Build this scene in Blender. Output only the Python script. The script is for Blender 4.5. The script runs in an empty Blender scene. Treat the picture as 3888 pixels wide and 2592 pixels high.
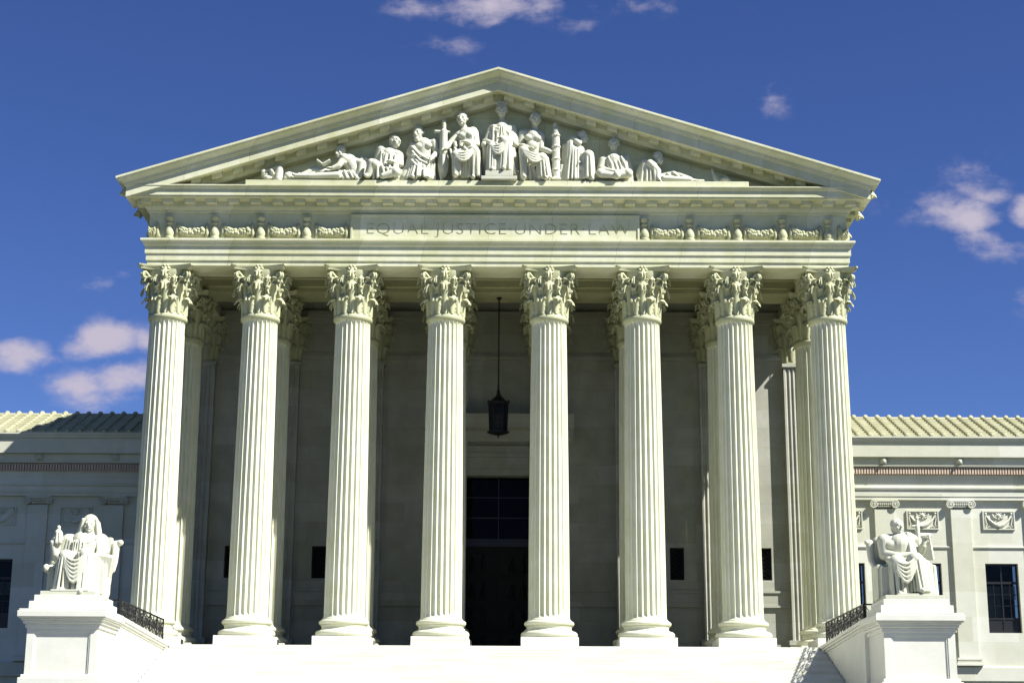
import bpy, bmesh, math, random
from mathutils import Vector, Matrix
R = math.radians
PI = math.pi
rnd = random.Random(7)
scene = bpy.context.scene
col = scene.collection

# ------------------------------------------------------------------ camera
YAW, PITCH, ROLL = -.0038, .2523, .0053
cam_d = bpy.data.cameras.new("camera"); cam = bpy.data.objects.new("camera", cam_d); col.objects.link(cam)
cam_d.sensor_width = 36; cam_d.lens = 6387.978 / 3888 * 36; cam_d.clip_end = 5000
_f = Vector((math.sin(YAW) * math.cos(PITCH), math.cos(YAW) * math.cos(PITCH), math.sin(PITCH)))
_r = Vector((math.cos(YAW), -math.sin(YAW), 0)); _u = _r.cross(_f)
_r2 = _r * math.cos(ROLL) + _u * math.sin(ROLL); _u2 = -_r * math.sin(ROLL) + _u * math.cos(ROLL)
cam.matrix_world = Matrix(((_r2.x, _u2.x, -_f.x, .8446), (_r2.y, _u2.y, -_f.y, -65.6673), (_r2.z, _u2.z, -_f.z, -4.7385), (0, 0, 0, 1)))
scene.camera = cam

# ------------------------------------------------------------------ sun and sky
TH, EL = R(60), R(46.1)
sun_dir = Vector((math.sin(TH) * math.cos(EL), -math.cos(TH) * math.cos(EL), math.sin(EL)))
sd = bpy.data.lights.new("sun", 'SUN'); sd.energy = 5.0; sd.angle = R(.5); sd.color = (1, .985, .94)
so = bpy.data.objects.new("sun", sd); col.objects.link(so)
so.rotation_euler = sun_dir.to_track_quat('Z', 'Y').to_euler()
scene.view_settings.view_transform = 'Standard'; scene.view_settings.look = 'None'
scene.view_settings.exposure = 1.2; scene.view_settings.gamma = 1

W = bpy.data.worlds.new("World"); scene.world = W; W.use_nodes = True
nt = W.node_tree; nt.nodes.clear(); N = nt.nodes.new; L = nt.links.new
def mth(op, a, b=None, c=None, t=None):
    t = t or nt; n = t.nodes.new('ShaderNodeMath'); n.operation = op
    for i, v in enumerate((a, b, c)):
        if v is None: continue
        if isinstance(v, (int, float)): n.inputs[i].default_value = v
        else: t.links.new(v, n.inputs[i])
    return n.outputs[0]
out = N('ShaderNodeOutputWorld'); bg = N('ShaderNodeBackground'); L(bg.outputs[0], out.inputs[0])
sky = N('ShaderNodeTexSky'); sky.sky_type = 'NISHITA'; sky.sun_disc = False
sky.sun_elevation = EL; sky.sun_rotation = math.atan2(sun_dir.x, sun_dir.y); sky.altitude = 1500; sky.air_density = .8; sky.dust_density = .0; sky.ozone_density = 4
hs = N('ShaderNodeHueSaturation'); hs.inputs['Hue'].default_value = .517; hs.inputs['Saturation'].default_value = 1.16; hs.inputs['Value'].default_value = 1.07
L(sky.outputs[0], hs.inputs['Color'])
bg.inputs[1].default_value = .05
tc = N('ShaderNodeTexCoord'); sx = N('ShaderNodeSeparateXYZ'); L(tc.outputs['Generated'], sx.inputs[0])
dy = mth('MAXIMUM', sx.outputs[1], .05)
U_ = mth('DIVIDE', sx.outputs[0], dy); V_ = mth('DIVIDE', sx.outputs[2], dy)
cb = N('ShaderNodeCombineXYZ'); L(U_, cb.inputs[0]); L(V_, cb.inputs[1])
mpn = N('ShaderNodeMapping'); mpn.inputs['Scale'].default_value = (1, 1.5, 1); L(cb.outputs[0], mpn.inputs[0])
nz = N('ShaderNodeTexNoise'); nz.inputs['Scale'].default_value = 24; nz.inputs['Detail'].default_value = 9; nz.inputs['Roughness'].default_value = .58; L(mpn.outputs[0], nz.inputs[0])
nzc = N('ShaderNodeTexNoise'); nzc.inputs['Scale'].default_value = 80; nzc.inputs['Detail'].default_value = 6; nzc.inputs['Roughness'].default_value = .6; L(mpn.outputs[0], nzc.inputs[0])
# drifting fair-weather clouds as sky directions: (x/y, z/y, half width, half height, density)
CLOUDS = [(-0.0244, 0.4832, 0.027, 0.0141, 0.95), (-0.0209, 0.4749, 0.0162, 0.0113, 0.7), (0.0114, 0.4825, 0.054, 0.0131, 0.4), (0.0608, 0.4836, 0.0468, 0.0103, 0.35), (0.0352, 0.4696, 0.0198, 0.0085, 0.3), (0.1, 0.4819, 0.0198, 0.0085, 0.26), (-0.0567, 0.4803, 0.0324, 0.0103, 0.45), (-0.0478, 0.4536, 0.0252, 0.0094, 0.36), (0.1608, 0.4155, 0.0126, 0.0169, 0.46), (0.2833, 0.3383, 0.0173, 0.012, 0.81), (0.2906, 0.3254, 0.0187, 0.0075, 0.72), (0.3146, 0.3402, 0.0086, 0.0135, 0.68), (0.2958, 0.354, 0.0158, 0.0075, 0.51), (0.2622, 0.3434, 0.0288, 0.015, 0.43), (0.2866, 0.3645, 0.0252, 0.015, 0.42), (0.3002, 0.3211, 0.0306, 0.0113, 0.47), (0.2471, 0.3382, 0.0162, 0.0113, 0.28), (-0.3088, 0.2483, 0.0234, 0.0113, 1.0), (-0.2536, 0.2577, 0.0216, 0.0113, 1.0), (-0.2662, 0.2526, 0.0198, 0.0085, 0.6), (-0.2695, 0.2294, 0.0198, 0.0094, 0.85), (-0.2376, 0.2345, 0.0234, 0.0113, 1.05), (-0.2513, 0.2229, 0.0342, 0.0113, 0.55), (-0.2855, 0.2509, 0.0108, 0.0094, 0.3), (-0.2624, 0.2922, 0.0144, 0.0066, 0.36), (-0.2277, 0.2578, 0.0108, 0.0094, 0.7), (-0.2434, 0.3016, 0.0108, 0.0056, 0.25), (0.3118, 0.2888, 0.009, 0.0113, 0.4)]
acc = None
for (u, v, hw, hh, wt) in CLOUDS:
    a = mth('DIVIDE', mth('SUBTRACT', U_, u), hw); b = mth('DIVIDE', mth('SUBTRACT', V_, v), hh)
    q = mth('ADD', mth('MULTIPLY', a, a), mth('MULTIPLY', b, b))
    g = mth('MULTIPLY', mth('EXPONENT', mth('MULTIPLY', q, -.9)), wt)
    acc = g if acc is None else mth('MAXIMUM', acc, g)
den = mth('ADD', acc, mth('MULTIPLY', mth('SUBTRACT', nz.outputs[0], .5), 1.7))
den = mth('ADD', den, mth('MULTIPLY', mth('SUBTRACT', nzc.outputs[0], .5), .55))
mr = N('ShaderNodeMapRange'); mr.interpolation_type = 'SMOOTHSTEP'; L(den, mr.inputs[0])
mr.inputs[1].default_value = .16; mr.inputs[2].default_value = 1.0; mr.inputs[3].default_value = 0; mr.inputs[4].default_value = .92
msk = mth('MULTIPLY', mr.outputs[0], mth('MINIMUM', 1.0, mth('MULTIPLY', acc, 3.2)))
mxc = N('ShaderNodeMix'); mxc.data_type = 'RGBA'; L(msk, mxc.inputs[0]); L(hs.outputs[0], mxc.inputs[6]); mxc.inputs[7].default_value = (5.2, 4.7, 5.6, 1)
L(mxc.outputs[2], bg.inputs[0])

# ------------------------------------------------------------------ materials
def newmat(name):
    m = bpy.data.materials.new(name); m.use_nodes = True
    return m, m.node_tree, m.node_tree.nodes['Principled BSDF']
def stone(name, c1, c2, rough=.62, joints=None, streak=.25, bump=.12, grime=(.42, .40, .30)):
    m, t, p = newmat(name); n = t.nodes.new; l = t.links.new
    p.inputs['Roughness'].default_value = rough; p.inputs['Specular IOR Level'].default_value = .25
    tc = n('ShaderNodeTexCoord'); geo = n('ShaderNodeNewGeometry'); P = geo.outputs['Position']
    n1 = n('ShaderNodeTexNoise'); n1.inputs['Scale'].default_value = 1.3; n1.inputs['Detail'].default_value = 8; n1.inputs['Roughness'].default_value = .65; l(P, n1.inputs[0])
    r1 = n('ShaderNodeValToRGB'); r1.color_ramp.elements[0].position = .36; r1.color_ramp.elements[1].position = .64
    r1.color_ramp.elements[0].color = (*c1, 1); r1.color_ramp.elements[1].color = (*c2, 1); l(n1.outputs[0], r1.inputs[0])
    mp = n('ShaderNodeMapping'); mp.inputs['Scale'].default_value = (5, 5, .45); l(P, mp.inputs[0])
    n2 = n('ShaderNodeTexNoise'); n2.inputs['Scale'].default_value = 1.0; n2.inputs['Detail'].default_value = 7; n2.inputs['Roughness'].default_value = .7; l(mp.outputs[0], n2.inputs[0])
    r2 = n('ShaderNodeMapRange'); r2.inputs[1].default_value = .52; r2.inputs[2].default_value = .80; r2.inputs[4].default_value = streak; l(n2.outputs[0], r2.inputs[0])
    mx = n('ShaderNodeMix'); mx.data_type = 'RGBA'; l(r2.outputs[0], mx.inputs[0]); l(r1.outputs[0], mx.inputs[6]); mx.inputs[7].default_value = (*grime, 1)
    colr = mx.outputs[2]
    n3 = n('ShaderNodeTexNoise'); n3.inputs['Scale'].default_value = 28; n3.inputs['Detail'].default_value = 6; l(P, n3.inputs[0])
    hgt = n3.outputs[0]
    if joints:
        w, h, dk = joints
        sp = n('ShaderNodeSeparateXYZ'); l(P, sp.inputs[0])
        cbn = n('ShaderNodeCombineXYZ'); l(mth('ADD', sp.outputs[0], sp.outputs[1], t=t), cbn.inputs[0]); l(sp.outputs[2], cbn.inputs[1])
        bk = n('ShaderNodeTexBrick'); l(cbn.outputs[0], bk.inputs[0]); bk.inputs['Scale'].default_value = 1
        bk.inputs['Brick Width'].default_value = w; bk.inputs['Row Height'].default_value = h; bk.inputs['Mortar Size'].default_value = .012; bk.inputs['Mortar Smooth'].default_value = .3
        bk.inputs['Color1'].default_value = (1, 1, 1, 1); bk.inputs['Color2'].default_value = (.82, .82, .74, 1); bk.inputs['Mortar'].default_value = (dk, dk, dk * .95, 1)
        m2 = n('ShaderNodeMix'); m2.data_type = 'RGBA'; m2.blend_type = 'MULTIPLY'; m2.inputs[0].default_value = 1; l(colr, m2.inputs[6]); l(bk.outputs[0], m2.inputs[7]); colr = m2.outputs[2]
    l(colr, p.inputs['Base Color'])
    b = n('ShaderNodeBump'); b.inputs['Strength'].default_value = bump; b.inputs['Distance'].default_value = .03; l(hgt, b.inputs['Height']); l(b.outputs[0], p.inputs['Normal'])
    return m
def plain(name, c, rough=.5, metal=0, spec=.5):
    m, t, p = newmat(name); n = t.nodes.new; l = t.links.new
    p.inputs['Roughness'].default_value = rough; p.inputs['Metallic'].default_value = metal; p.inputs['Specular IOR Level'].default_value = spec
    geo = n('ShaderNodeNewGeometry'); z = n('ShaderNodeTexNoise'); z.inputs['Scale'].default_value = 6; z.inputs['Detail'].default_value = 6; l(geo.outputs['Position'], z.inputs[0])
    r = n('ShaderNodeValToRGB'); r.color_ramp.elements[0].color = (*[x * .75 for x in c], 1); r.color_ramp.elements[1].color = (*[min(1, x * 1.2) for x in c], 1); l(z.outputs[0], r.inputs[0]); l(r.outputs[0], p.inputs['Base Color'])
    return m
M_MARBLE = stone("weathered_marble", (0.52, 0.525, 0.33), (0.62, 0.615, 0.47), joints=(2.6, 30, .66), streak=.38)
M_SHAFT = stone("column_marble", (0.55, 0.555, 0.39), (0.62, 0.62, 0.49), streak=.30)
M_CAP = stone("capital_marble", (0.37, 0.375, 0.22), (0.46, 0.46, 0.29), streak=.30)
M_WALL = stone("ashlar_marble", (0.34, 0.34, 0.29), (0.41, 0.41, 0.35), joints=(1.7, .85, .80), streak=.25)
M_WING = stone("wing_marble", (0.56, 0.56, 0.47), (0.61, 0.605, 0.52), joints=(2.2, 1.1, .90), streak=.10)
M_STEP = stone("step_marble", (0.62, 0.615, 0.55), (0.67, 0.665, 0.6), joints=(1.9, .15, .93), streak=.05)
M_STATUE = stone("statue_marble", (0.47, 0.47, 0.36), (0.53, 0.53, 0.42), streak=.20)
M_PED = stone("pedestal_marble", (0.57, 0.565, 0.49), (0.62, 0.615, 0.54), streak=.06)
M_TYMP = stone("tympanum_marble", (0.64, 0.65, 0.42), (0.74, 0.74, 0.54), joints=(1.5, .9, .70), streak=.3)
M_TILE = stone("marble_roof_tile", (0.33, 0.325, 0.2), (0.42, 0.41, 0.27), streak=.25, grime=(.45, .30, .20))
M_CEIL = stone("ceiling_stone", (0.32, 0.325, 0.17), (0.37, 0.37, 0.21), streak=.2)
M_DENT = stone("painted_dentil_stone", (0.48, 0.376, 0.288), (0.528, 0.424, 0.328), streak=.2)
M_FLOOR = stone("portico_floor", (0.17, 0.17, 0.14), (0.2, 0.2, 0.17), joints=(1.2, 1.2, .85), streak=.1)
M_PLAZA = stone("plaza_stone", (0.21, 0.21, 0.18), (0.25, 0.25, 0.22), streak=.1)
M_GROUND = plain("lawn_ground", (.026, .032, .018), .9, 0, .1)
M_IRON = plain("black_iron", (.02, .02, .02), .45, .6)
M_BRONZE = plain("dark_bronze", (.014, .013, .008), .6, .3, .3)
M_LANT = plain("lantern_metal", (.010, .010, .010), .5, .5)
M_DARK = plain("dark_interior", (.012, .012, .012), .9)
M_BLIND = plain("window_blind", (.55, .56, .52), .7)
M_FRAME = plain("window_frame_metal", (.018, .018, .018), .4, .3)
def glass(name, tint, mixf):
    m = bpy.data.materials.new(name); m.use_nodes = True; t = m.node_tree; t.nodes.clear(); n = t.nodes.new; l = t.links.new
    o = n('ShaderNodeOutputMaterial'); mx = n('ShaderNodeMixShader'); tr = n('ShaderNodeBsdfTransparent'); gl = n('ShaderNodeBsdfGlossy'); fr = n('ShaderNodeFresnel')
    tr.inputs[0].default_value = (*tint, 1); gl.inputs['Roughness'].default_value = .03; fr.inputs[0].default_value = mixf
    l(fr.outputs[0], mx.inputs[0]); l(tr.outputs[0], mx.inputs[1]); l(gl.outputs[0], mx.inputs[2]); l(mx.outputs[0], o.inputs[0])
    return m
M_GLASS = glass("window_glass", (.55, .58, .58), 1.22)
M_LGLASS = glass("lantern_glass", (.35, .35, .33), 1.15)

# ------------------------------------------------------------------ mesh helpers
class MB:
    def __init__(s): s.v = []; s.f = []
    def add(s, vs, fs):
        o = len(s.v); s.v += [tuple(v) for v in vs]; s.f += [tuple(i + o for i in f) for f in fs]
    def box(s, x0, x1, y0, y1, z0, z1):
        s.add([(x0, y0, z0), (x1, y0, z0), (x1, y1, z0), (x0, y1, z0), (x0, y0, z1), (x1, y0, z1), (x1, y1, z1), (x0, y1, z1)],
              [(0, 3, 2, 1), (4, 5, 6, 7), (0, 1, 5, 4), (1, 2, 6, 5), (2, 3, 7, 6), (3, 0, 4, 7)])
    def grid(s, rows, closed_u=False, closed_v=False):
        nr = len(rows); nc = len(rows[0]); vs = [p for r in rows for p in r]; fs = []
        for i in range(nr if closed_v else nr - 1):
            for j in range(nc if closed_u else nc - 1):
                a = i * nc + j; b = i * nc + (j + 1) % nc; c = ((i + 1) % nr) * nc + (j + 1) % nc; d = ((i + 1) % nr) * nc + j
                fs.append((a, b, c, d))
        s.add(vs, fs)
    def lathe(s, prof, n=32, c=(0, 0, 0), cap=True):
        rows = [[(c[0] + r * math.cos(2 * PI * k / n), c[1] + r * math.sin(2 * PI * k / n), c[2] + z) for k in range(n)] for r, z in prof]
        o = len(s.v); s.grid(rows, closed_u=True)
        if cap:
            s.f.append(tuple(o + k for k in reversed(range(n)))); s.f.append(tuple(o + (len(prof) - 1) * n + k for k in range(n)))
    def tube(s, pts, rad, n=8, cap=True):
        pts = [Vector(p) for p in pts]
        if isinstance(rad, (int, float)): rad = [rad] * len(pts)
        rows = []; ref = None
        for i, p in enumerate(pts):
            t = (pts[min(i + 1, len(pts) - 1)] - pts[max(i - 1, 0)]).normalized()
            if ref is None: ref = t.orthogonal().normalized()
            ref = (ref - t * ref.dot(t)).normalized(); b = t.cross(ref)
            rows.append([p + (ref * math.cos(2 * PI * k / n) + b * math.sin(2 * PI * k / n)) * rad[i] for k in range(n)])
        o = len(s.v); s.grid(rows, closed_u=True)
        if cap:
            s.f.append(tuple(o + k for k in reversed(range(n)))); s.f.append(tuple(o + (len(pts) - 1) * n + k for k in range(n)))
    def ball(s, c, r, n=8, m=6):
        if isinstance(r, (int, float)): r = (r, r, r)
        rows = [[(c[0] + r[0] * math.sin(PI * i / m) * math.cos(2 * PI * k / n), c[1] + r[1] * math.sin(PI * i / m) * math.sin(2 * PI * k / n), c[2] - r[2] * math.cos(PI * i / m)) for k in range(n)] for i in range(m + 1)]
        s.grid(rows, closed_u=True)
    def poly_extrude(s, poly, ext):
        n = len(poly); e = Vector(ext); a = [Vector(p) for p in poly]; b = [p + e for p in a]
        s.add(a + b, [tuple(reversed(range(n))), tuple(range(n, 2 * n))] + [(i, (i + 1) % n, n + (i + 1) % n, n + i) for i in range(n)])
    def bm(s):
        b = bmesh.new(); vs = [b.verts.new(v) for v in s.v]
        for f in s.f:
            try: b.faces.new([vs[i] for i in f])
            except ValueError: pass
        return b
    def build(s, name, m, parent=None, smooth=None, bevel=0, weld=True, solid=0):
        b = s.bm()
        if weld: bmesh.ops.remove_doubles(b, verts=b.verts, dist=1e-5)
        bmesh.ops.recalc_face_normals(b, faces=b.faces)
        me = bpy.data.meshes.new(name); b.to_mesh(me); b.free()
        return link(name, me, m, parent, smooth, bevel, solid)
def link(name, me, m, parent=None, smooth=None, bevel=0, solid=0):
    o = bpy.data.objects.new(name, me); col.objects.link(o); o.parent = parent
    if m and not me.materials: me.materials.append(m)
    if smooth:
        for p in me.polygons: p.use_smooth = True
        if smooth < 180: me.set_sharp_from_angle(angle=R(smooth))
    if solid:
        md = o.modifiers.new("solid", 'SOLIDIFY'); md.thickness = solid; md.offset = 0
    if bevel:
        md = o.modifiers.new("bevel", 'BEVEL'); md.width = bevel; md.segments = 2; md.limit_method = 'ANGLE'; md.angle_limit = R(40); md.harden_normals = False
    return o
def put(o, loc=(0, 0, 0), rz=0, sc=None):
    o.location = loc; o.rotation_euler = (0, 0, rz)
    if sc: o.scale = sc
    return o
def copy_of(o, parent, loc=None, rz=None, sc=None):
    c = o.copy(); col.objects.link(c); c.parent = parent
    if loc is not None: c.location = loc
    if rz is not None: c.rotation_euler = (0, 0, rz)
    if sc is not None: c.scale = sc
    return c
def copy_tree(o, parent=None):
    c = o.copy(); col.objects.link(c); c.parent = parent
    for ch in list(o.children): copy_tree(ch, c)
    return c
def tag(o, label, cat, group=None, kind=None):
    if label: o['label'] = label
    if cat: o['category'] = cat
    if group: o['group'] = group
    if kind: o['kind'] = kind
    return o
def empty(name, loc, label=None, cat=None, group=None):
    o = bpy.data.objects.new(name, None); col.objects.link(o); o.location = loc; o.empty_display_size = .3
    return tag(o, label, cat, group)
def sweep_u(mb, prof, hx, y0, yback):
    """closed profile [(outward offset, z)] swept along left side, front and right side with mitred corners"""
    rows = []
    for (o, z) in prof:
        rows.append([(-hx - o, yback, z), (-hx - o, y0 - o, z), (hx + o, y0 - o, z), (hx + o, yback, z)])
    mb.grid(rows, closed_v=True)
def sweep_x(mb, prof, x0, x1, y0):
    """closed profile [(outward offset toward -Y, z)] swept along X and capped"""
    mb.poly_extrude([(x0, y0 - o, z) for o, z in prof], (x1 - x0, 0, 0))

# ================================================================== COURTHOUSE
C2, S = 4.18 / 2, 3.75
XS = [C2 + S * i for i in range(4)]; XS = [-x for x in XS[::-1]] + XS
HX, HY = 13.34 + .795, -.795
court = empty("courthouse", (0, 0, 0), "white marble neoclassical courthouse with a columned portico, carved pediment and low side wings", "courthouse")
# ---- ground and plaza
g = MB(); g.box(-900, 900, -900, 1500, -7.4, -6.404); tag(g.build("ground", M_GROUND), "dark lawn and streets around the courthouse", None, kind='structure')
g = MB(); g.box(-15.5, 15.5, -62, 8, -6.42, -6.4); tag(g.build("plaza", M_PLAZA), "pale stone plaza in front of the courthouse", None, kind='structure')

# ---- platform and floor
fl = MB(); fl.box(-15.2, 15.2, -1.0, 8.5, -6.39, -.004); fl.build("platform", M_FLOOR, court)
st = MB(); st.box(-12.28, 12.28, -1.30, -1.0, -6.39, 0); st.build("stylobate", M_STEP, court, bevel=.012)

# ---- columns
def shaft_mb():
    mb = MB(); rows = []; z0, z1 = 1.07, 12.92; nfl, per = 24, 12
    zs = [z0, z0 + .05, z0 + .10, z0 + .16, z0 + .24, z0 + .34] + [z0 + .34 + (z1 - z0 - .62) * i / 12 for i in range(1, 13)] + [z1 - .20, z1 - .13, z1 - .08, z1 - .03, z1]
    for z in zs:
        t = (z - z0) / (z1 - z0); rr = .795 - .095 * (t ** 1.45)
        if z - z0 < .06: rr += .05 * (1 - (z - z0) / .06)
        a = min(1, max(0, (z - z0 - .09) / .16)); b = min(1, max(0, (z1 - .06 - z) / .16)); k = math.sqrt(max(0, 1 - (1 - a) ** 2)) * math.sqrt(max(0, 1 - (1 - b) ** 2))
        row = []
        for j in range(nfl * per):
            u = (j % per) / per * 2 - 1 + 1 / per; d = .088 * math.sqrt(max(0, 1 - (u / .90) ** 2)) * k if abs(u) < .90 else 0
            an = 2 * PI * (j + .5) / (nfl * per); q = rr - d
            row.append((q * math.cos(an), q * math.sin(an), z))
        rows.append(row)
    mb.grid(rows, closed_u=True); return mb
def base_mb():
    p = [(.84, 1.075), (.86, 1.05), (.86, 1.03)]
    def torus(cz, h, r, n=7): return [(r - .5 * h + .5 * h * math.cos(PI / 2 - PI * i / n), cz + .5 * h * math.sin(PI / 2 - PI * i / n)) for i in range(n + 1)]
    p += torus(.93, .19, .97) + [(.90, .82), (.88, .80), (.855, .74), (.87, .68), (.93, .65), (.93, .63)] + torus(.50, .26, 1.10) + [(1.0, .36)]
    mb = MB(); mb.lathe(p[::-1], 64); return mb
def bell_r(z): return .69 + .02 * z + .24 * max(0, (z - .9) / 1.0) ** 2.2
def leaf(mb, ang, z0, h, wid, out, nv=20, nu=11):
    rows = []
    for i in range(nv + 1):
        v = i / nv
        if v < .62:
            q = v / .62; r = bell_r(z0 + q * h * .8) + .045 + .05 * q * q; z = z0 + q * h * .80
        else:
            q = (v - .62) / .38; a = q * PI * 1.02; r = bell_r(z0 + .8 * h) + .095 + out * .5 * (1 - math.cos(a)); z = z0 + h * .80 + h * .22 * math.sin(a) - .06 * h * q
        w = wid * (.62 + .55 * math.sin(PI * min(1, v * 1.02)) ** .8) * (1 - .45 * max(0, (v - .62) / .38) ** 1.5)
        lob = 1 + .24 * math.cos(v * PI * 10)
        row = []
        for j in range(nu):
            u = j / (nu - 1) * 2 - 1; x = u * w * (lob if abs(u) > .6 else 1)
            rib = .05 * max(0, 1 - abs(u) * 3.2) + .026 * math.cos(u * PI * 3.4 + PI) - .075 * u * u
            rr_ = r + rib * (1 if v < .62 else math.cos((v - .62) / .38 * PI)); zz_ = z + (rib * .8 if v > .62 else 0) - .03 * abs(u) * (1 if v > .3 else 0)
            a2 = ang + x / max(r, .7)
            row.append((rr_ * math.cos(a2), rr_ * math.sin(a2), zz_))
        rows.append(row)
    mb.grid(rows)
def capital_mb(sub=1):
    mb = MB()
    prof = [(.70, -.02), (.72, .0), (.775, .05), (.79, .12), (.775, .20), (.74, .24), (.72, .27)] + [(bell_r(z), z) for z in (.34, .6, .9, 1.1, 1.3, 1.5, 1.7, 1.86)] + [(.97, 2.01)]
    mb.lathe(prof, 48)
    solid = MB()
    for k in range(8): leaf(solid, 2 * PI * (k + .5) / 8, .25, .70, .215, .21)
    for k in range(8): leaf(solid, 2 * PI * k / 8, .25, 1.28, .20, .25)
    for k in range(4): leaf(solid, PI / 4 + k * PI / 2, .95, .82, .24, .26)
    for k in range(4): leaf(solid, k * PI / 2, 1.0, .98, .17, .12)
    for k in range(8): leaf(solid, PI / 8 + k * PI / 4, .95, .80, .13, .10)
    for k in range(4):                       # corner volutes and inner helices
        a = PI / 4 + k * PI / 2; d = Vector((math.cos(a), math.sin(a), 0)); sd_ = Vector((-d.y, d.x, 0))
        for s in (-1, 1):
            pts = []; rad = []
            for i in range(8):
                q = i / 7; pts.append(d * (.80 + .40 * q ** 1.6) + sd_ * s * (.30 - .24 * q) + Vector((0, 0, 1.05 + .84 * q ** .8))); rad.append(.045 + .006 * q)
            c = d * 1.20 + sd_ * s * .055 + Vector((0, 0, 1.755))
            for i in range(1, 20):
                q = i / 19; th = PI / 2 - q * 2 * PI * 1.55; rr_ = .135 * (1 - q * .80)
                pts.append(c + d * rr_ * math.cos(th) + Vector((0, 0, rr_ * math.sin(th)))); rad.append(.050 * (1 - .55 * q))
            mb.tube(pts, rad, 7)
        for s in (-1, 1):
            a3 = k * PI / 2; dd = Vector((math.cos(a3), math.sin(a3), 0)); tt = Vector((-dd.y, dd.x, 0)) * s
            pts = [dd * (.82 + .05 * q) + tt * (.42 - .22 * q) + Vector((0, 0, 1.0 + .55 * q)) for q in (0, .3, .6, 1)]
            c = dd * .92 + tt * .13 + Vector((0, 0, 1.56)); rad = [.04] * 4
            for i in range(1, 14):
                q = i / 13; th = q * 2 * PI * 1.3; r_ = .11 * (1 - .8 * q); pts.append(c + tt * r_ * math.cos(th) + Vector((0, 0, r_ * math.sin(th)))); rad.append(.038 * (1 - .5 * q))
            mb.tube(pts, rad, 6)
    for k in range(8):                       # cauliculi and buds between the leaves
        a = 2 * PI * (k + .5) / 8; d = Vector((math.cos(a), math.sin(a), 0))
        mb.tube([d * .76 + Vector((0, 0, .9)), d * .80 + Vector((0, 0, 1.12)), d * .86 + Vector((0, 0, 1.25))], [.05, .06, .085], 7)
        mb.ball(d * .93 + Vector((0, 0, 1.28)), (.10, .10, .07))
    for k in range(4):                       # flower in the middle of every abacus side
        a = k * PI / 2; d = Vector((math.cos(a), math.sin(a), 0)); t_ = Vector((-d.y, d.x, 0)); c = d * .93 + Vector((0, 0, 2.03))
        mb.ball(c + d * .05, .07)
        for j in range(6):
            b = 2 * PI * j / 6; mb.ball(c + t_ * .12 * math.cos(b) + Vector((0, 0, .13 * math.sin(b))), .075, 6, 5)
        mb.tube([d * .90 + Vector((0, 0, 1.2)), d * .93 + Vector((0, 0, 1.9))], .04, 6)
    def abacus(z0, z1, g0, g1):
        rows = []
        for z, gq in ((z0, g0), (z0 + (z1 - z0) * .45, (g0 + g1) / 2 - .01), (z1 - .06, g1), (z1, g1)):
            row = []
            for k in range(4):
                a = k * PI / 2
                for i in range(13):
                    u = i / 12 * 2 - 1; yv = u * (1.02 + gq); xv = .86 + gq + .235 * abs(u) ** 2.1
                    row.append((xv * math.cos(a) - yv * math.sin(a), xv * math.sin(a) + yv * math.cos(a), z))
            rows.append(row)
        o = len(mb.v); mb.grid(rows, closed_u=True); n = 52
        mb.f.append(tuple(o + k for k in reversed(range(n)))); mb.f.append(tuple(o + 3 * n + k for k in range(n)))
    abacus(2.00, 2.185, -.06, .02)
    return mb, solid
shaft = shaft_mb().build("column", M_SHAFT, court, smooth=35)
base = base_mb().build("base", M_SHAFT, shaft, smooth=40)
pl = MB(); pl.box(-1.10, 1.10, -1.10, 1.10, .002, .36); plinth = pl.build("plinth", M_STEP, shaft, bevel=.015)
cm, cs = capital_mb()
# thicken the acanthus leaves and join them with bell, volutes and abacus into one capital mesh
lb = cs.bm(); bmesh.ops.recalc_face_normals(lb, faces=lb.faces); lb.normal_update(); lb.verts.ensure_lookup_table(); lb.verts.index_update()
nv_ = len(lb.verts); vs_ = [v.co + v.normal * .016 for v in lb.verts] + [v.co - v.normal * .016 for v in lb.verts]
fs_ = [tuple(v.index for v in f.verts) for f in lb.faces]; fs_ += [tuple(i + nv_ for i in reversed(f)) for f in fs_]
fs_ += [(e.verts[0].index, e.verts[1].index, e.verts[1].index + nv_, e.verts[0].index + nv_) for e in lb.edges if e.is_boundary]
cm.add(vs_, fs_); lb.free()
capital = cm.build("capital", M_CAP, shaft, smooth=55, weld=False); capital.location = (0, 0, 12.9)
shaft.location = (XS[0], 0, 0)
first = True
for yy in (0, 3.75):
    for i, x in enumerate(XS):
        if first: first = False; continue
        c = copy_tree(shaft, court); c.location = (x, yy, 0); c.rotation_euler = (0, 0, 0)

# ---- entablature
mb = MB()
AZ = [(0, 15.09), (0, 15.27), (.05, 15.30), (.05, 15.54), (.10, 15.58), (.10, 15.87), (.16, 15.92), (.20, 16.02), (.27, 16.08), (.27, 16.165), (-.9, 16.165), (-1.59, 16.165), (-1.59, 15.09)]
sweep_u(mb, AZ, HX, HY, 30); mb.build("architrave", M_MARBLE, court)
mb = MB(); sweep_u(mb, [(0, 16.17), (0, 17.28), (-1.2, 17.28), (-1.2, 16.17)], HX, HY, 30); frieze = mb.build("frieze", M_MARBLE, court)
mb = MB()
CZ = [(.02, 17.285), (.08, 17.33), (.08, 17.40), (.16, 17.44), (.20, 17.52), (.20, 17.74), (.70, 17.78), (.70, 17.835), (.735, 17.835), (.735, 18.085), (.78, 18.12), (.84, 18.20), (.86, 18.20), (.86, 18.245), (.3, 18.36), (-1.2, 18.36), (-1.2, 17.285)]
sweep_u(mb, CZ, HX, HY, 30)
n = 33; step = 2 * (HX + .1) / (n - 1)
for i in range(n): x = -HX - .1 + step * i; mb.box(x - .21, x + .21, HY - .50, HY - .19, 17.60, 17.757)
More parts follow.
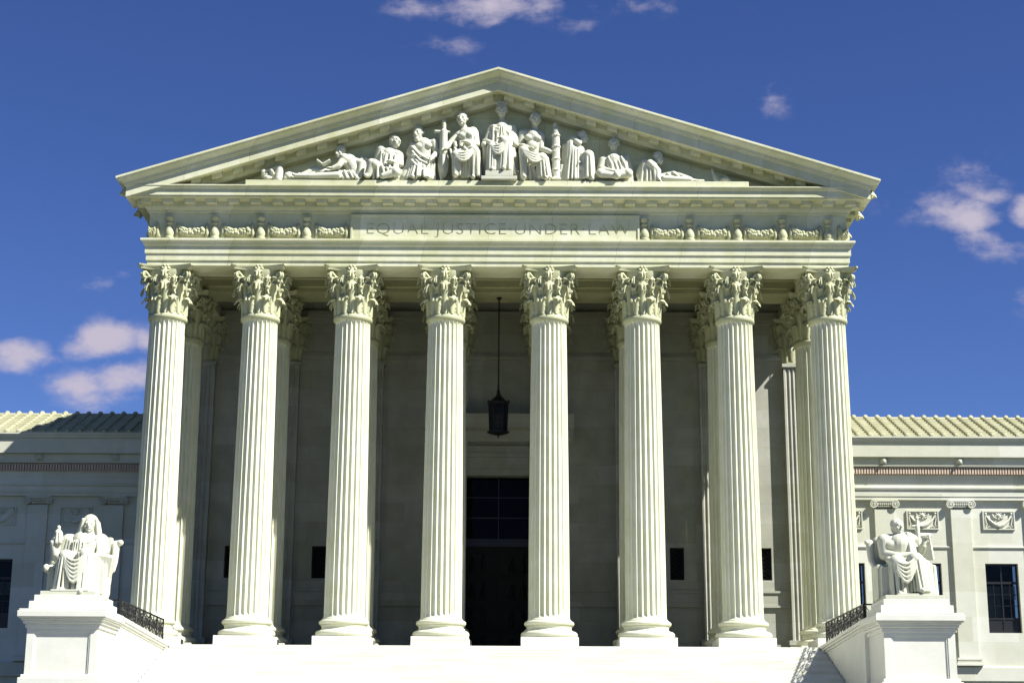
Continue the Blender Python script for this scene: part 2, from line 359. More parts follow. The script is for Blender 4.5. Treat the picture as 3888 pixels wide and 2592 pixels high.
for sx_ in (-1, 1):
    for i in range(30):
        y = HY - .3 + .9 * i; a, b = sorted((sx_ * (HX + .19), sx_ * (HX + .50))); mb.box(a, b, y, y + .42, 17.545, 17.755)
cornice = mb.build("cornice", M_MARBLE, court)
# raking cornices, with the side eaves
APZ, MS = 23.234, .3115
RP = [(1.20, 0), (1.20, -.085), (1.15, -.095), (1.12, -.15), (1.02, -.22), (.94, -.28), (.92, -.34), (.92, -.395), (.87, -.405), (.87, -.45), (.84, -.47), (.84, -.855), (.80, -.855), (.22, -.80), (.22, -1.0), (.15, -1.06), (.10, -1.13), (-.3, -1.13), (-.3, -.02)]
for sgn in (-1, 1):
    mb = MB(); rows = []
    for (o, h) in RP:
        xe = HX + o; r_ = [(sgn * xe, HY + .7, APZ - MS * xe + h)]
        r_ += [(sgn * xe, HY - o, APZ - MS * xe + h), (0, HY - o, APZ + h)]
        rows.append(r_)
    mb.grid(rows, closed_v=True); mb.f.append(tuple(len(mb.v) - 3 * len(RP) + 3 * i for i in range(len(RP))))
    k = 0
    while True:
        x = .42 + k * .845; k += 1
        if x > 12.6: break
        za = APZ - MS * (x - .20) - .80; zb = APZ - MS * (x + .20) - .80
        y0, y1 = HY - .50, HY - .20
        vs = [(sgn * (x - .2), y0, za - .20), (sgn * (x + .2), y0, zb - .20), (sgn * (x + .2), y1, zb - .22), (sgn * (x - .2), y1, za - .22), (sgn * (x - .2), y0, za - .005), (sgn * (x + .2), y0, zb - .005), (sgn * (x + .2), y1, zb + .02), (sgn * (x - .2), y1, za + .02)]
        mb.add(vs, [(0, 3, 2, 1), (4, 5, 6, 7), (0, 1, 5, 4), (1, 2, 6, 5), (2, 3, 7, 6), (3, 0, 4, 7)])
    mb.build("raking_cornice", M_MARBLE, court, weld=False)
TY = -.42
mb = MB(); xt = 14.0; mb.poly_extrude([(-xt, TY, 18.25), (xt, TY, 18.25), (xt, TY, APZ - MS * xt - .6), (0, TY, APZ - .6), (-xt, TY, APZ - MS * xt - .6)], (0, .5, 0)); mb.build("tympanum", M_TYMP, court)
mb = MB(); mb.box(-10.2, 10.12, -1.5, TY + .01, 18.27, 18.50); ledge = mb.build("statue_ledge", M_MARBLE, court, bevel=.01)
# main roof behind the pediment
mb = MB()
for sgn in (-1, 1):
    xe = HX + .80; q1, q2 = APZ - .30, APZ - .52; ys = HY - .05; mb.add([(0, ys, q1), (sgn * xe, ys, q1 - MS * xe), (sgn * xe, 30, q1 - MS * xe), (0, 30, q1), (0, ys, q2), (sgn * xe, ys, q2 - MS * xe), (sgn * xe, 30, q2 - MS * xe), (0, 30, q2)],
        [(0, 1, 2, 3), (7, 6, 5, 4), (0, 4, 5, 1), (1, 5, 6, 2), (2, 6, 7, 3)])
    for i in range(40): y = HY + .4 + .75 * i; mb.tube([(0, y, q1 + .01), (sgn * xe, y, q1 - MS * xe + .01)], .08, 6)
mb.build("roof", M_TILE, court, weld=False)
# lion heads along the side eaves
def lion_head(mb, c, s, dr):
    d = Vector(dr); c = Vector(c); t_ = Vector((-d.y, d.x, 0))
    mb.ball(c, (s, s, s), 10, 8); mb.ball(c + d * s * .75 - Vector((0, 0, s * .2)), s * .55, 8, 6); mb.ball(c + d * s * 1.1 - Vector((0, 0, s * .45)), s * .32, 6, 5)
    for a in range(9):
        th = PI * (-.25 + 1.5 * a / 8); mb.ball(c - d * s * .1 + t_ * s * math.cos(th) + Vector((0, 0, s * math.sin(th))), s * .42, 6, 5)
for sgn in (-1, 1):
    for i in range(9):
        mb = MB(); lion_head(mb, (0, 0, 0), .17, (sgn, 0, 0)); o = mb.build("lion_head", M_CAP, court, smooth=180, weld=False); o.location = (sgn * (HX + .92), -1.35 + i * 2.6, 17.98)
# inscription panel with engraved letters
mb = MB(); mb.box(-5.87, 5.65, HY - .13, HY + .05, 16.175, 17.15); panel = mb.build("inscription_panel", M_MARBLE, frieze)
tcu = bpy.data.curves.new("inscription", 'FONT'); tcu.body = "EQUAL\u00b7JUSTICE\u00b7UNDER\u00b7LAW"; tcu.align_x = 'LEFT'; tcu.size = .66; tcu.extrude = .05; tcu.space_character = 1.1; tcu.offset = -.007; tcu.resolution_u = 3
to = bpy.data.objects.new("inscription", tcu); col.objects.link(to); to.rotation_euler = (PI / 2, 0, 0)
bpy.context.view_layer.update()
tme = bpy.data.meshes.new_from_object(to.evaluated_get(bpy.context.evaluated_depsgraph_get()))
bpy.data.objects.remove(to)
xs_ = [v.co.x for v in tme.vertices]; ys_ = [v.co.y for v in tme.vertices]
fx = (5.346 + 5.308) / (max(xs_) - min(xs_)); fy = .515 / .475
for v in tme.vertices: v.co.x = (v.co.x - min(xs_)) * fx
ztop = max(v.co.y for v in tme.vertices)
for v in tme.vertices: v.co.y *= 1.06
cut = bpy.data.objects.new("cut", tme); col.objects.link(cut); cut.location = (-5.308, HY - .13, 16.405); cut.rotation_euler = (PI / 2, 0, 0)
bpy.context.view_layer.update()
md = panel.modifiers.new("engrave", 'BOOLEAN'); md.object = cut; md.operation = 'DIFFERENCE'; md.solver = 'EXACT'; md.use_self = True
bpy.context.view_layer.update()
pm = bpy.data.meshes.new_from_object(panel.evaluated_get(bpy.context.evaluated_depsgraph_get())); panel.modifiers.clear(); panel.data = pm
bpy.data.objects.remove(cut)
mb = MB()
for (a, b, c, d) in ((-5.95, 5.73, 17.15, 17.23), (-5.95, -5.87, 16.175, 17.15), (5.65, 5.73, 16.175, 17.15)): mb.box(a, b, HY - .17, HY + .05, c, d)
mb.build("panel_frame", M_MARBLE, panel)
# candelabra, ribbons and garlands on the frieze
def candelabrum():
    mb = MB(); p = [(.215, 0), (.215, .07), (.16, .10), (.20, .22), (.175, .34), (.12, .52), (.10, .60), (.15, .63), (.15, .68), (.10, .72), (.17, .84), (.19, .90), (.16, .93), (.05, .94)]
    mb.lathe(p, 18); return mb
def garland(wd=1.02):
    mb = MB(); q = random.Random(3)
    for i in range(95):
        u = q.uniform(-1, 1); sag = .13 * (1 - u * u); t_ = q.uniform(-1, 1); half = .19
        z = .37 - sag * (t_ + 1.2) * .5 + t_ * half; rr_ = q.uniform(.055, .085); mb.ball((u * wd / 2, -.07 - .11 * (1 - t_ * t_) * q.uniform(.3, 1), z), rr_, 8, 6)
    mb.tube([(wd / 2 * u / 5, -.03, .33 - .08 * (1 - (u / 5) ** 2)) for u in range(-5, 6)], .15, 8); return mb
def ribbon():
    mb = MB(); mb.tube([(0, -.05, .02), (.015, -.07, .25), (0, -.07, .5), (-.005, -.05, .66)], [.06, .075, .075, .06], 7); mb.tube([(.06, -.02, .0), (.10, -.03, .12), (.05, -.03, .28)], .03, 6); mb.tube([(-.06, -.02, .0), (-.10, -.03, .12), (-.05, -.03, .28)], .03, 6); return mb
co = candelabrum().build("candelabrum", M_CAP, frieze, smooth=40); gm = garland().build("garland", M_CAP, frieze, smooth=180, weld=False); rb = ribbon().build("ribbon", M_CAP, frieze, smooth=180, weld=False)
cand = [-13.30, -11.46, -9.60, -7.74, 5.93, 7.76, 9.69, 11.52, 13.36]; FZ = 16.18
gx = [-12.38, -10.53, -8.67, -6.74, 6.84, 8.72, 10.60, 12.44]
def spread(o, xs, y, z):
    for i, x in enumerate(xs):
        q = o if i == 0 else copy_of(o, o.parent); q.location = (x, y, z)
spread(co, cand, HY - .04, FZ); spread(gm, gx, HY, FZ)
spread(rb, [x + s * .60 for x in gx for s in (-1, 1)] + [-13.78, 13.80], HY, FZ)
for sgn in (-1, 1):
    for i in range(8):
        q = copy_of(gm, frieze, (sgn * HX, .2 + 1.86 * i, FZ), sgn * PI / 2); q = copy_of(co, frieze, (sgn * (HX + .04), 1.13 + 1.86 * i, FZ))
for sgn in (-1, 1): copy_of(gm, frieze, (sgn * 14.0, HY, FZ), 0, (.30, 1, 1))

# ---- portico ceiling with beams and coffers
mb = MB(); mb.box(-HX + .4, HX - .4, -.4, 7.95, 16.30, 16.5)
for x in XS:
    for (a, b) in ((.797, 2.953), (4.547, 7.497)): mb.box(x - .5, x + .5, a, b, 15.45, 16.32)
for i in range(-24, 25):
    x = i * .55
    if min(abs(x - q) for q in XS) < .62: continue
    mb.box(x - .06, x + .06, .80, 2.95, 16.05, 16.31); mb.box(x - .06, x + .06, 4.55, 7.495, 16.05, 16.31)
for y in (1.35, 1.9, 2.45, 5.1, 5.65, 6.2, 6.75, 7.2): mb.box(-12.5, 12.5, y - .055, y + .055, 16.06, 16.312)
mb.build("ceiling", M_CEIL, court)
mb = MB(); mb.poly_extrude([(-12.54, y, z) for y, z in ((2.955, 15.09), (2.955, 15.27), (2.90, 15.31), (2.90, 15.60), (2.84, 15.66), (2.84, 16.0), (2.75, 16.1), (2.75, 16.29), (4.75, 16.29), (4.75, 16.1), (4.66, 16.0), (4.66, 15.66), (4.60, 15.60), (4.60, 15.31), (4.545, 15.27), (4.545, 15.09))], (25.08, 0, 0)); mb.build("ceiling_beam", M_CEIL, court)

# ---- portico wall with doorway, windows and pilasters
YW = 7.5
def wall_with_holes(x0, x1, z0, z1, holes, y0, y1, mb):
    xs = sorted({x0, x1, *[h[0] for h in holes], *[h[1] for h in holes]}); zs = sorted({z0, z1, *[h[2] for h in holes], *[h[3] for h in holes]})
    for i in range(len(xs) - 1):
        for j in range(len(zs) - 1):
            cx_, cz_ = (xs[i] + xs[i + 1]) / 2, (zs[j] + zs[j + 1]) / 2
            if any(h[0] < cx_ < h[1] and h[2] < cz_ < h[3] for h in holes): continue
            mb.add([(xs[i], y0, zs[j]), (xs[i + 1], y0, zs[j]), (xs[i + 1], y0, zs[j + 1]), (xs[i], y0, zs[j + 1])], [(0, 1, 2, 3)])
    for h in holes:
        a, b, c, d = h[:4]
        mb.add([(a, y0, c), (b, y0, c), (b, y0, d), (a, y0, d), (a, y1, c), (b, y1, c), (b, y1, d), (a, y1, d)], [(0, 1, 5, 4), (1, 2, 6, 5), (2, 3, 7, 6), (3, 0, 4, 7)])
DOOR = (-1.75, 1.75, -.003, 8.02)
WXC = [-11.59, -7.79, 7.79, 11.59]
holes = [DOOR] + [(x - .31, x + .31, 3.5, 4.9) for x in WXC]
mb = MB(); wall_with_holes(-14.12, 14.12, -.003, 16.29, holes, YW, YW + .9, mb)
for sgn in (-1, 1): mb.add([(sgn * 14.12, YW, -6.39), (sgn * 14.12, 30, -6.39), (sgn * 14.12, 30, 16.29), (sgn * 14.12, YW, 16.29)], [(0, 1, 2, 3)])
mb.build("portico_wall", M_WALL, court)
mb = MB()
for (a, b, c, d) in ((YW - .12, 13.25, 13.42, 0), (YW - .06, 13.42, 13.55, 0), (YW - .10, 14.95, 15.12, 0), (YW - .22, 15.12, 15.45, 0)): mb.box(-14.1, 14.1, a, YW + .01, b, c)
for (a, b) in ((-14.0, -2.9), (2.9, 14.0)): mb.box(a, b, YW - .07, YW + .01, 2.37, 3.0); mb.box(a, b, YW - .13, YW + .01, 2.94, 3.03); mb.box(a, b, YW - .12, YW + .01, 2.32, 2.41); mb.box(a, b, YW - .10, YW + .01, -.002, .75)
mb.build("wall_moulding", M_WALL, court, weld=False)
# pilasters
def pilaster():
    mb = MB(); row0 = []
    hw, dep, n = .70, .38, 7; prof = [(-hw, 0), (-hw, -dep)]
    for k in range(n):
        x0 = -hw + .07 + k * (2 * hw - .14) / n; w = (2 * hw - .14) / n
        prof.append((x0 + .015, -dep))
        for i in range(1, 7): u = i / 7 * 2 - 1; prof.append((x0 + .015 + (w - .03) * i / 7, -dep + .06 * math.sqrt(1 - u * u)))
        prof.append((x0 + w - .015, -dep))
    prof += [(hw, -dep), (hw, 0)]
    rows = [[(x, y, z) for x, y in prof] for z in (.9, 12.9)]; mb.grid(rows)
    for (o, a, b) in ((.28, 0, .36), (.26, .36, .58), (.14, .58, .70), (.17, .70, .9)): mb.box(-hw - o, hw + o, -dep - o, .0, a + .002, b)
    mb.box(-hw - .06, hw + .06, -dep - .06, 0, 12.9, 13.05); return mb
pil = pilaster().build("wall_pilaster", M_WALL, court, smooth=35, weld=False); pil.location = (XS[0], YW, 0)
pc = copy_of(capital, pil, (0, -.05, 12.9), 0, (1, .48, 1)); pc.name = "pilaster_capital"
for x in XS[1:]:
    q = copy_tree(pil, court); q.location = (x, YW, 0)
# door surround, transom and bronze doors
mb = MB()
for sgn in (-1, 1):
    for (o0, o1, d) in ((0, .30, .10), (.30, .62, .16), (.62, .92, .24)):
        a, b = sorted((sgn * (1.75 + o0), sgn * (1.75 + o1))); mb.box(a, b, YW - d, YW + .02, 0, 8.02 + o0)
for (o0, o1, d) in ((0, .30, .10), (.30, .80, .16), (.80, 1.0, .22)): mb.box(-1.75 - o1 * .92, 1.75 + o1 * .92, YW - d, YW + .02, 8.02 + o0, 8.02 + o1)
mb.box(-2.7, 2.7, YW - .17, YW + .02, 9.02, 9.34)
for i in range(46): x = -2.72 + i * .12; mb.box(x, x + .07, YW - .30, YW + .02, 9.36, 9.50)
sweep_x(mb, [(-.02, 9.50), (.30, 9.50), (.36, 9.60), (.40, 9.95), (.75, 10.05), (.80, 10.25), (.90, 10.45), (.95, 10.62), (-.02, 10.66)], -3.3, 3.3, YW)
mb.build("door_surround", M_WALL, court, weld=False)
mb = MB(); mb.box(-1.75, 1.75, YW + .35, YW + .60, 4.95, 5.29)
for x in (-1.7, -.02, 1.66): mb.box(x + .01, x + .05, YW + .42, YW + .52, 5.29, 8.02)
for z in (6.2, 7.1): mb.box(-1.75, 1.75, YW + .43, YW + .51, z, z + .05)
tr = mb.build("transom_window", M_FRAME, court, weld=False); mb = MB(); mb.box(-1.74, 1.74, YW + .46, YW + .48, 5.28, 8.0); mb.build("pane", M_LGLASS, tr)
for sgn in (-1, 1):
    mb = MB(); a, b = sorted((sgn * .01, sgn * 1.74)); mb.box(a, b, YW + .48, YW + .58, .003, 4.95)
    for k in range(4):
        za, zb = .2 + k * 1.18, 1.26 + k * 1.18; a, b = sorted((sgn * .16, sgn * 1.58))
        for q in ((a, b, za, za + .07), (a, b, zb - .07, zb), (a, a + .07, za, zb), (b - .07, b, za, zb)): mb.box(q[0], q[1], YW + .43, YW + .49, q[2], q[3])
        for (dx, hh) in ((-.28, .62), (.22, .70)):
            cx_ = (a + b) / 2 + dx; mb.tube([(cx_, YW + .46, za + .1), (cx_, YW + .45, za + hh * .6), (cx_ + .03, YW + .46, za + hh)], [.13, .12, .06], 8); mb.ball((cx_ + .03, YW + .45, za + hh + .12), .08)
    mb.build("bronze_door", M_BRONZE, court, weld=False)
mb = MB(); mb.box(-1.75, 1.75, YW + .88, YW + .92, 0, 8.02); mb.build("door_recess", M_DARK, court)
# small grilled windows
def lattice():
    mb = MB()
    for (a, b, c, d) in ((-.31, .31, 0, .05), (-.31, .31, 1.35, 1.4), (-.31, -.26, .05, 1.35), (.26, .31, .05, 1.35)): mb.box(a, b, .10, .16, c, d)
    nz_ = 7
    for i in range(nz_):
        for s in (-1, 1):
            for k in (0, 1):
                z0 = .05 + i * 1.3 / nz_; x0 = -.26 + k * .26; p, q = (x0, z0), (x0 + .26, z0 + 1.3 / nz_)
                if s < 0: p, q = (x0 + .26, z0), (x0, z0 + 1.3 / nz_)
                mb.tube([(p[0], .13, p[1]), (q[0], .13, q[1])], .018, 5)
    return mb
wl = lattice().build("grilled_window", M_IRON, court, weld=False); wl.location = (WXC[0], YW + .05, 3.5)
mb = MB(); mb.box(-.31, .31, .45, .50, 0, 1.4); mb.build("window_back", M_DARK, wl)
for x in WXC[1:]: q = copy_tree(wl, court); q.location = (x, YW + .05, 3.5)

# ================================================================== WINGS
WY = 9.9
PER = 3.43
PX = [17.4 + PER * k for k in range(11)]; CX = [15.69 + PER * k for k in range(11)]
WEND = 53.5
wing_wall_done = {}
def wing_wall(sgn):
    x0, x1 = 14.13, WEND; mb = MB()
    hs_ = []
    for c in CX:
        a, b = sorted((sgn * (c - .735), sgn * (c + .735))); hs_.append((a, b, 1.5, 4.57))
    a, b = sorted((sgn * x0, sgn * x1)); wall_with_holes(a, b, -6.39, 9.0, hs_, WY, WY + .35, mb)
    mb.add([(sgn * x1, WY, -6.39), (sgn * x1, 16, -6.39), (sgn * x1, 16, 9), (sgn * x1, WY, 9)], [(0, 1, 2, 3)])
    mb.build("wing_wall", M_WING, court)
    mb = MB()   # string courses under and between the pilasters
    sweep_x(mb, [(-.01, 5.22), (.05, 5.24), (.07, 5.30), (.03, 5.33), (-.01, 5.34)], a, b, WY)
    sweep_x(mb, [(-.01, -.6), (.12, -.6), (.12, -.02), (.05, .04), (-.01, .06)], a, b, WY)
    mb.build("string_course", M_WING, court, weld=False)
    mb = MB()
    P1 = [(-.01, 7.40), (.17, 7.40), (.17, 7.54), (.20, 7.56), (.20, 7.84), (.26, 7.87), (.28, 7.94), (.17, 7.97), (.17, 8.27), (.20, 8.27), (.20, 8.50), (-.01, 8.50)]
    sweep_x(mb, P1, a, b, WY); mb.build("wing_architrave", M_WING, court)
    mb = MB(); sweep_x(mb, [(-.01, 8.503), (.24, 8.503), (.24, 8.86), (.46, 8.87), (.48, 8.94), (.40, 8.97), (.40, 9.28), (.62, 9.29), (.62, 9.97), (.70, 9.98), (.72, 10.06), (.78, 10.14), (.78, 10.2), (-.01, 10.2)], a, b, WY); mb.build("wing_cornice", M_WING, court)
    mb = MB(); n_ = int((x1 - x0) / .125)
    for i in range(n_): x = sgn * (x0 + .05 + i * .125); mb.box(x - .036, x + .036, WY - .40, WY - .242, 8.55, 8.83)
    mb.box(a, b, WY - .27, WY - .241, 8.51, 8.86); mb.build("dentil_band", M_DENT, court, weld=False)
    # roof of marble tiles: stepped courses, round cover tiles, antefixes and ridge
    y0, z0, y1, z1 = WY - .72, 10.19, 12.7, 11.74; nc = 9; prof = []
    for i in range(nc):
        q0, q1 = i / nc, (i + 1) / nc; ya, yb = y0 + (y1 - y0) * q0, y0 + (y1 - y0) * q1; za, zb = z0 + (z1 - z0) * q0, z0 + (z1 - z0) * q1
        prof += [(ya, za + .075), (yb, zb + .005)]
    prof += [(y1, z1 - .2), (y0, z0 - .02)]
    mb = MB(); mb.poly_extrude([(a, y, z) for y, z in prof], (b - a, 0, 0))
    mb.poly_extrude([(a, y, z) for y, z in ((y1, z1), (y1, z1 + .02), (16.4, z0), (16.4, z0 - .2), (y1, z1 - .2))], (b - a, 0, 0))
    k = 0
    while True:
        x = x0 + .45 + .5555 * k; k += 1
        if x > x1 - .2: break
        for i in range(nc):
            q0, q1 = i / nc, (i + 1.12) / nc; p0 = Vector((sgn * x, y0 + (y1 - y0) * q0, z0 + (z1 - z0) * q0 + .085)); p1 = Vector((sgn * x, y0 + (y1 - y0) * min(1, q1), z0 + (z1 - z0) * min(1, q1) + .065))
            mb.tube([p0, p1], [.080, .066], 8)
        mb.ball((sgn * x, y0 - .01, z0 + .06), (.11, .05, .10), 8, 6); mb.ball((sgn * x, y1, z1 + .08), (.13, .10, .13), 8, 6)
    roof = mb.build("wing_roof", M_TILE, court, smooth=30, weld=False)
    mb = MB(); mb.tube([(a, y1 + .02, z1 + .02), (b, y1 + .02, z1 + .02)], .085, 8); mb.build("ridge_tile", M_TILE, roof, smooth=60)
for sgn in (-1, 1): wing_wall(sgn)
def ionic_cap():
    mb = MB(); mb.box(-.45, .45, -.24, .02, .30, .40)
    for s in (-1, 1):
        c = Vector((s * .47, -.20, .19)); mb.tube([c + Vector((0, .2, 0)), c + Vector((0, -.02, 0))], .17, 16)
        pts = []; rad = []
        for i in range(34):
            q = i / 33; th = PI / 2 + s * q * 2 * PI * 2.2; r_ = .185 * (1 - q * .85); pts.append(c + Vector((-math.cos(th) * r_ * 1, -.045, math.sin(th) * r_))); rad.append(.030 * (1 - .4 * q))
        mb.tube(pts, rad, 6); mb.ball(c + Vector((0, -.05, 0)), .04)
    mb.tube([(-.47, -.22, .355), (.47, -.22, .355)], .032, 6); mb.box(-.46, .46, -.17, .02, .16, .30)
    for i in range(7): mb.ball((-.27 + .09 * i, -.19, .20), (.036, .05, .075), 7, 6)
    mb.tube([(-.30, -.17, .10), (.30, -.17, .10)], .035, 6); return mb
wp = MB(); wp.box(-.45, .45, -.14, 0, .10, 7.0)
for (o, a, b) in ((.16, -.02, .06), (.13, .06, .16), (.06, .16, .22), (.10, .22, .32)): wp.box(-.45 - o, .45 + o, -.14 - o, 0, a + .07, b + .07)
wpo = wp.build("wing_pilaster", M_WING, court, weld=False, bevel=.008); ic = ionic_cap().build("ionic_capital", M_WING, wpo, smooth=50, weld=False); ic.location = (0, 0, 7.0)
first = True
for sgn in (-1, 1):
    for x in PX:
        q = wpo if first else copy_tree(wpo, court); first = False; q.location = (sgn * x, WY, 0)
# carved relief panels
def relief_panel():
    mb = MB(); w, h = .72, .43
    for (a, b, c, d) in ((-w, w, h - .06, h), (-w, w, -h, -h + .05), (-w, -w + .05, -h + .05, h - .06), (w - .05, w, -h + .05, h - .06)): mb.box(a, b, -.075, 0, c, d)
    mb.tube([(-.60, -.02, .27), (-.45, -.04, .02), (-.2, -.05, -.20), (0, -.06, -.27), (.2, -.05, -.20), (.45, -.04, .02), (.60, -.02, .27)], [.03, .05, .075, .09, .075, .05, .03], 7)
    for s in (-1, 1):
        mb.tube([(s * .58, -.02, .30), (s * .60, -.03, .05), (s * .54, -.02, -.2), (s * .6, -.02, -.3)], .032, 6); mb.ball((s * .58, -.03, .29), .06)
        mb.tube([(s * .28, -.02, .28), (s * .22, -.04, .14), (s * .08, -.03, .08)], .035, 6); mb.tube([(s * .36, -.02, -.32), (s * .45, -.03, -.27), (s * .52, -.02, -.33)], .025, 6)
    mb.ball((0, -.02, .20), (.13, .06, .13), 10, 8); mb.ball((0, -.06, .21), .06)
    for a in range(8): mb.ball((.15 * math.cos(a * PI / 4), -.04, .20 + .15 * math.sin(a * PI / 4)), .038, 6, 5)
    return mb
rp = relief_panel().build("relief_panel", M_WING, court, smooth=40, weld=False)
def wing_window():
    mb = MB(); w, h = .735, 3.07
    for (a, b, c, d) in ((-w, -w + .07, 0, h), (w - .07, w, 0, h), (-w + .07, w - .07, h - .09, h), (-w + .07, w - .07, 0, .09), (-w + .07, w - .07, 2.18, 2.28), (-w + .07, w - .07, .60, .68), (-.035, .035, .09, .60), (-.03, .03, .68, 2.18), (-.03, .03, 2.28, h - .09)): mb.box(a, b, .18, .28, c, d)
    for x in (-.36, .36): mb.box(x - .012, x + .012, .20, .25, .68, 2.18)
    for z in (1.2, 1.7): mb.box(-w + .07, w - .07, .20, .25, z, z + .022)
    mb.box(-w + .07, w - .07, .205, .245, .09, .60); return mb
ww = wing_window().build("wing_window", M_FRAME, court, weld=False)
mb = MB(); mb.box(-.66, .66, .222, .232, .68, 2.98); mb.build("pane", M_GLASS, ww)
mb = MB()
for i in range(26):
    z = .72 + i * .053; mb.box(-.62, -.06, .30, .34, z, z + .035)
    if i > 14: mb.box(.06, .62, .30, .34, z, z + .035)
mb.build("blind", M_BLIND, ww, weld=False)
mb = MB(); mb.box(-.735, .735, .9, .95, 0, 3.07); mb.build("window_back", M_DARK, ww)
mb = MB(); lion_head(mb, (0, 0, 0), .13, (0, -1, 0)); lh = mb.build("spout_head", M_WING, court, smooth=180, weld=False)
for ob, xs_l, y, z in ((rp, CX, WY, 6.515), (ww, CX, WY, 1.5), (lh, PX, WY - .47, 9.12)):
    first = True
    for sgn in (-1, 1):
        for x in xs_l:
            q = ob if first else copy_tree(ob, court); first = False; q.location = (sgn * x, y, z)

# ================================================================== STAIRS, CHEEK BLOCKS, RAILINGS
mb = MB(); prof = [(-1.30, -6.395), (-1.30, -.004)]; y, z = -1.30, -.004; nst = 42; prof = [(-1.301, -6.398), (-1.301, -.15)]; z = -.15; y = -1.301
for i in range(nst):
    y2 = y - .43
    prof += [(y2 - .003, z), (y2 - .003, z - .03), (y2, z - .034)]
    z -= .15; y = y2
    if z < -6.3: break
    prof.append((y, z))
prof.append((y, -6.398))
mb.poly_extrude([(-12.40, a, b) for a, b in prof], (24.80, 0, 0))
stairs = mb.build("stairs", M_STEP, None); tag(stairs, "broad flight of white marble steps rising to the portico", "stairs")
PCX = 13.70
def cheek(sgn, label):
    root = empty("stair_pedestal", (sgn * PCX, -10.1, -6.4), label, "pedestal", "stone blocks flanking the stairs")
    def loc(o): o.location = (-sgn * PCX, 10.1, 6.4); return o
    a, b = sorted((sgn * 12.43, sgn * 15.0)); mb = MB(); mb.box(a, b, -8.9, -1.305, -6.395, -.24); loc(mb.build("side_wall", M_PED, root))
    # sloping coping along the stairs
    mb = MB(); a0, b0 = sorted((sgn * 12.28, sgn * 15.1))
    for (ov, za, zb) in ((0, -.08, .03), (.05, -.16, -.08), (.11, -.24, -.16)):
        aa, bb = sorted((sgn * (12.28 + ov), sgn * (15.12 - ov)))
        y0_, y1_ = -8.92, -.98; r0, r1 = .29, 0
        mb.add([(aa, y0_, za + r0), (bb, y0_, za + r0), (bb, y1_, za + r1), (aa, y1_, za + r1), (aa, y0_, zb + r0), (bb, y0_, zb + r0), (bb, y1_, zb + r1), (aa, y1_, zb + r1)], [(0, 3, 2, 1), (4, 5, 6, 7), (0, 1, 5, 4), (1, 2, 6, 5), (2, 3, 7, 6), (3, 0, 4, 7)])
    aa, bb = sorted((sgn * 12.43, sgn * 15.0)); mb.add([(aa, -8.9, -.24), (bb, -8.9, -.24), (bb, -1.3, -.241), (aa, -1.3, -.241), (aa, -8.9, .07), (bb, -8.9, .07), (bb, -1.3, -.22), (aa, -1.3, -.22)], [(0, 3, 2, 1), (4, 5, 6, 7), (0, 1, 5, 4), (1, 2, 6, 5), (2, 3, 7, 6), (3, 0, 4, 7)])
    loc(mb.build("coping", M_PED, root, weld=False))
    # pedestal block with inset panels, plinth and moulded cap
    hw, yf, yb = 1.14, -11.22, -8.9; mb = MB()
    mb.box(sgn * PCX - hw, sgn * PCX + hw, yf + .02, yb, -6.395, -.24)
    fr = .24
    for (x0, x1, z0, z1) in ((-hw, -hw + fr, -1.78, -.24), (hw - fr, hw, -1.78, -.24), (-hw + fr, hw - fr, -.36, -.24), (-hw, hw, -6.39, -1.78)): mb.box(sgn * PCX + x0, sgn * PCX + x1, yf - .03, yf + .021, z0, z1)
    for (x0, x1, z0, z1) in ((-hw + fr, -hw + fr + .05, -1.78, -.36), (hw - fr - .05, hw - fr, -1.78, -.36)): mb.box(sgn * PCX + x0, sgn * PCX + x1, yf - .01, yf + .021, z0, z1)
    loc(mb.build("dado", M_PED, root, bevel=.006, weld=False))
    mb = MB(); mb.box(sgn * PCX - hw - .16, sgn * PCX + hw + .16, yf - .18, yb, -6.39, -1.80); mb.box(sgn * PCX - hw - .09, sgn * PCX + hw + .09, yf - .11, yb, -1.80, -1.70); loc(mb.build("pedestal_base", M_PED, root, bevel=.02, weld=False))
    mb = MB()
    for (o, z0, z1) in ((.06, -.24, -.10), (.13, -.10, .0), (.19, .0, .06), (.25, .06, .10), (.29, .10, .30), (.25, .30, .36)): mb.box(sgn * PCX - hw - o, sgn * PCX + hw + o, yf - o, yb + .02, z0, z1)
    loc(mb.build("pedestal_cap", M_PED, root, bevel=.02, weld=False))
    mb = MB(); mb.box(sgn * PCX - 1.17, sgn * PCX + 1.17, yf + .05, yb - .1, .362, .63); mb.box(sgn * PCX - 1.05, sgn * PCX + 1.05, yf + .17, yb - .2, .63, .84); loc(mb.build("statue_step", M_PED, root, bevel=.012, weld=False))
cheek(-1, "white marble block left of the stairs carrying the hooded seated woman")
cheek(1, "white marble block right of the stairs with a shaded inner side, carrying the seated man")
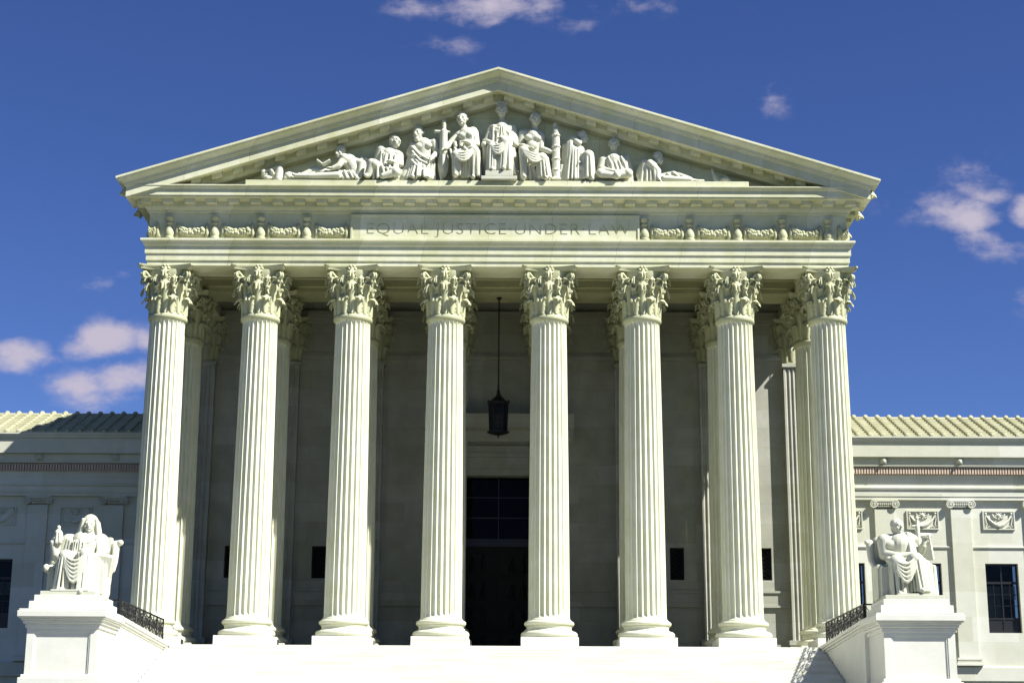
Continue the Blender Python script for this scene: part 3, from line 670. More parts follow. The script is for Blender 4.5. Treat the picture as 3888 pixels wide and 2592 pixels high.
def railing(sgn, label):
    root = empty("railing", (sgn * 12.5, -1.4, .02), label, "railing", "black iron railings on the stair blocks")
    x = sgn * 12.52; ya, yb = -1.45, -8.55
    zt = .93
    def zb(y): return .03 + .29 * (-.98 - y) / 7.94 + .02
    def seg(p, q, r, mb, n=5): mb.tube([p, q], r, n)
    def loc(o): o.location = (-sgn * 12.5, 1.4, -.02); return o
    mb = MB(); mb.box(x - .03, x + .03, yb, ya, zt - .05, zt); loc(mb.build("top_rail", M_IRON, root))
    mb = MB(); seg((x, ya, zb(ya) + .06), (x, yb, zb(yb) + .06), .022, mb); loc(mb.build("bottom_rail", M_IRON, root))
    npan = 6; mb = MB(); L_ = (yb - ya) / npan
    for i in range(npan):
        y0, y1 = ya + L_ * i, ya + L_ * (i + 1); ym = (y0 + y1) / 2; z0 = max(zb(y0), zb(y1)) + .06; z1 = zt - .05; zm = (z0 + z1) / 2
        seg((x, y0, z0 - .05), (x, y0, z1), .024, mb)
        for p in ((y0, z0, y1, z1), (y0, z1, y1, z0), (y0, zm, y1, zm), (ym, z0, ym, z1)): seg((x, p[0], p[1]), (x, p[2], p[3]), .018, mb)
        for k in range(1, 8): yy = y0 + (y1 - y0) * k / 8; seg((x, yy, z0), (x, yy, z1), .010, mb, 4)
        for rr_ in (.14, .24):
            mb.tube([(x, ym + rr_ * 1.5 * math.cos(2 * PI * k / 16), zm + rr_ * .9 * math.sin(2 * PI * k / 16)) for k in range(17)], .016, 5, cap=False)
    seg((x, yb, zb(yb)), (x, yb, zt), .03, mb); seg((x, ya, zb(ya) - .02), (x, ya, zt), .03, mb)
    loc(mb.build("lattice", M_IRON, root, weld=False))
    # return across the block behind the statue: fan grille
    xe = sgn * 14.9; mb = MB(); a, b = sorted((x, xe)); mb.box(a, b, yb - .03, yb + .03, zt - .05, zt); npn = 3; w = (xe - x) / npn
    z0 = zb(yb)
    for i in range(npn):
        xa, xb = x + w * i, x + w * (i + 1); xm = (xa + xb) / 2; seg((xb, yb, z0), (xb, yb, zt), .022, mb)
        for k in range(7):
            t_ = PI * k / 6; ex = xm + abs(w) / 2 * math.cos(t_); ez = z0 + .06 + (zt - .12 - z0) * (math.sin(t_) if k not in (1, 2, 4, 5) else .95); seg((xm, yb, z0 + .05), (ex if k in (0, 6, 1, 5) else xm + (ex - xm) * .75, yb, ez), .014, mb)
    loc(mb.build("fan_grille", M_IRON, root, weld=False))
railing(-1, "black openwork railing on the stair block behind the hooded woman statue")
railing(1, "black openwork railing on the stair block behind the seated man statue")

# ================================================================== LANTERN
lan = empty("hanging_lantern", (.02, 3.75, 8.98), "black bronze lantern hanging on a long rod in the middle of the portico", "lantern")
mb = MB(); H6 = [(math.cos(PI / 3 * k), math.sin(PI / 3 * k)) for k in range(6)]
for (hx, hy) in H6: mb.tube([(hx * .36, hy * .36, .30), (hx * .40, hy * .40, 1.46)], .030, 6)
for k in range(6):
    (ax, ay), (bx, by) = H6[k], H6[(k + 1) % 6]
    for q in (.2, .4, .6, .8):
        px, py = ax + (bx - ax) * q, ay + (by - ay) * q; mb.tube([(px * .36, py * .36, .30), (px * .40, py * .40, 1.46)], .012, 4)
    for z, r_ in ((.32, .365), (.9, .385), (1.44, .40)): mb.tube([(ax * r_, ay * r_, z), (bx * r_, by * r_, z)], .022, 5)
mb.build("cage", M_LANT, lan, weld=False)
mb = MB(); mb.lathe([(.02, 0), (.05, .03), (.03, .08), (.06, .10), (.40, .18), (.46, .20), (.46, .27), (.36, .30)], 6); mb.build("bottom_plate", M_LANT, lan)
mb = MB(); mb.lathe([(.44, 1.44), (.45, 1.50), (.40, 1.56), (.30, 1.62), (.17, 1.74), (.10, 1.86), (.07, 1.92), (.09, 1.96), (.05, 2.02), (.03, 2.2), (.05, 2.24), (.02, 2.32)], 12)
for (hx, hy) in H6: mb.ball((hx * .43, hy * .43, 1.55), (.04, .04, .09))
mb.build("lantern_roof", M_LANT, lan, weld=False)
mb = MB(); mb.lathe([(.32, .32), (.36, 1.42)], 6, cap=False); mb.build("pane", M_LGLASS, lan)
mb = MB(); mb.tube([(0, 0, 2.28), (0, 0, 6.11)], .030, 6); mb.lathe([(.03, 6.0), (.10, 6.05), (.12, 6.11)], 10); mb.build("rod", M_LANT, lan, weld=False)

# ================================================================== STATUES, modelled in clay and remeshed to one carved surface
def clay(name, prims, m, parent, vox, sm=3):
    mb = MB()
    for p in prims:
        if p[0] == 'c':
            a, b, r0, r1 = Vector(p[1:4]), Vector(p[4:7]), p[7], p[8]
            d = b - a
            if d.length < 1e-4: d = Vector((0, 0, .001)); b = a + d
            t = d.normalized(); ref = t.orthogonal().normalized(); bi = t.cross(ref); n_ = 18; rows = []
            for (c, r, sgn) in ((a, r0, -1), (b, r1, 1)):
                for k in (range(1, 9) if sgn < 0 else range(8, 0, -1)):
                    th = PI / 2 * k / 8; rr_ = max(.002, r * math.sin(th)); off = t * (sgn * r * math.cos(th))
                    rows.append([c + off + (ref * math.cos(2 * PI * j / n_) + bi * math.sin(2 * PI * j / n_)) * rr_ for j in range(n_)])
            o = len(mb.v); mb.grid(rows, closed_u=True); mb.f.append(tuple(o + k for k in reversed(range(n_)))); mb.f.append(tuple(o + 15 * n_ + k for k in range(n_)))
        else:
            M = Matrix.Translation(p[1:4]) @ Matrix.Rotation(R(p[9]), 4, 'Z') @ Matrix.Rotation(R(p[8]), 4, 'Y') @ Matrix.Rotation(R(p[7]), 4, 'X')
            t = MB(); t.ball((0, 0, 0), p[4:7], 20, 14) if p[0] == 'e' else t.box(-p[4], p[4], -p[5], p[5], -p[6], p[6])
            mb.add([M @ Vector(v) for v in t.v], t.f)
    o = mb.build(name, m, None, weld=True)
    r = o.modifiers.new("r", 'REMESH'); r.mode = 'VOXEL'; r.voxel_size = vox; r.adaptivity = 0
    s = o.modifiers.new("s", 'SMOOTH'); s.iterations = sm; s.factor = .5
    bpy.context.view_layer.update()
    me = bpy.data.meshes.new_from_object(o.evaluated_get(bpy.context.evaluated_depsgraph_get()))
    me.name = name; o.modifiers.clear(); o.data = me; o.parent = parent
    for pl_ in me.polygons: pl_.use_smooth = True
    return o
def sharp(name, prims, m, parent):
    mb = MB()
    for p in prims: mb.box(p[1] - p[4], p[1] + p[4], p[2] - p[5], p[2] + p[5], p[3] - p[6], p[3] + p[6])
    return mb.build(name, m, parent, bevel=.012, weld=False)
PEDIMENT = [
('enthroned_statue',0.04,'tallest marble figure enthroned in the centre of the pediment, wearing a rayed crown','statue',[('figure',[('e',0.087,-0.05,3.217,0.211,0.259,0.265,0,0,0),('e',0.087,-0.128,3.06,0.174,0.18,0.18,0,0,0),('c',0.087,-0.3,3.223,0.087,-0.357,3.127,0.027,0.045),('c',-0.028,-0.273,3.247,0.201,-0.273,3.247,0.036,0.036),('c',0.039,-0.285,3.036,0.135,-0.285,3.036,0.03,0.03),('e',0.087,-0.236,2.946,0.066,0.06,0.054,0,0,0),('e',-0.04,-0.215,3.121,0.06,0.06,0.06,0,0,0),('e',-0.004,-0.273,3.196,0.039,0.03,0.024,0,0,0),('e',-0.142,-0.044,3.172,0.024,0.051,0.072,0,0,0),('e',0.213,-0.215,3.121,0.06,0.06,0.06,0,0,0),('e',0.177,-0.273,3.196,0.039,0.03,0.024,0,0,0),('e',0.315,-0.044,3.172,0.024,0.051,0.072,0,0,0),('e',0.087,-0.014,3.277,0.235,0.271,0.241,0,0,0),('c',-0.1,-0.14,3.328,-0.142,0.04,3.217,0.039,0.045),('c',-0.053,-0.159,3.339,-0.085,0.04,3.217,0.039,0.045),('c',-0.007,-0.178,3.351,-0.028,0.04,3.217,0.039,0.045),('c',0.04,-0.197,3.362,0.03,0.04,3.217,0.039,0.045),('c',0.087,-0.215,3.373,0.087,0.04,3.217,0.039,0.045),('c',0.133,-0.197,3.362,0.144,0.04,3.217,0.039,0.045),('c',0.18,-0.178,3.351,0.201,0.04,3.217,0.039,0.045),('c',0.227,-0.159,3.339,0.258,0.04,3.217,0.039,0.045),('c',0.273,-0.14,3.328,0.315,0.04,3.217,0.039,0.045),('e',0.087,0.115,3.112,0.15,0.12,0.18,0,0,0),('c',0.098,0.02,2.905,0.109,0.05,2.623,0.13,0.16),('c',-0.072,-0.05,3.435,-0.271,-0.05,3.63,0.045,0.02),('c',-0.034,-0.05,3.451,-0.182,-0.05,3.717,0.045,0.02),('c',0.017,-0.05,3.461,-0.061,-0.05,3.775,0.045,0.02),('c',0.075,-0.05,3.465,0.075,-0.05,3.795,0.045,0.02),('c',0.134,-0.05,3.461,0.212,-0.05,3.775,0.045,0.02),('c',0.185,-0.05,3.451,0.333,-0.05,3.717,0.045,0.02),('c',0.223,-0.05,3.435,0.422,-0.05,3.63,0.045,0.02),('c',-0.273,0.05,2.469,0.48,0.05,2.482,0.2,0.2),('c',0.109,0.05,2.418,0.098,0.15,1.7,0.34,0.36),('e',-0.082,-0.17,2.213,0.16,0.14,0.14,0,0,0),('e',0.3,-0.17,2.213,0.16,0.14,0.14,0,0,0),('c',-0.329,0.05,2.418,-0.509,0.02,1.88,0.17,0.14),('c',-0.509,0.02,1.88,-0.239,-0.4,1.585,0.14,0.1),('c',-0.218,-0.477,1.572,-0.14,-0.554,1.572,0.068,0.061),('c',-0.222,-0.527,1.572,-0.148,-0.593,1.572,0.044,0.036),('c',-0.167,-0.473,1.572,-0.101,-0.547,1.572,0.044,0.036),('c',-0.068,-0.53,1.572,-0.024,-0.574,1.556,0.026,0.023),('c',-0.024,-0.574,1.556,-0.004,-0.594,1.514,0.023,0.019),('c',-0.101,-0.562,1.572,-0.049,-0.614,1.556,0.026,0.023),('c',-0.049,-0.614,1.556,-0.025,-0.638,1.507,0.023,0.019),('c',-0.132,-0.593,1.572,-0.083,-0.642,1.556,0.026,0.023),('c',-0.083,-0.642,1.556,-0.061,-0.665,1.51,0.023,0.019),('c',-0.163,-0.624,1.572,-0.126,-0.662,1.556,0.026,0.023),('c',-0.126,-0.662,1.556,-0.109,-0.679,1.521,0.023,0.019),('c',-0.132,-0.453,1.572,-0.05,-0.481,1.55,0.031,0.022),('c',0.548,0.05,2.418,0.649,0,1.854,0.17,0.15),('c',0.649,0,1.854,0.188,-0.45,1.854,0.15,0.11),('c',0.151,-0.488,1.841,0.048,-0.527,1.841,0.068,0.061),('c',0.107,-0.464,1.841,0.016,-0.504,1.841,0.044,0.036),('c',0.134,-0.536,1.841,0.039,-0.566,1.841,0.044,0.036),('c',0.041,-0.602,1.841,-0.017,-0.624,1.825,0.026,0.023),('c',-0.017,-0.624,1.825,-0.044,-0.635,1.783,0.023,0.019),('c',0.025,-0.559,1.841,-0.044,-0.585,1.825,0.026,0.023),('c',-0.044,-0.585,1.825,-0.076,-0.597,1.776,0.023,0.019),('c',0.01,-0.518,1.841,-0.055,-0.542,1.825,0.026,0.023),('c',-0.055,-0.542,1.825,-0.085,-0.554,1.779,0.023,0.019),('c',-0.006,-0.477,1.841,-0.055,-0.495,1.825,0.026,0.023),('c',-0.055,-0.495,1.825,-0.078,-0.504,1.79,0.023,0.019),('c',0.137,-0.576,1.841,0.079,-0.639,1.819,0.031,0.022),('c',-0.104,0.1,1.572,-0.273,-0.5,1.419,0.26,0.22),('c',0.278,0.1,1.598,0.244,-0.55,1.624,0.26,0.23),('c',-0.273,-0.5,1.419,-0.262,-0.45,0.522,0.22,0.17),('c',0.244,-0.55,1.624,0.222,-0.5,0.598,0.23,0.18),('c',-0.262,-0.45,0.445,-0.273,-0.72,0.419,0.11,0.08),('c',0.199,-0.5,0.47,0.188,-0.78,0.445,0.11,0.08),('c',-0.374,-0.514,1.419,-0.419,-0.489,0.906,0.054,0.06),('c',-0.419,-0.489,0.906,-0.464,-0.464,0.393,0.06,0.066),('c',-0.32,-0.597,1.429,-0.346,-0.561,0.914,0.064,0.065),('c',-0.346,-0.561,0.914,-0.372,-0.525,0.399,0.065,0.065),('c',-0.266,-0.494,1.439,-0.274,-0.447,0.922,0.046,0.065),('c',-0.274,-0.447,0.922,-0.282,-0.4,0.404,0.065,0.084),('c',-0.212,-0.577,1.449,-0.201,-0.519,0.93,0.067,0.065),('c',-0.201,-0.519,0.93,-0.191,-0.461,0.41,0.065,0.063),('c',-0.158,-0.474,1.46,-0.146,-0.411,0.936,0.052,0.06),('c',-0.146,-0.411,0.936,-0.134,-0.348,0.413,0.06,0.067),('c',-0.104,-0.557,1.47,-0.076,-0.484,0.944,0.048,0.049),('c',-0.076,-0.484,0.944,-0.048,-0.411,0.418,0.049,0.05),('c',0.053,-0.564,1.624,0.042,-0.464,1.021,0.054,0.062),('c',0.042,-0.464,1.021,0.03,-0.364,0.419,0.062,0.07),('c',0.108,-0.643,1.624,0.118,-0.542,1.017,0.064,0.067),('c',0.118,-0.542,1.017,0.128,-0.442,0.411,0.067,0.069),('c',0.162,-0.535,1.624,0.192,-0.434,1.013,0.046,0.068),('c',0.192,-0.434,1.013,0.223,-0.333,0.403,0.068,0.09),('c',0.217,-0.614,1.624,0.268,-0.513,1.01,0.067,0.067),('c',0.268,-0.513,1.01,0.319,-0.411,0.396,0.067,0.067),('c',0.271,-0.507,1.624,0.324,-0.408,1.007,0.052,0.062),('c',0.324,-0.408,1.007,0.377,-0.309,0.391,0.062,0.072),('c',0.326,-0.586,1.624,0.397,-0.487,1.004,0.048,0.05),('c',0.397,-0.487,1.004,0.467,-0.388,0.383,0.05,0.053),('c',0.381,-0.478,1.624,0.483,-0.377,0.999,0.069,0.078),('c',0.483,-0.377,0.999,0.586,-0.276,0.374,0.078,0.086),('c',0.435,-0.557,1.624,0.539,-0.458,0.996,0.067,0.068),('c',0.539,-0.458,0.996,0.642,-0.36,0.369,0.068,0.069),('c',-0.329,-0.09,2.367,-0.34,-0.155,1.905,0.045,0.049),('c',-0.34,-0.155,1.905,-0.352,-0.22,1.444,0.049,0.052),('c',-0.244,-0.183,2.367,-0.257,-0.251,1.911,0.053,0.053),('c',-0.257,-0.251,1.911,-0.269,-0.319,1.455,0.053,0.052),('c',-0.158,-0.122,2.367,-0.174,-0.192,1.916,0.038,0.053),('c',-0.174,-0.192,1.916,-0.189,-0.263,1.466,0.053,0.067),('c',-0.073,-0.216,2.367,-0.09,-0.289,1.922,0.056,0.053),('c',-0.09,-0.289,1.922,-0.107,-0.362,1.477,0.053,0.05),('c',0.013,-0.154,2.367,-0.022,-0.226,1.925,0.043,0.049),('c',-0.022,-0.226,1.925,-0.057,-0.297,1.484,0.049,0.054),('c',0.098,-0.247,2.367,0.059,-0.321,1.93,0.04,0.04),('c',0.059,-0.321,1.93,0.02,-0.395,1.494,0.04,0.04),('c',0.525,-0.07,2.367,0.514,-0.17,1.995,0.045,0.049),('c',0.514,-0.17,1.995,0.503,-0.27,1.624,0.049,0.052),('c',0.429,-0.172,2.367,0.412,-0.267,1.985,0.053,0.053),('c',0.412,-0.267,1.985,0.394,-0.361,1.603,0.053,0.052),('c',0.334,-0.12,2.367,0.311,-0.208,1.975,0.038,0.053),('c',0.311,-0.208,1.975,0.288,-0.297,1.583,0.053,0.067),('c',0.238,-0.223,2.367,0.209,-0.305,1.964,0.056,0.053),('c',0.209,-0.305,1.964,0.18,-0.387,1.562,0.053,0.05),('c',0.143,-0.17,2.367,0.127,-0.244,1.958,0.043,0.049),('c',0.127,-0.244,1.958,0.112,-0.318,1.549,0.049,0.054),('c',-0.621,0.16,1.982,-0.633,0.16,1.175,0.09,0.093),('c',-0.633,0.16,1.175,-0.644,0.16,0.368,0.093,0.096),('c',-0.576,0.005,1.888,-0.566,-0.013,1.128,0.107,0.101),('c',-0.566,-0.013,1.128,-0.556,-0.031,0.368,0.101,0.095),('c',-0.531,0.16,1.794,-0.5,0.125,1.081,0.076,0.1),('c',-0.5,0.125,1.081,-0.469,0.089,0.368,0.1,0.123),('c',-0.487,0.005,1.7,-0.442,-0.045,1.034,0.112,0.102),('c',-0.442,-0.045,1.034,-0.397,-0.095,0.368,0.102,0.092),('c',0.503,-0.04,1.547,0.559,-0.09,0.944,0.09,0.097),('c',0.559,-0.09,0.944,0.615,-0.14,0.342,0.097,0.105),('c',0.548,-0.128,1.47,0.609,-0.158,0.897,0.107,0.105),('c',0.609,-0.158,0.897,0.671,-0.188,0.324,0.105,0.104),('c',0.592,0.093,1.393,0.659,0.083,0.849,0.076,0.106),('c',0.659,0.083,0.849,0.726,0.072,0.306,0.106,0.135),('c',0.637,0.005,1.316,0.705,0.005,0.803,0.112,0.106),('c',0.705,0.005,0.803,0.772,0.005,0.291,0.106,0.101),('c',-0.464,-0.424,1.382,-0.48,-0.407,0.901,0.038,0.048),('c',-0.48,-0.407,0.901,-0.495,-0.39,0.419,0.048,0.057),('c',-0.47,-0.508,1.42,-0.486,-0.483,0.919,0.032,0.039),('c',-0.486,-0.483,0.919,-0.503,-0.458,0.419,0.039,0.046),('c',-0.41,-0.629,1.42,-0.423,-0.621,0.919,0.036,0.047),('c',-0.423,-0.621,0.919,-0.436,-0.612,0.419,0.047,0.058),('c',-0.367,-0.662,1.422,-0.375,-0.657,0.921,0.037,0.049),('c',-0.375,-0.657,0.921,-0.382,-0.652,0.419,0.049,0.06),('c',-0.254,-0.69,1.414,-0.269,-0.685,0.916,0.038,0.043),('c',-0.269,-0.685,0.916,-0.285,-0.68,0.419,0.043,0.048),('c',-0.191,-0.678,1.391,-0.186,-0.669,0.905,0.04,0.052),('c',-0.186,-0.669,0.905,-0.18,-0.66,0.419,0.052,0.064),('c',-0.092,-0.604,1.384,-0.084,-0.586,0.902,0.042,0.047),('c',-0.084,-0.586,0.902,-0.076,-0.569,0.419,0.047,0.052),('c',-0.054,-0.508,1.361,-0.048,-0.486,0.89,0.03,0.038),('c',-0.048,-0.486,0.89,-0.043,-0.463,0.419,0.038,0.046),('c',-0.062,-0.415,1.403,-0.058,-0.398,0.911,0.033,0.043),('c',-0.058,-0.398,0.911,-0.053,-0.381,0.419,0.043,0.054),('c',0.029,-0.474,1.596,0.003,-0.456,1.02,0.044,0.052),('c',0.003,-0.456,1.02,-0.024,-0.438,0.445,0.052,0.06),('c',0.031,-0.575,1.57,0.003,-0.547,1.007,0.044,0.051),('c',0.003,-0.547,1.007,-0.024,-0.519,0.445,0.051,0.058),('c',0.069,-0.653,1.57,0.041,-0.636,1.007,0.032,0.043),('c',0.041,-0.636,1.007,0.013,-0.62,0.445,0.043,0.055),('c',0.122,-0.703,1.55,0.095,-0.692,0.997,0.032,0.049),('c',0.095,-0.692,0.997,0.067,-0.681,0.445,0.049,0.065),('c',0.212,-0.738,1.596,0.194,-0.736,1.02,0.03,0.043),('c',0.194,-0.736,1.02,0.176,-0.734,0.445,0.043,0.057),('c',0.272,-0.738,1.602,0.255,-0.739,1.023,0.031,0.039),('c',0.255,-0.739,1.023,0.238,-0.74,0.445,0.039,0.046),('c',0.386,-0.688,1.555,0.4,-0.677,1.0,0.044,0.05),('c',0.4,-0.677,1.0,0.415,-0.665,0.445,0.05,0.055),('c',0.434,-0.632,1.608,0.441,-0.628,1.026,0.04,0.053),('c',0.441,-0.628,1.026,0.448,-0.625,0.445,0.053,0.067),('c',0.463,-0.539,1.561,0.477,-0.526,1.003,0.03,0.037),('c',0.477,-0.526,1.003,0.491,-0.513,0.445,0.037,0.044),('c',0.462,-0.487,1.581,0.476,-0.47,1.013,0.028,0.043),('c',0.476,-0.47,1.013,0.491,-0.452,0.445,0.043,0.059),('c',-0.273,-0.66,1.444,-0.187,-0.697,1.422,0.032,0.043),('c',-0.187,-0.697,1.422,-0.101,-0.725,1.413,0.043,0.051),('c',-0.101,-0.725,1.413,-0.014,-0.74,1.429,0.051,0.054),('c',-0.014,-0.74,1.429,0.072,-0.739,1.473,0.054,0.051),('c',0.072,-0.739,1.473,0.158,-0.723,1.541,0.051,0.043),('c',0.158,-0.723,1.541,0.244,-0.7,1.624,0.043,0.032),('c',-0.273,-0.67,1.384,-0.187,-0.707,1.329,0.032,0.043),('c',-0.187,-0.707,1.329,-0.101,-0.735,1.297,0.043,0.051),('c',-0.101,-0.735,1.297,-0.014,-0.75,1.304,0.051,0.054),('c',-0.014,-0.75,1.304,0.072,-0.749,1.357,0.054,0.051),('c',0.072,-0.749,1.357,0.158,-0.733,1.449,0.051,0.043),('c',0.158,-0.733,1.449,0.244,-0.71,1.564,0.043,0.032),('c',-0.273,-0.68,1.324,-0.187,-0.717,1.237,0.032,0.043),('c',-0.187,-0.717,1.237,-0.101,-0.745,1.18,0.043,0.051),('c',-0.101,-0.745,1.18,-0.014,-0.76,1.179,0.051,0.054),('c',-0.014,-0.76,1.179,0.072,-0.759,1.24,0.054,0.051),('c',0.072,-0.759,1.24,0.158,-0.743,1.356,0.051,0.043),('c',0.158,-0.743,1.356,0.244,-0.72,1.504,0.043,0.032),('c',-0.273,-0.69,1.264,-0.187,-0.727,1.144,0.032,0.043),('c',-0.187,-0.727,1.144,-0.101,-0.755,1.064,0.043,0.051),('c',-0.101,-0.755,1.064,-0.014,-0.77,1.054,0.051,0.054),('c',-0.014,-0.77,1.054,0.072,-0.769,1.124,0.054,0.051),('c',0.072,-0.769,1.124,0.158,-0.753,1.264,0.051,0.043),('c',0.158,-0.753,1.264,0.244,-0.73,1.444,0.043,0.032),('c',-0.239,-0.042,2.337,-0.243,-0.037,1.98,0.032,0.033),('c',-0.243,-0.037,1.98,-0.247,-0.032,1.624,0.033,0.034),('c',-0.208,-0.121,2.343,-0.206,-0.117,1.984,0.031,0.037),('c',-0.206,-0.117,1.984,-0.205,-0.114,1.624,0.037,0.042),('c',-0.154,-0.196,2.342,-0.161,-0.177,1.983,0.034,0.034),('c',-0.161,-0.177,1.983,-0.169,-0.159,1.624,0.034,0.034),('c',-0.098,-0.245,2.348,-0.119,-0.216,1.986,0.028,0.04),('c',-0.119,-0.216,1.986,-0.139,-0.187,1.624,0.04,0.052),('c',-0.019,-0.287,2.347,-0.036,-0.265,1.985,0.036,0.035),('c',-0.036,-0.265,1.985,-0.054,-0.243,1.624,0.035,0.033),('c',0.072,-0.308,2.38,0.067,-0.293,2.002,0.027,0.037),('c',0.067,-0.293,2.002,0.061,-0.277,1.624,0.037,0.047),('c',0.151,-0.308,2.399,0.158,-0.292,2.011,0.03,0.033),('c',0.158,-0.292,2.011,0.165,-0.276,1.624,0.033,0.035),('c',0.215,-0.294,2.366,0.235,-0.273,1.995,0.025,0.039),('c',0.235,-0.273,1.995,0.254,-0.251,1.624,0.039,0.053),('c',0.31,-0.249,2.397,0.323,-0.227,2.01,0.026,0.033),('c',0.323,-0.227,2.01,0.336,-0.205,1.624,0.033,0.04),('c',0.382,-0.185,2.388,0.379,-0.177,2.006,0.023,0.035),('c',0.379,-0.177,2.006,0.377,-0.17,1.624,0.035,0.047),('c',0.425,-0.123,2.394,0.442,-0.086,2.009,0.029,0.033),('c',0.442,-0.086,2.009,0.458,-0.05,1.624,0.033,0.036),('c',0.45,-0.067,2.368,0.459,-0.044,1.996,0.023,0.037),('c',0.459,-0.044,1.996,0.469,-0.022,1.624,0.037,0.052),('c',-0.239,-0.12,2.469,0.109,-0.12,2.469,0.09,0.09),('c',0.109,-0.12,2.469,0.458,-0.12,2.469,0.09,0.09),('c',-0.217,-0.13,2.431,0.109,-0.13,2.424,0.09,0.09),('c',0.109,-0.13,2.424,0.435,-0.13,2.418,0.09,0.09),('c',-0.194,-0.14,2.392,0.109,-0.14,2.38,0.09,0.09),('c',0.109,-0.14,2.38,0.413,-0.14,2.367,0.09,0.09)]),('throne',[('b',0.008,0.25,1.111,0.6,0.3,0.85,0,0,0),('b',0.008,0.42,1.7,0.5,0.1,0.85,0,0,0),('c',-0.621,-0.1,1.7,-0.621,0.4,1.7,0.13,0.13),('c',0.66,-0.1,1.7,0.66,0.4,1.7,0.13,0.13)]),('statue_base',[('b',0.008,-0.2,0.227,0.56,0.55,0.11,0,0,0),('b',0.008,-0.15,0.047,0.72,0.6,0.07,0,0,0)])]),
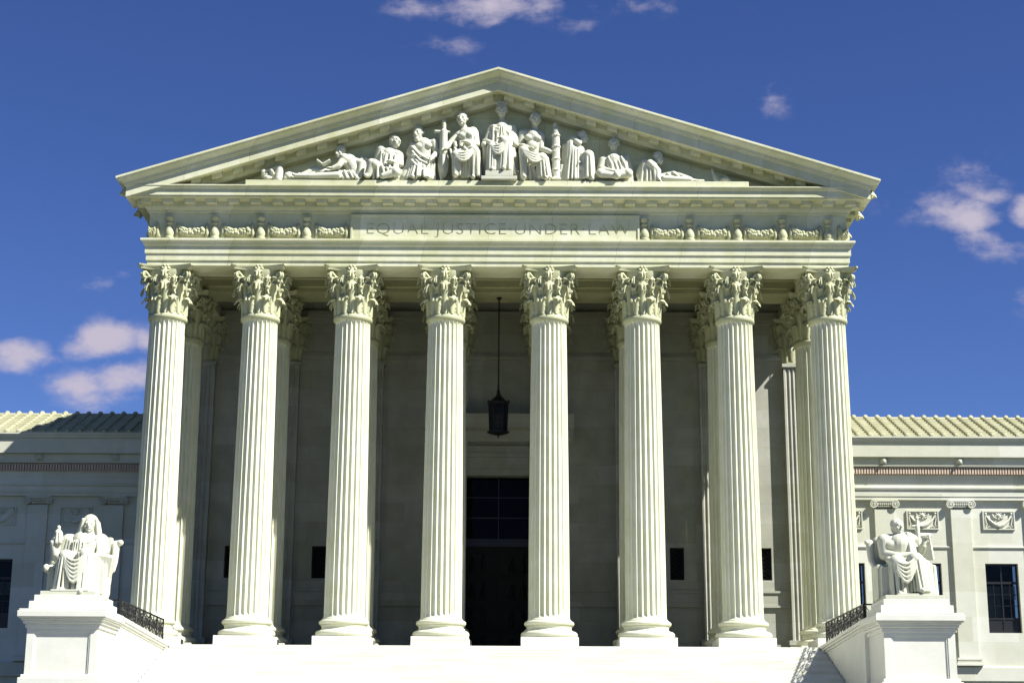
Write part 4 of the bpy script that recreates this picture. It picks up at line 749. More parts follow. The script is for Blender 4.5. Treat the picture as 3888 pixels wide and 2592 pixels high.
('seated_statue',-1.55,'seated marble warrior left of the crowned central figure, holding an upright sheathed sword','statue',[('figure',[('e',0.058,-0.1,2.832,0.211,0.259,0.265,0,0,-12),('e',0.042,-0.176,2.664,0.174,0.18,0.18,0,0,-12),('c',0.006,-0.344,2.801,-0.006,-0.4,2.696,0.027,0.045),('c',-0.1,-0.294,2.829,0.124,-0.341,2.829,0.036,0.036),('c',-0.038,-0.319,2.617,0.057,-0.34,2.617,0.03,0.03),('e',0.019,-0.282,2.534,0.066,0.06,0.054,0,0,-12),('e',-0.1,-0.236,2.711,0.06,0.06,0.06,0,0,0),('e',-0.076,-0.299,2.778,0.039,0.03,0.024,0,0,-12),('e',-0.164,-0.047,2.788,0.024,0.051,0.072,0,0,-12),('e',0.147,-0.288,2.711,0.06,0.06,0.06,0,0,0),('e',0.1,-0.336,2.778,0.039,0.03,0.024,0,0,-12),('e',0.283,-0.142,2.788,0.024,0.051,0.072,0,0,-12),('e',0.066,-0.065,2.898,0.235,0.271,0.241,0,0,-12),('c',-0.143,-0.149,2.93,-0.147,0.036,2.846,0.039,0.045),('c',-0.101,-0.178,2.939,-0.091,0.024,2.846,0.039,0.045),('c',-0.06,-0.206,2.947,-0.035,0.012,2.846,0.039,0.045),('c',-0.018,-0.234,2.956,0.021,0.0,2.846,0.039,0.045),('c',0.024,-0.262,2.964,0.077,-0.012,2.846,0.039,0.045),('c',0.073,-0.253,2.956,0.133,-0.024,2.846,0.039,0.045),('c',0.123,-0.244,2.947,0.189,-0.035,2.846,0.039,0.045),('c',0.172,-0.236,2.939,0.245,-0.047,2.846,0.039,0.045),('c',0.222,-0.227,2.93,0.301,-0.059,2.846,0.039,0.045),('e',0.093,0.062,2.752,0.15,0.12,0.18,0,0,-12),('c',0.092,-0.02,2.546,0.182,0.05,2.315,0.13,0.16),('c',-0.088,0.05,2.162,0.497,0.05,2.315,0.2,0.2),('c',0.227,0.05,2.162,0.182,0.12,1.547,0.33,0.28),('e',0.069,-0.18,2.059,0.17,0.13,0.14,0,0,0),('e',0.362,-0.18,2.11,0.17,0.13,0.14,0,0,0),('c',0.542,0.05,2.264,0.643,0.0,1.752,0.19,0.15),('c',0.643,0.0,1.752,0.317,-0.35,1.7,0.15,0.1),('c',0.27,-0.413,1.7,0.163,-0.437,1.7,0.068,0.061),('c',0.23,-0.382,1.7,0.134,-0.409,1.7,0.044,0.036),('c',0.246,-0.458,1.7,0.149,-0.474,1.7,0.044,0.036),('c',0.145,-0.51,1.7,0.084,-0.524,1.684,0.026,0.023),('c',0.084,-0.524,1.684,0.056,-0.53,1.642,0.023,0.019),('c',0.135,-0.465,1.7,0.063,-0.481,1.684,0.026,0.023),('c',0.063,-0.481,1.684,0.03,-0.489,1.635,0.023,0.019),('c',0.126,-0.422,1.7,0.058,-0.437,1.684,0.026,0.023),('c',0.058,-0.437,1.684,0.027,-0.444,1.638,0.023,0.019),('c',0.116,-0.379,1.7,0.065,-0.391,1.684,0.026,0.023),('c',0.065,-0.391,1.684,0.041,-0.396,1.649,0.023,0.019),('c',0.244,-0.498,1.7,0.177,-0.552,1.678,0.031,0.022),('c',-0.144,0.05,2.11,-0.403,-0.05,1.752,0.18,0.14),('c',-0.403,-0.05,1.752,-0.605,-0.3,1.444,0.14,0.1),('c',-0.604,-0.341,1.433,-0.682,-0.404,1.386,0.068,0.061),('c',-0.651,-0.33,1.419,-0.718,-0.39,1.377,0.044,0.036),('c',-0.603,-0.39,1.419,-0.677,-0.442,1.377,0.044,0.036),('c',-0.663,-0.475,1.372,-0.707,-0.511,1.329,0.026,0.023),('c',-0.707,-0.511,1.329,-0.727,-0.527,1.275,0.023,0.019),('c',-0.691,-0.439,1.372,-0.744,-0.481,1.324,0.026,0.023),('c',-0.744,-0.481,1.324,-0.768,-0.5,1.26,0.023,0.019),('c',-0.719,-0.405,1.372,-0.768,-0.444,1.326,0.026,0.023),('c',-0.768,-0.444,1.326,-0.79,-0.462,1.266,0.023,0.019),('c',-0.746,-0.371,1.372,-0.784,-0.401,1.333,0.026,0.023),('c',-0.784,-0.401,1.333,-0.801,-0.414,1.287,0.023,0.019),('c',-0.587,-0.426,1.414,-0.617,-0.5,1.359,0.031,0.022),('c',0.272,0.1,1.419,0.564,-0.5,1.29,0.25,0.21),('c',0.069,0.1,1.393,-0.155,-0.55,1.06,0.25,0.2),('c',0.564,-0.5,1.29,0.598,-0.3,0.368,0.21,0.15),('c',-0.155,-0.55,1.06,-0.178,-0.5,0.265,0.19,0.13),('c',-0.178,-0.5,0.214,-0.155,-0.76,0.176,0.11,0.07),('c',0.542,-0.3,0.188,0.542,-0.55,0.163,0.11,0.07),('c',-0.403,-0.314,1.393,-0.358,-0.439,1.201,0.054,0.053),('c',-0.358,-0.439,1.201,-0.313,-0.564,1.008,0.053,0.052),('c',-0.212,-0.419,1.406,-0.142,-0.525,1.224,0.064,0.058),('c',-0.142,-0.525,1.224,-0.072,-0.63,1.043,0.058,0.052),('c',-0.02,-0.339,1.419,0.072,-0.425,1.248,0.046,0.057),('c',0.072,-0.425,1.248,0.165,-0.511,1.077,0.057,0.067),('c',0.171,-0.445,1.431,0.288,-0.511,1.271,0.067,0.059),('c',0.288,-0.511,1.271,0.405,-0.577,1.111,0.059,0.05),('c',0.362,-0.364,1.444,0.459,-0.416,1.288,0.052,0.053),('c',0.459,-0.416,1.288,0.556,-0.467,1.132,0.053,0.054),('c',0.429,-0.467,1.29,0.463,-0.392,0.752,0.049,0.055),('c',0.463,-0.392,0.752,0.497,-0.317,0.214,0.055,0.061),('c',0.491,-0.502,1.29,0.524,-0.419,0.769,0.059,0.06),('c',0.524,-0.419,0.769,0.557,-0.335,0.248,0.06,0.061),('c',0.553,-0.367,1.29,0.584,-0.276,0.786,0.042,0.06),('c',0.584,-0.276,0.786,0.616,-0.184,0.282,0.06,0.079),('c',0.615,-0.402,1.29,0.645,-0.302,0.803,0.062,0.06),('c',0.645,-0.302,0.803,0.676,-0.203,0.316,0.06,0.059),('c',0.676,-0.267,1.29,0.695,-0.171,0.814,0.048,0.055),('c',0.695,-0.171,0.814,0.714,-0.076,0.338,0.055,0.063),('c',-0.088,-0.464,0.932,-0.122,-0.364,0.65,0.054,0.066),('c',-0.122,-0.364,0.65,-0.155,-0.264,0.368,0.066,0.079),('c',0.025,-0.507,0.983,0.004,-0.412,0.655,0.064,0.071),('c',0.004,-0.412,0.655,-0.017,-0.317,0.327,0.071,0.078),('c',0.137,-0.364,1.034,0.128,-0.274,0.66,0.046,0.073),('c',0.128,-0.274,0.66,0.119,-0.184,0.286,0.073,0.101),('c',0.249,-0.407,1.085,0.253,-0.322,0.665,0.067,0.071),('c',0.253,-0.322,0.665,0.257,-0.237,0.245,0.071,0.076),('c',0.362,-0.264,1.137,0.353,-0.192,0.678,0.052,0.066),('c',0.353,-0.192,0.678,0.344,-0.119,0.219,0.066,0.081),('c',0.452,-0.09,2.264,0.407,-0.18,1.944,0.045,0.046),('c',0.407,-0.18,1.944,0.362,-0.27,1.624,0.046,0.048),('c',0.512,-0.144,2.196,0.477,-0.228,1.901,0.053,0.051),('c',0.477,-0.228,1.901,0.442,-0.312,1.605,0.051,0.048),('c',0.571,-0.043,2.128,0.546,-0.121,1.857,0.038,0.05),('c',0.546,-0.121,1.857,0.52,-0.199,1.587,0.05,0.062),('c',0.631,-0.098,2.059,0.609,-0.172,1.816,0.056,0.051),('c',0.609,-0.172,1.816,0.586,-0.247,1.572,0.051,0.046),('c',0.367,-0.427,1.204,0.362,-0.351,0.722,0.029,0.046),('c',0.362,-0.351,0.722,0.358,-0.276,0.24,0.046,0.063),('c',0.374,-0.509,1.224,0.372,-0.432,0.732,0.038,0.047),('c',0.372,-0.432,0.732,0.37,-0.356,0.24,0.047,0.057),('c',0.414,-0.585,1.234,0.409,-0.503,0.737,0.034,0.047),('c',0.409,-0.503,0.737,0.403,-0.42,0.24,0.047,0.06),('c',0.506,-0.648,1.243,0.523,-0.581,0.741,0.035,0.041),('c',0.523,-0.581,0.741,0.54,-0.513,0.24,0.041,0.047),('c',0.554,-0.659,1.236,0.551,-0.587,0.738,0.033,0.042),('c',0.551,-0.587,0.738,0.549,-0.515,0.24,0.042,0.05),('c',0.682,-0.631,1.244,0.701,-0.558,0.742,0.032,0.036),('c',0.701,-0.558,0.742,0.721,-0.486,0.24,0.036,0.041),('c',0.733,-0.588,1.24,0.75,-0.52,0.74,0.045,0.052),('c',0.75,-0.52,0.74,0.766,-0.451,0.24,0.052,0.059),('c',0.776,-0.513,1.263,0.804,-0.423,0.751,0.04,0.053),('c',0.804,-0.423,0.751,0.832,-0.333,0.24,0.053,0.065),('c',0.778,-0.394,1.227,0.801,-0.298,0.734,0.045,0.056),('c',0.801,-0.298,0.734,0.825,-0.202,0.24,0.056,0.066),('c',-0.133,-0.68,1.111,-0.02,-0.707,1.096,0.032,0.043),('c',-0.02,-0.707,1.096,0.092,-0.725,1.094,0.043,0.051),('c',0.092,-0.725,1.094,0.204,-0.73,1.116,0.051,0.054),('c',0.204,-0.73,1.116,0.317,-0.719,1.163,0.054,0.051),('c',0.317,-0.719,1.163,0.429,-0.693,1.233,0.051,0.043),('c',0.429,-0.693,1.233,0.542,-0.66,1.316,0.043,0.032),('c',-0.133,-0.69,1.051,-0.02,-0.717,1.006,0.032,0.043),('c',-0.02,-0.717,1.006,0.092,-0.735,0.982,0.043,0.051),('c',0.092,-0.735,0.982,0.204,-0.74,0.995,0.051,0.054),('c',0.204,-0.74,0.995,0.317,-0.729,1.05,0.054,0.051),('c',0.317,-0.729,1.05,0.429,-0.703,1.143,0.051,0.043),('c',0.429,-0.703,1.143,0.542,-0.67,1.256,0.043,0.032),('c',-0.133,-0.7,0.991,-0.02,-0.727,0.916,0.032,0.043),('c',-0.02,-0.727,0.916,0.092,-0.745,0.869,0.043,0.051),('c',0.092,-0.745,0.869,0.204,-0.75,0.874,0.051,0.054),('c',0.204,-0.75,0.874,0.317,-0.739,0.938,0.054,0.051),('c',0.317,-0.739,0.938,0.429,-0.713,1.052,0.051,0.043),('c',0.429,-0.713,1.052,0.542,-0.68,1.196,0.043,0.032),('c',-0.133,-0.71,0.931,-0.02,-0.737,0.825,0.032,0.043),('c',-0.02,-0.737,0.825,0.092,-0.755,0.757,0.043,0.051),('c',0.092,-0.755,0.757,0.204,-0.76,0.754,0.051,0.054),('c',0.204,-0.76,0.754,0.317,-0.749,0.825,0.054,0.051),('c',0.317,-0.749,0.825,0.429,-0.723,0.962,0.051,0.043),('c',0.429,-0.723,0.962,0.542,-0.69,1.136,0.043,0.032),('c',-0.223,-0.2,1.726,-0.212,-0.21,1.649,0.08,0.08),('c',-0.212,-0.21,1.649,-0.2,-0.22,1.572,0.08,0.08),('c',0.017,-0.2,1.735,0.017,-0.21,1.658,0.08,0.08),('c',0.017,-0.21,1.658,0.017,-0.22,1.581,0.08,0.08),('c',0.257,-0.2,1.743,0.246,-0.21,1.666,0.08,0.08),('c',0.246,-0.21,1.666,0.234,-0.22,1.589,0.08,0.08),('c',0.497,-0.2,1.752,0.474,-0.21,1.675,0.08,0.08),('c',0.474,-0.21,1.675,0.452,-0.22,1.598,0.08,0.08)]),('seat',[('b',0.227,0.22,0.778,0.55,0.28,0.72,0,0,0)])]),
('sheathed_sword',-2.42,'tall upright carved sword with a crossguard and broad scabbard beside the left warrior','sword',[('figure',[('c',0.186,-0.15,2.726,0.186,-0.15,2.572,0.07,0.1),('c',0.186,-0.15,2.572,0.186,-0.15,2.239,0.1,0.085),('e',0.186,-0.15,2.674,0.1,0.1,0.11,0,0,0),('c',-0.162,-0.15,2.239,0.445,-0.15,2.213,0.065,0.05),('c',0.193,-0.15,2.213,0.193,-0.2,1.29,0.145,0.15),('c',0.108,-0.12,2.162,0.108,-0.12,1.29,0.09,0.1),('e',0.186,-0.15,0.829,0.23,0.16,0.62,0,0,0),('e',0.186,-0.2,0.829,0.12,0.18,0.5,0,0,0),('c',0.13,-0.15,0.419,0.112,-0.15,0.137,0.12,0.05)])]),
('robed_statue',-3.35,'bearded marble figure in a long draped robe bending toward the upright sword','statue',[('figure',[('e',0.063,-0.05,2.228,0.193,0.237,0.242,0,0,-25),('e',0.033,-0.115,2.071,0.16,0.165,0.165,0,0,-25),('c',-0.033,-0.257,2.188,-0.056,-0.304,2.09,0.025,0.041),('c',-0.118,-0.19,2.215,0.072,-0.279,2.215,0.033,0.033),('c',-0.068,-0.226,2.02,0.012,-0.263,2.02,0.028,0.028),('e',-0.009,-0.205,1.947,0.061,0.055,0.05,0,0,-25),('e',-0.106,-0.138,2.11,0.055,0.055,0.055,0,0,0),('e',-0.098,-0.2,2.168,0.036,0.028,0.022,0,0,-25),('e',-0.124,0.043,2.188,0.022,0.047,0.066,0,0,-25),('e',0.104,-0.236,2.11,0.055,0.055,0.055,0,0,0),('e',0.052,-0.269,2.168,0.036,0.028,0.022,0,0,-25),('e',0.255,-0.133,2.188,0.022,0.047,0.066,0,0,-25),('e',0.077,-0.02,2.29,0.215,0.248,0.22,0,0,-25),('c',-0.126,-0.053,2.314,-0.092,0.113,2.245,0.036,0.041),('c',-0.095,-0.086,2.321,-0.044,0.091,2.245,0.036,0.041),('c',-0.064,-0.12,2.328,0.003,0.069,2.245,0.036,0.041),('c',-0.032,-0.154,2.334,0.051,0.047,2.245,0.036,0.041),('c',-0.001,-0.187,2.341,0.098,0.025,2.245,0.036,0.041),('c',0.045,-0.19,2.334,0.145,0.003,2.245,0.036,0.041),('c',0.091,-0.192,2.328,0.193,-0.019,2.245,0.036,0.041),('c',0.137,-0.194,2.321,0.24,-0.041,2.245,0.036,0.041),('c',0.183,-0.197,2.314,0.287,-0.064,2.245,0.036,0.041),('e',0.127,0.087,2.162,0.138,0.11,0.165,0,0,-25),('e',0.003,-0.18,1.911,0.116,0.088,0.138,0,0,-25),('c',0.134,0.02,2.0,0.204,0.08,1.838,0.12,0.15),('c',-0.078,0.1,1.731,0.699,0.1,1.838,0.19,0.19),('c',0.299,0.08,1.704,0.275,0.15,1.114,0.33,0.34),('e',0.11,-0.16,1.597,0.16,0.12,0.13,0,0,0),('e',0.487,-0.16,1.624,0.16,0.12,0.13,0,0,0),('c',0.722,0.05,1.812,0.84,0.0,1.355,0.18,0.14),('c',0.84,0.0,1.355,0.64,-0.3,1.006,0.14,0.1),('c',0.617,-0.35,0.978,0.575,-0.382,0.893,0.062,0.055),('c',0.584,-0.332,0.952,0.549,-0.365,0.876,0.04,0.033),('c',0.626,-0.388,0.952,0.585,-0.413,0.876,0.04,0.033),('c',0.6,-0.441,0.868,0.575,-0.46,0.804,0.024,0.021),('c',0.575,-0.46,0.804,0.564,-0.468,0.744,0.021,0.017),('c',0.574,-0.408,0.868,0.546,-0.429,0.796,0.024,0.021),('c',0.546,-0.429,0.796,0.533,-0.439,0.725,0.021,0.017),('c',0.55,-0.376,0.868,0.524,-0.396,0.799,0.024,0.021),('c',0.524,-0.396,0.799,0.511,-0.405,0.733,0.021,0.017),('c',0.526,-0.344,0.868,0.506,-0.359,0.812,0.024,0.021),('c',0.506,-0.359,0.812,0.497,-0.366,0.761,0.021,0.017),('c',0.642,-0.419,0.944,0.634,-0.469,0.865,0.028,0.02),('c',-0.125,0.05,1.677,-0.243,0.0,1.355,0.19,0.17),('c',-0.243,0.0,1.355,-0.125,-0.25,1.14,0.17,0.11),('c',-0.107,-0.313,1.121,-0.012,-0.336,1.097,0.062,0.055),('c',-0.087,-0.354,1.114,-0.001,-0.37,1.092,0.04,0.033),('c',-0.07,-0.286,1.114,0.014,-0.312,1.092,0.04,0.033),('c',0.031,-0.283,1.09,0.085,-0.297,1.062,0.024,0.021),('c',0.085,-0.297,1.062,0.109,-0.303,1.017,0.021,0.017),('c',0.021,-0.324,1.09,0.084,-0.34,1.059,0.024,0.021),('c',0.084,-0.34,1.059,0.113,-0.347,1.007,0.021,0.017),('c',0.011,-0.363,1.09,0.071,-0.378,1.06,0.024,0.021),('c',0.071,-0.378,1.06,0.098,-0.385,1.011,0.021,0.017),('c',0.001,-0.402,1.09,0.047,-0.413,1.064,0.024,0.021),('c',0.047,-0.413,1.064,0.067,-0.418,1.026,0.021,0.017),('c',-0.052,-0.254,1.111,0.023,-0.237,1.075,0.028,0.02),('c',0.204,0.1,0.979,0.016,0.0,0.442,0.34,0.36),('c',0.393,0.1,0.979,0.511,-0.15,0.281,0.28,0.22),('c',-0.125,0.1,1.14,-0.361,0.0,0.227,0.25,0.33),('c',-0.196,0.215,0.917,-0.295,0.228,0.546,0.033,0.04),('c',-0.295,0.228,0.546,-0.394,0.24,0.174,0.04,0.046),('c',-0.218,0.109,0.95,-0.332,0.05,0.562,0.045,0.048),('c',-0.332,0.05,0.562,-0.446,-0.009,0.174,0.048,0.051),('c',-0.212,0.002,0.899,-0.326,-0.042,0.537,0.032,0.041),('c',-0.326,-0.042,0.537,-0.44,-0.086,0.174,0.041,0.05),('c',-0.171,-0.11,0.95,-0.264,-0.21,0.562,0.046,0.048),('c',-0.264,-0.21,0.562,-0.356,-0.31,0.174,0.048,0.05),('c',-0.133,-0.168,0.944,-0.222,-0.27,0.559,0.047,0.059),('c',-0.222,-0.27,0.559,-0.312,-0.372,0.174,0.059,0.071),('c',-0.07,-0.231,0.939,-0.145,-0.345,0.557,0.04,0.045),('c',-0.145,-0.345,0.557,-0.22,-0.459,0.174,0.045,0.049),('c',0.033,-0.292,0.96,-0.047,-0.405,0.567,0.047,0.054),('c',-0.047,-0.405,0.567,-0.127,-0.518,0.174,0.054,0.061),('c',0.121,-0.315,0.931,0.108,-0.447,0.553,0.047,0.058),('c',0.108,-0.447,0.553,0.096,-0.579,0.174,0.058,0.07),('c',0.231,-0.317,0.933,0.214,-0.447,0.554,0.039,0.044),('c',0.214,-0.447,0.554,0.196,-0.577,0.174,0.044,0.049),('c',0.319,-0.295,0.889,0.344,-0.413,0.531,0.031,0.047),('c',0.344,-0.413,0.531,0.369,-0.53,0.174,0.047,0.063),('c',0.407,-0.25,0.923,0.436,-0.363,0.549,0.037,0.056),('c',0.436,-0.363,0.549,0.464,-0.476,0.174,0.056,0.074),('c',0.479,-0.187,0.902,0.519,-0.291,0.538,0.042,0.047),('c',0.519,-0.291,0.538,0.558,-0.395,0.174,0.047,0.052),('c',0.539,-0.098,0.911,0.603,-0.164,0.543,0.041,0.056),('c',0.603,-0.164,0.543,0.666,-0.23,0.174,0.056,0.071),('c',0.569,-0.015,0.904,0.626,-0.102,0.539,0.045,0.054),('c',0.626,-0.102,0.539,0.682,-0.189,0.174,0.054,0.063),('c',0.581,0.091,0.9,0.647,0.043,0.537,0.039,0.042),('c',0.647,0.043,0.537,0.714,-0.005,0.174,0.042,0.045),('c',0.558,0.212,0.962,0.611,0.224,0.568,0.044,0.059),('c',0.611,0.224,0.568,0.664,0.236,0.174,0.059,0.073),('c',-0.22,-0.011,1.57,-0.361,-0.011,0.872,0.058,0.066),('c',-0.361,-0.011,0.872,-0.502,-0.011,0.174,0.066,0.074),('c',-0.191,-0.146,1.549,-0.309,-0.156,0.861,0.069,0.072),('c',-0.309,-0.156,0.861,-0.426,-0.166,0.174,0.072,0.074),('c',-0.163,-0.079,1.527,-0.257,-0.098,0.85,0.05,0.073),('c',-0.257,-0.098,0.85,-0.352,-0.118,0.174,0.073,0.095),('c',-0.135,-0.214,1.506,-0.205,-0.243,0.84,0.073,0.072),('c',-0.205,-0.243,0.84,-0.276,-0.272,0.174,0.072,0.071),('c',-0.107,-0.147,1.484,-0.168,-0.175,0.829,0.056,0.066),('c',-0.168,-0.175,0.829,-0.23,-0.204,0.174,0.066,0.076),('c',-0.078,-0.282,1.463,-0.118,-0.318,0.818,0.052,0.054),('c',-0.118,-0.318,0.818,-0.158,-0.355,0.174,0.054,0.056),('c',-0.125,-0.21,1.57,0.169,-0.298,1.226,0.045,0.044),('c',0.169,-0.298,1.226,0.463,-0.27,1.087,0.044,0.044),('c',-0.131,-0.295,1.476,0.169,-0.362,1.141,0.053,0.048),('c',0.169,-0.362,1.141,0.47,-0.354,0.978,0.048,0.043),('c',-0.137,-0.225,1.382,0.169,-0.303,0.991,0.038,0.047),('c',0.169,-0.303,0.991,0.476,-0.283,0.871,0.047,0.056),('c',-0.143,-0.31,1.288,0.17,-0.375,0.903,0.056,0.049),('c',0.17,-0.375,0.903,0.482,-0.368,0.763,0.049,0.042),('c',-0.149,-0.24,1.194,0.169,-0.303,0.847,0.043,0.044),('c',0.169,-0.303,0.847,0.486,-0.294,0.699,0.044,0.045),('c',-0.155,-0.325,1.1,0.169,-0.393,0.732,0.04,0.036),('c',0.169,-0.393,0.732,0.492,-0.378,0.598,0.036,0.033),('c',-0.161,-0.255,1.006,0.17,-0.336,0.638,0.057,0.056),('c',0.17,-0.336,0.638,0.5,-0.309,0.464,0.056,0.054),('c',-0.167,-0.34,0.912,0.168,-0.422,0.522,0.056,0.049),('c',0.168,-0.422,0.522,0.503,-0.39,0.402,0.049,0.043),('c',-0.172,-0.27,0.818,0.169,-0.339,0.423,0.055,0.054),('c',0.169,-0.339,0.423,0.511,-0.32,0.281,0.054,0.054),('c',0.463,-0.217,1.087,0.44,-0.242,0.63,0.049,0.057),('c',0.44,-0.242,0.63,0.416,-0.267,0.174,0.057,0.066),('c',0.515,-0.272,1.097,0.506,-0.291,0.636,0.059,0.062),('c',0.506,-0.291,0.636,0.497,-0.309,0.174,0.062,0.065),('c',0.567,-0.157,1.108,0.572,-0.169,0.641,0.042,0.063),('c',0.572,-0.169,0.641,0.577,-0.182,0.174,0.063,0.084),('c',0.619,-0.212,1.119,0.638,-0.218,0.646,0.062,0.062),('c',0.638,-0.218,0.646,0.658,-0.224,0.174,0.062,0.063),('c',0.671,-0.097,1.13,0.689,-0.105,0.652,0.048,0.058),('c',0.689,-0.105,0.652,0.707,-0.113,0.174,0.058,0.067),('c',0.722,-0.152,1.14,0.753,-0.155,0.657,0.044,0.047),('c',0.753,-0.155,0.657,0.783,-0.158,0.174,0.047,0.05),('c',-0.031,-0.3,0.174,-0.078,-0.55,0.134,0.1,0.07),('c',0.511,-0.3,0.174,0.558,-0.5,0.134,0.1,0.07)])]),
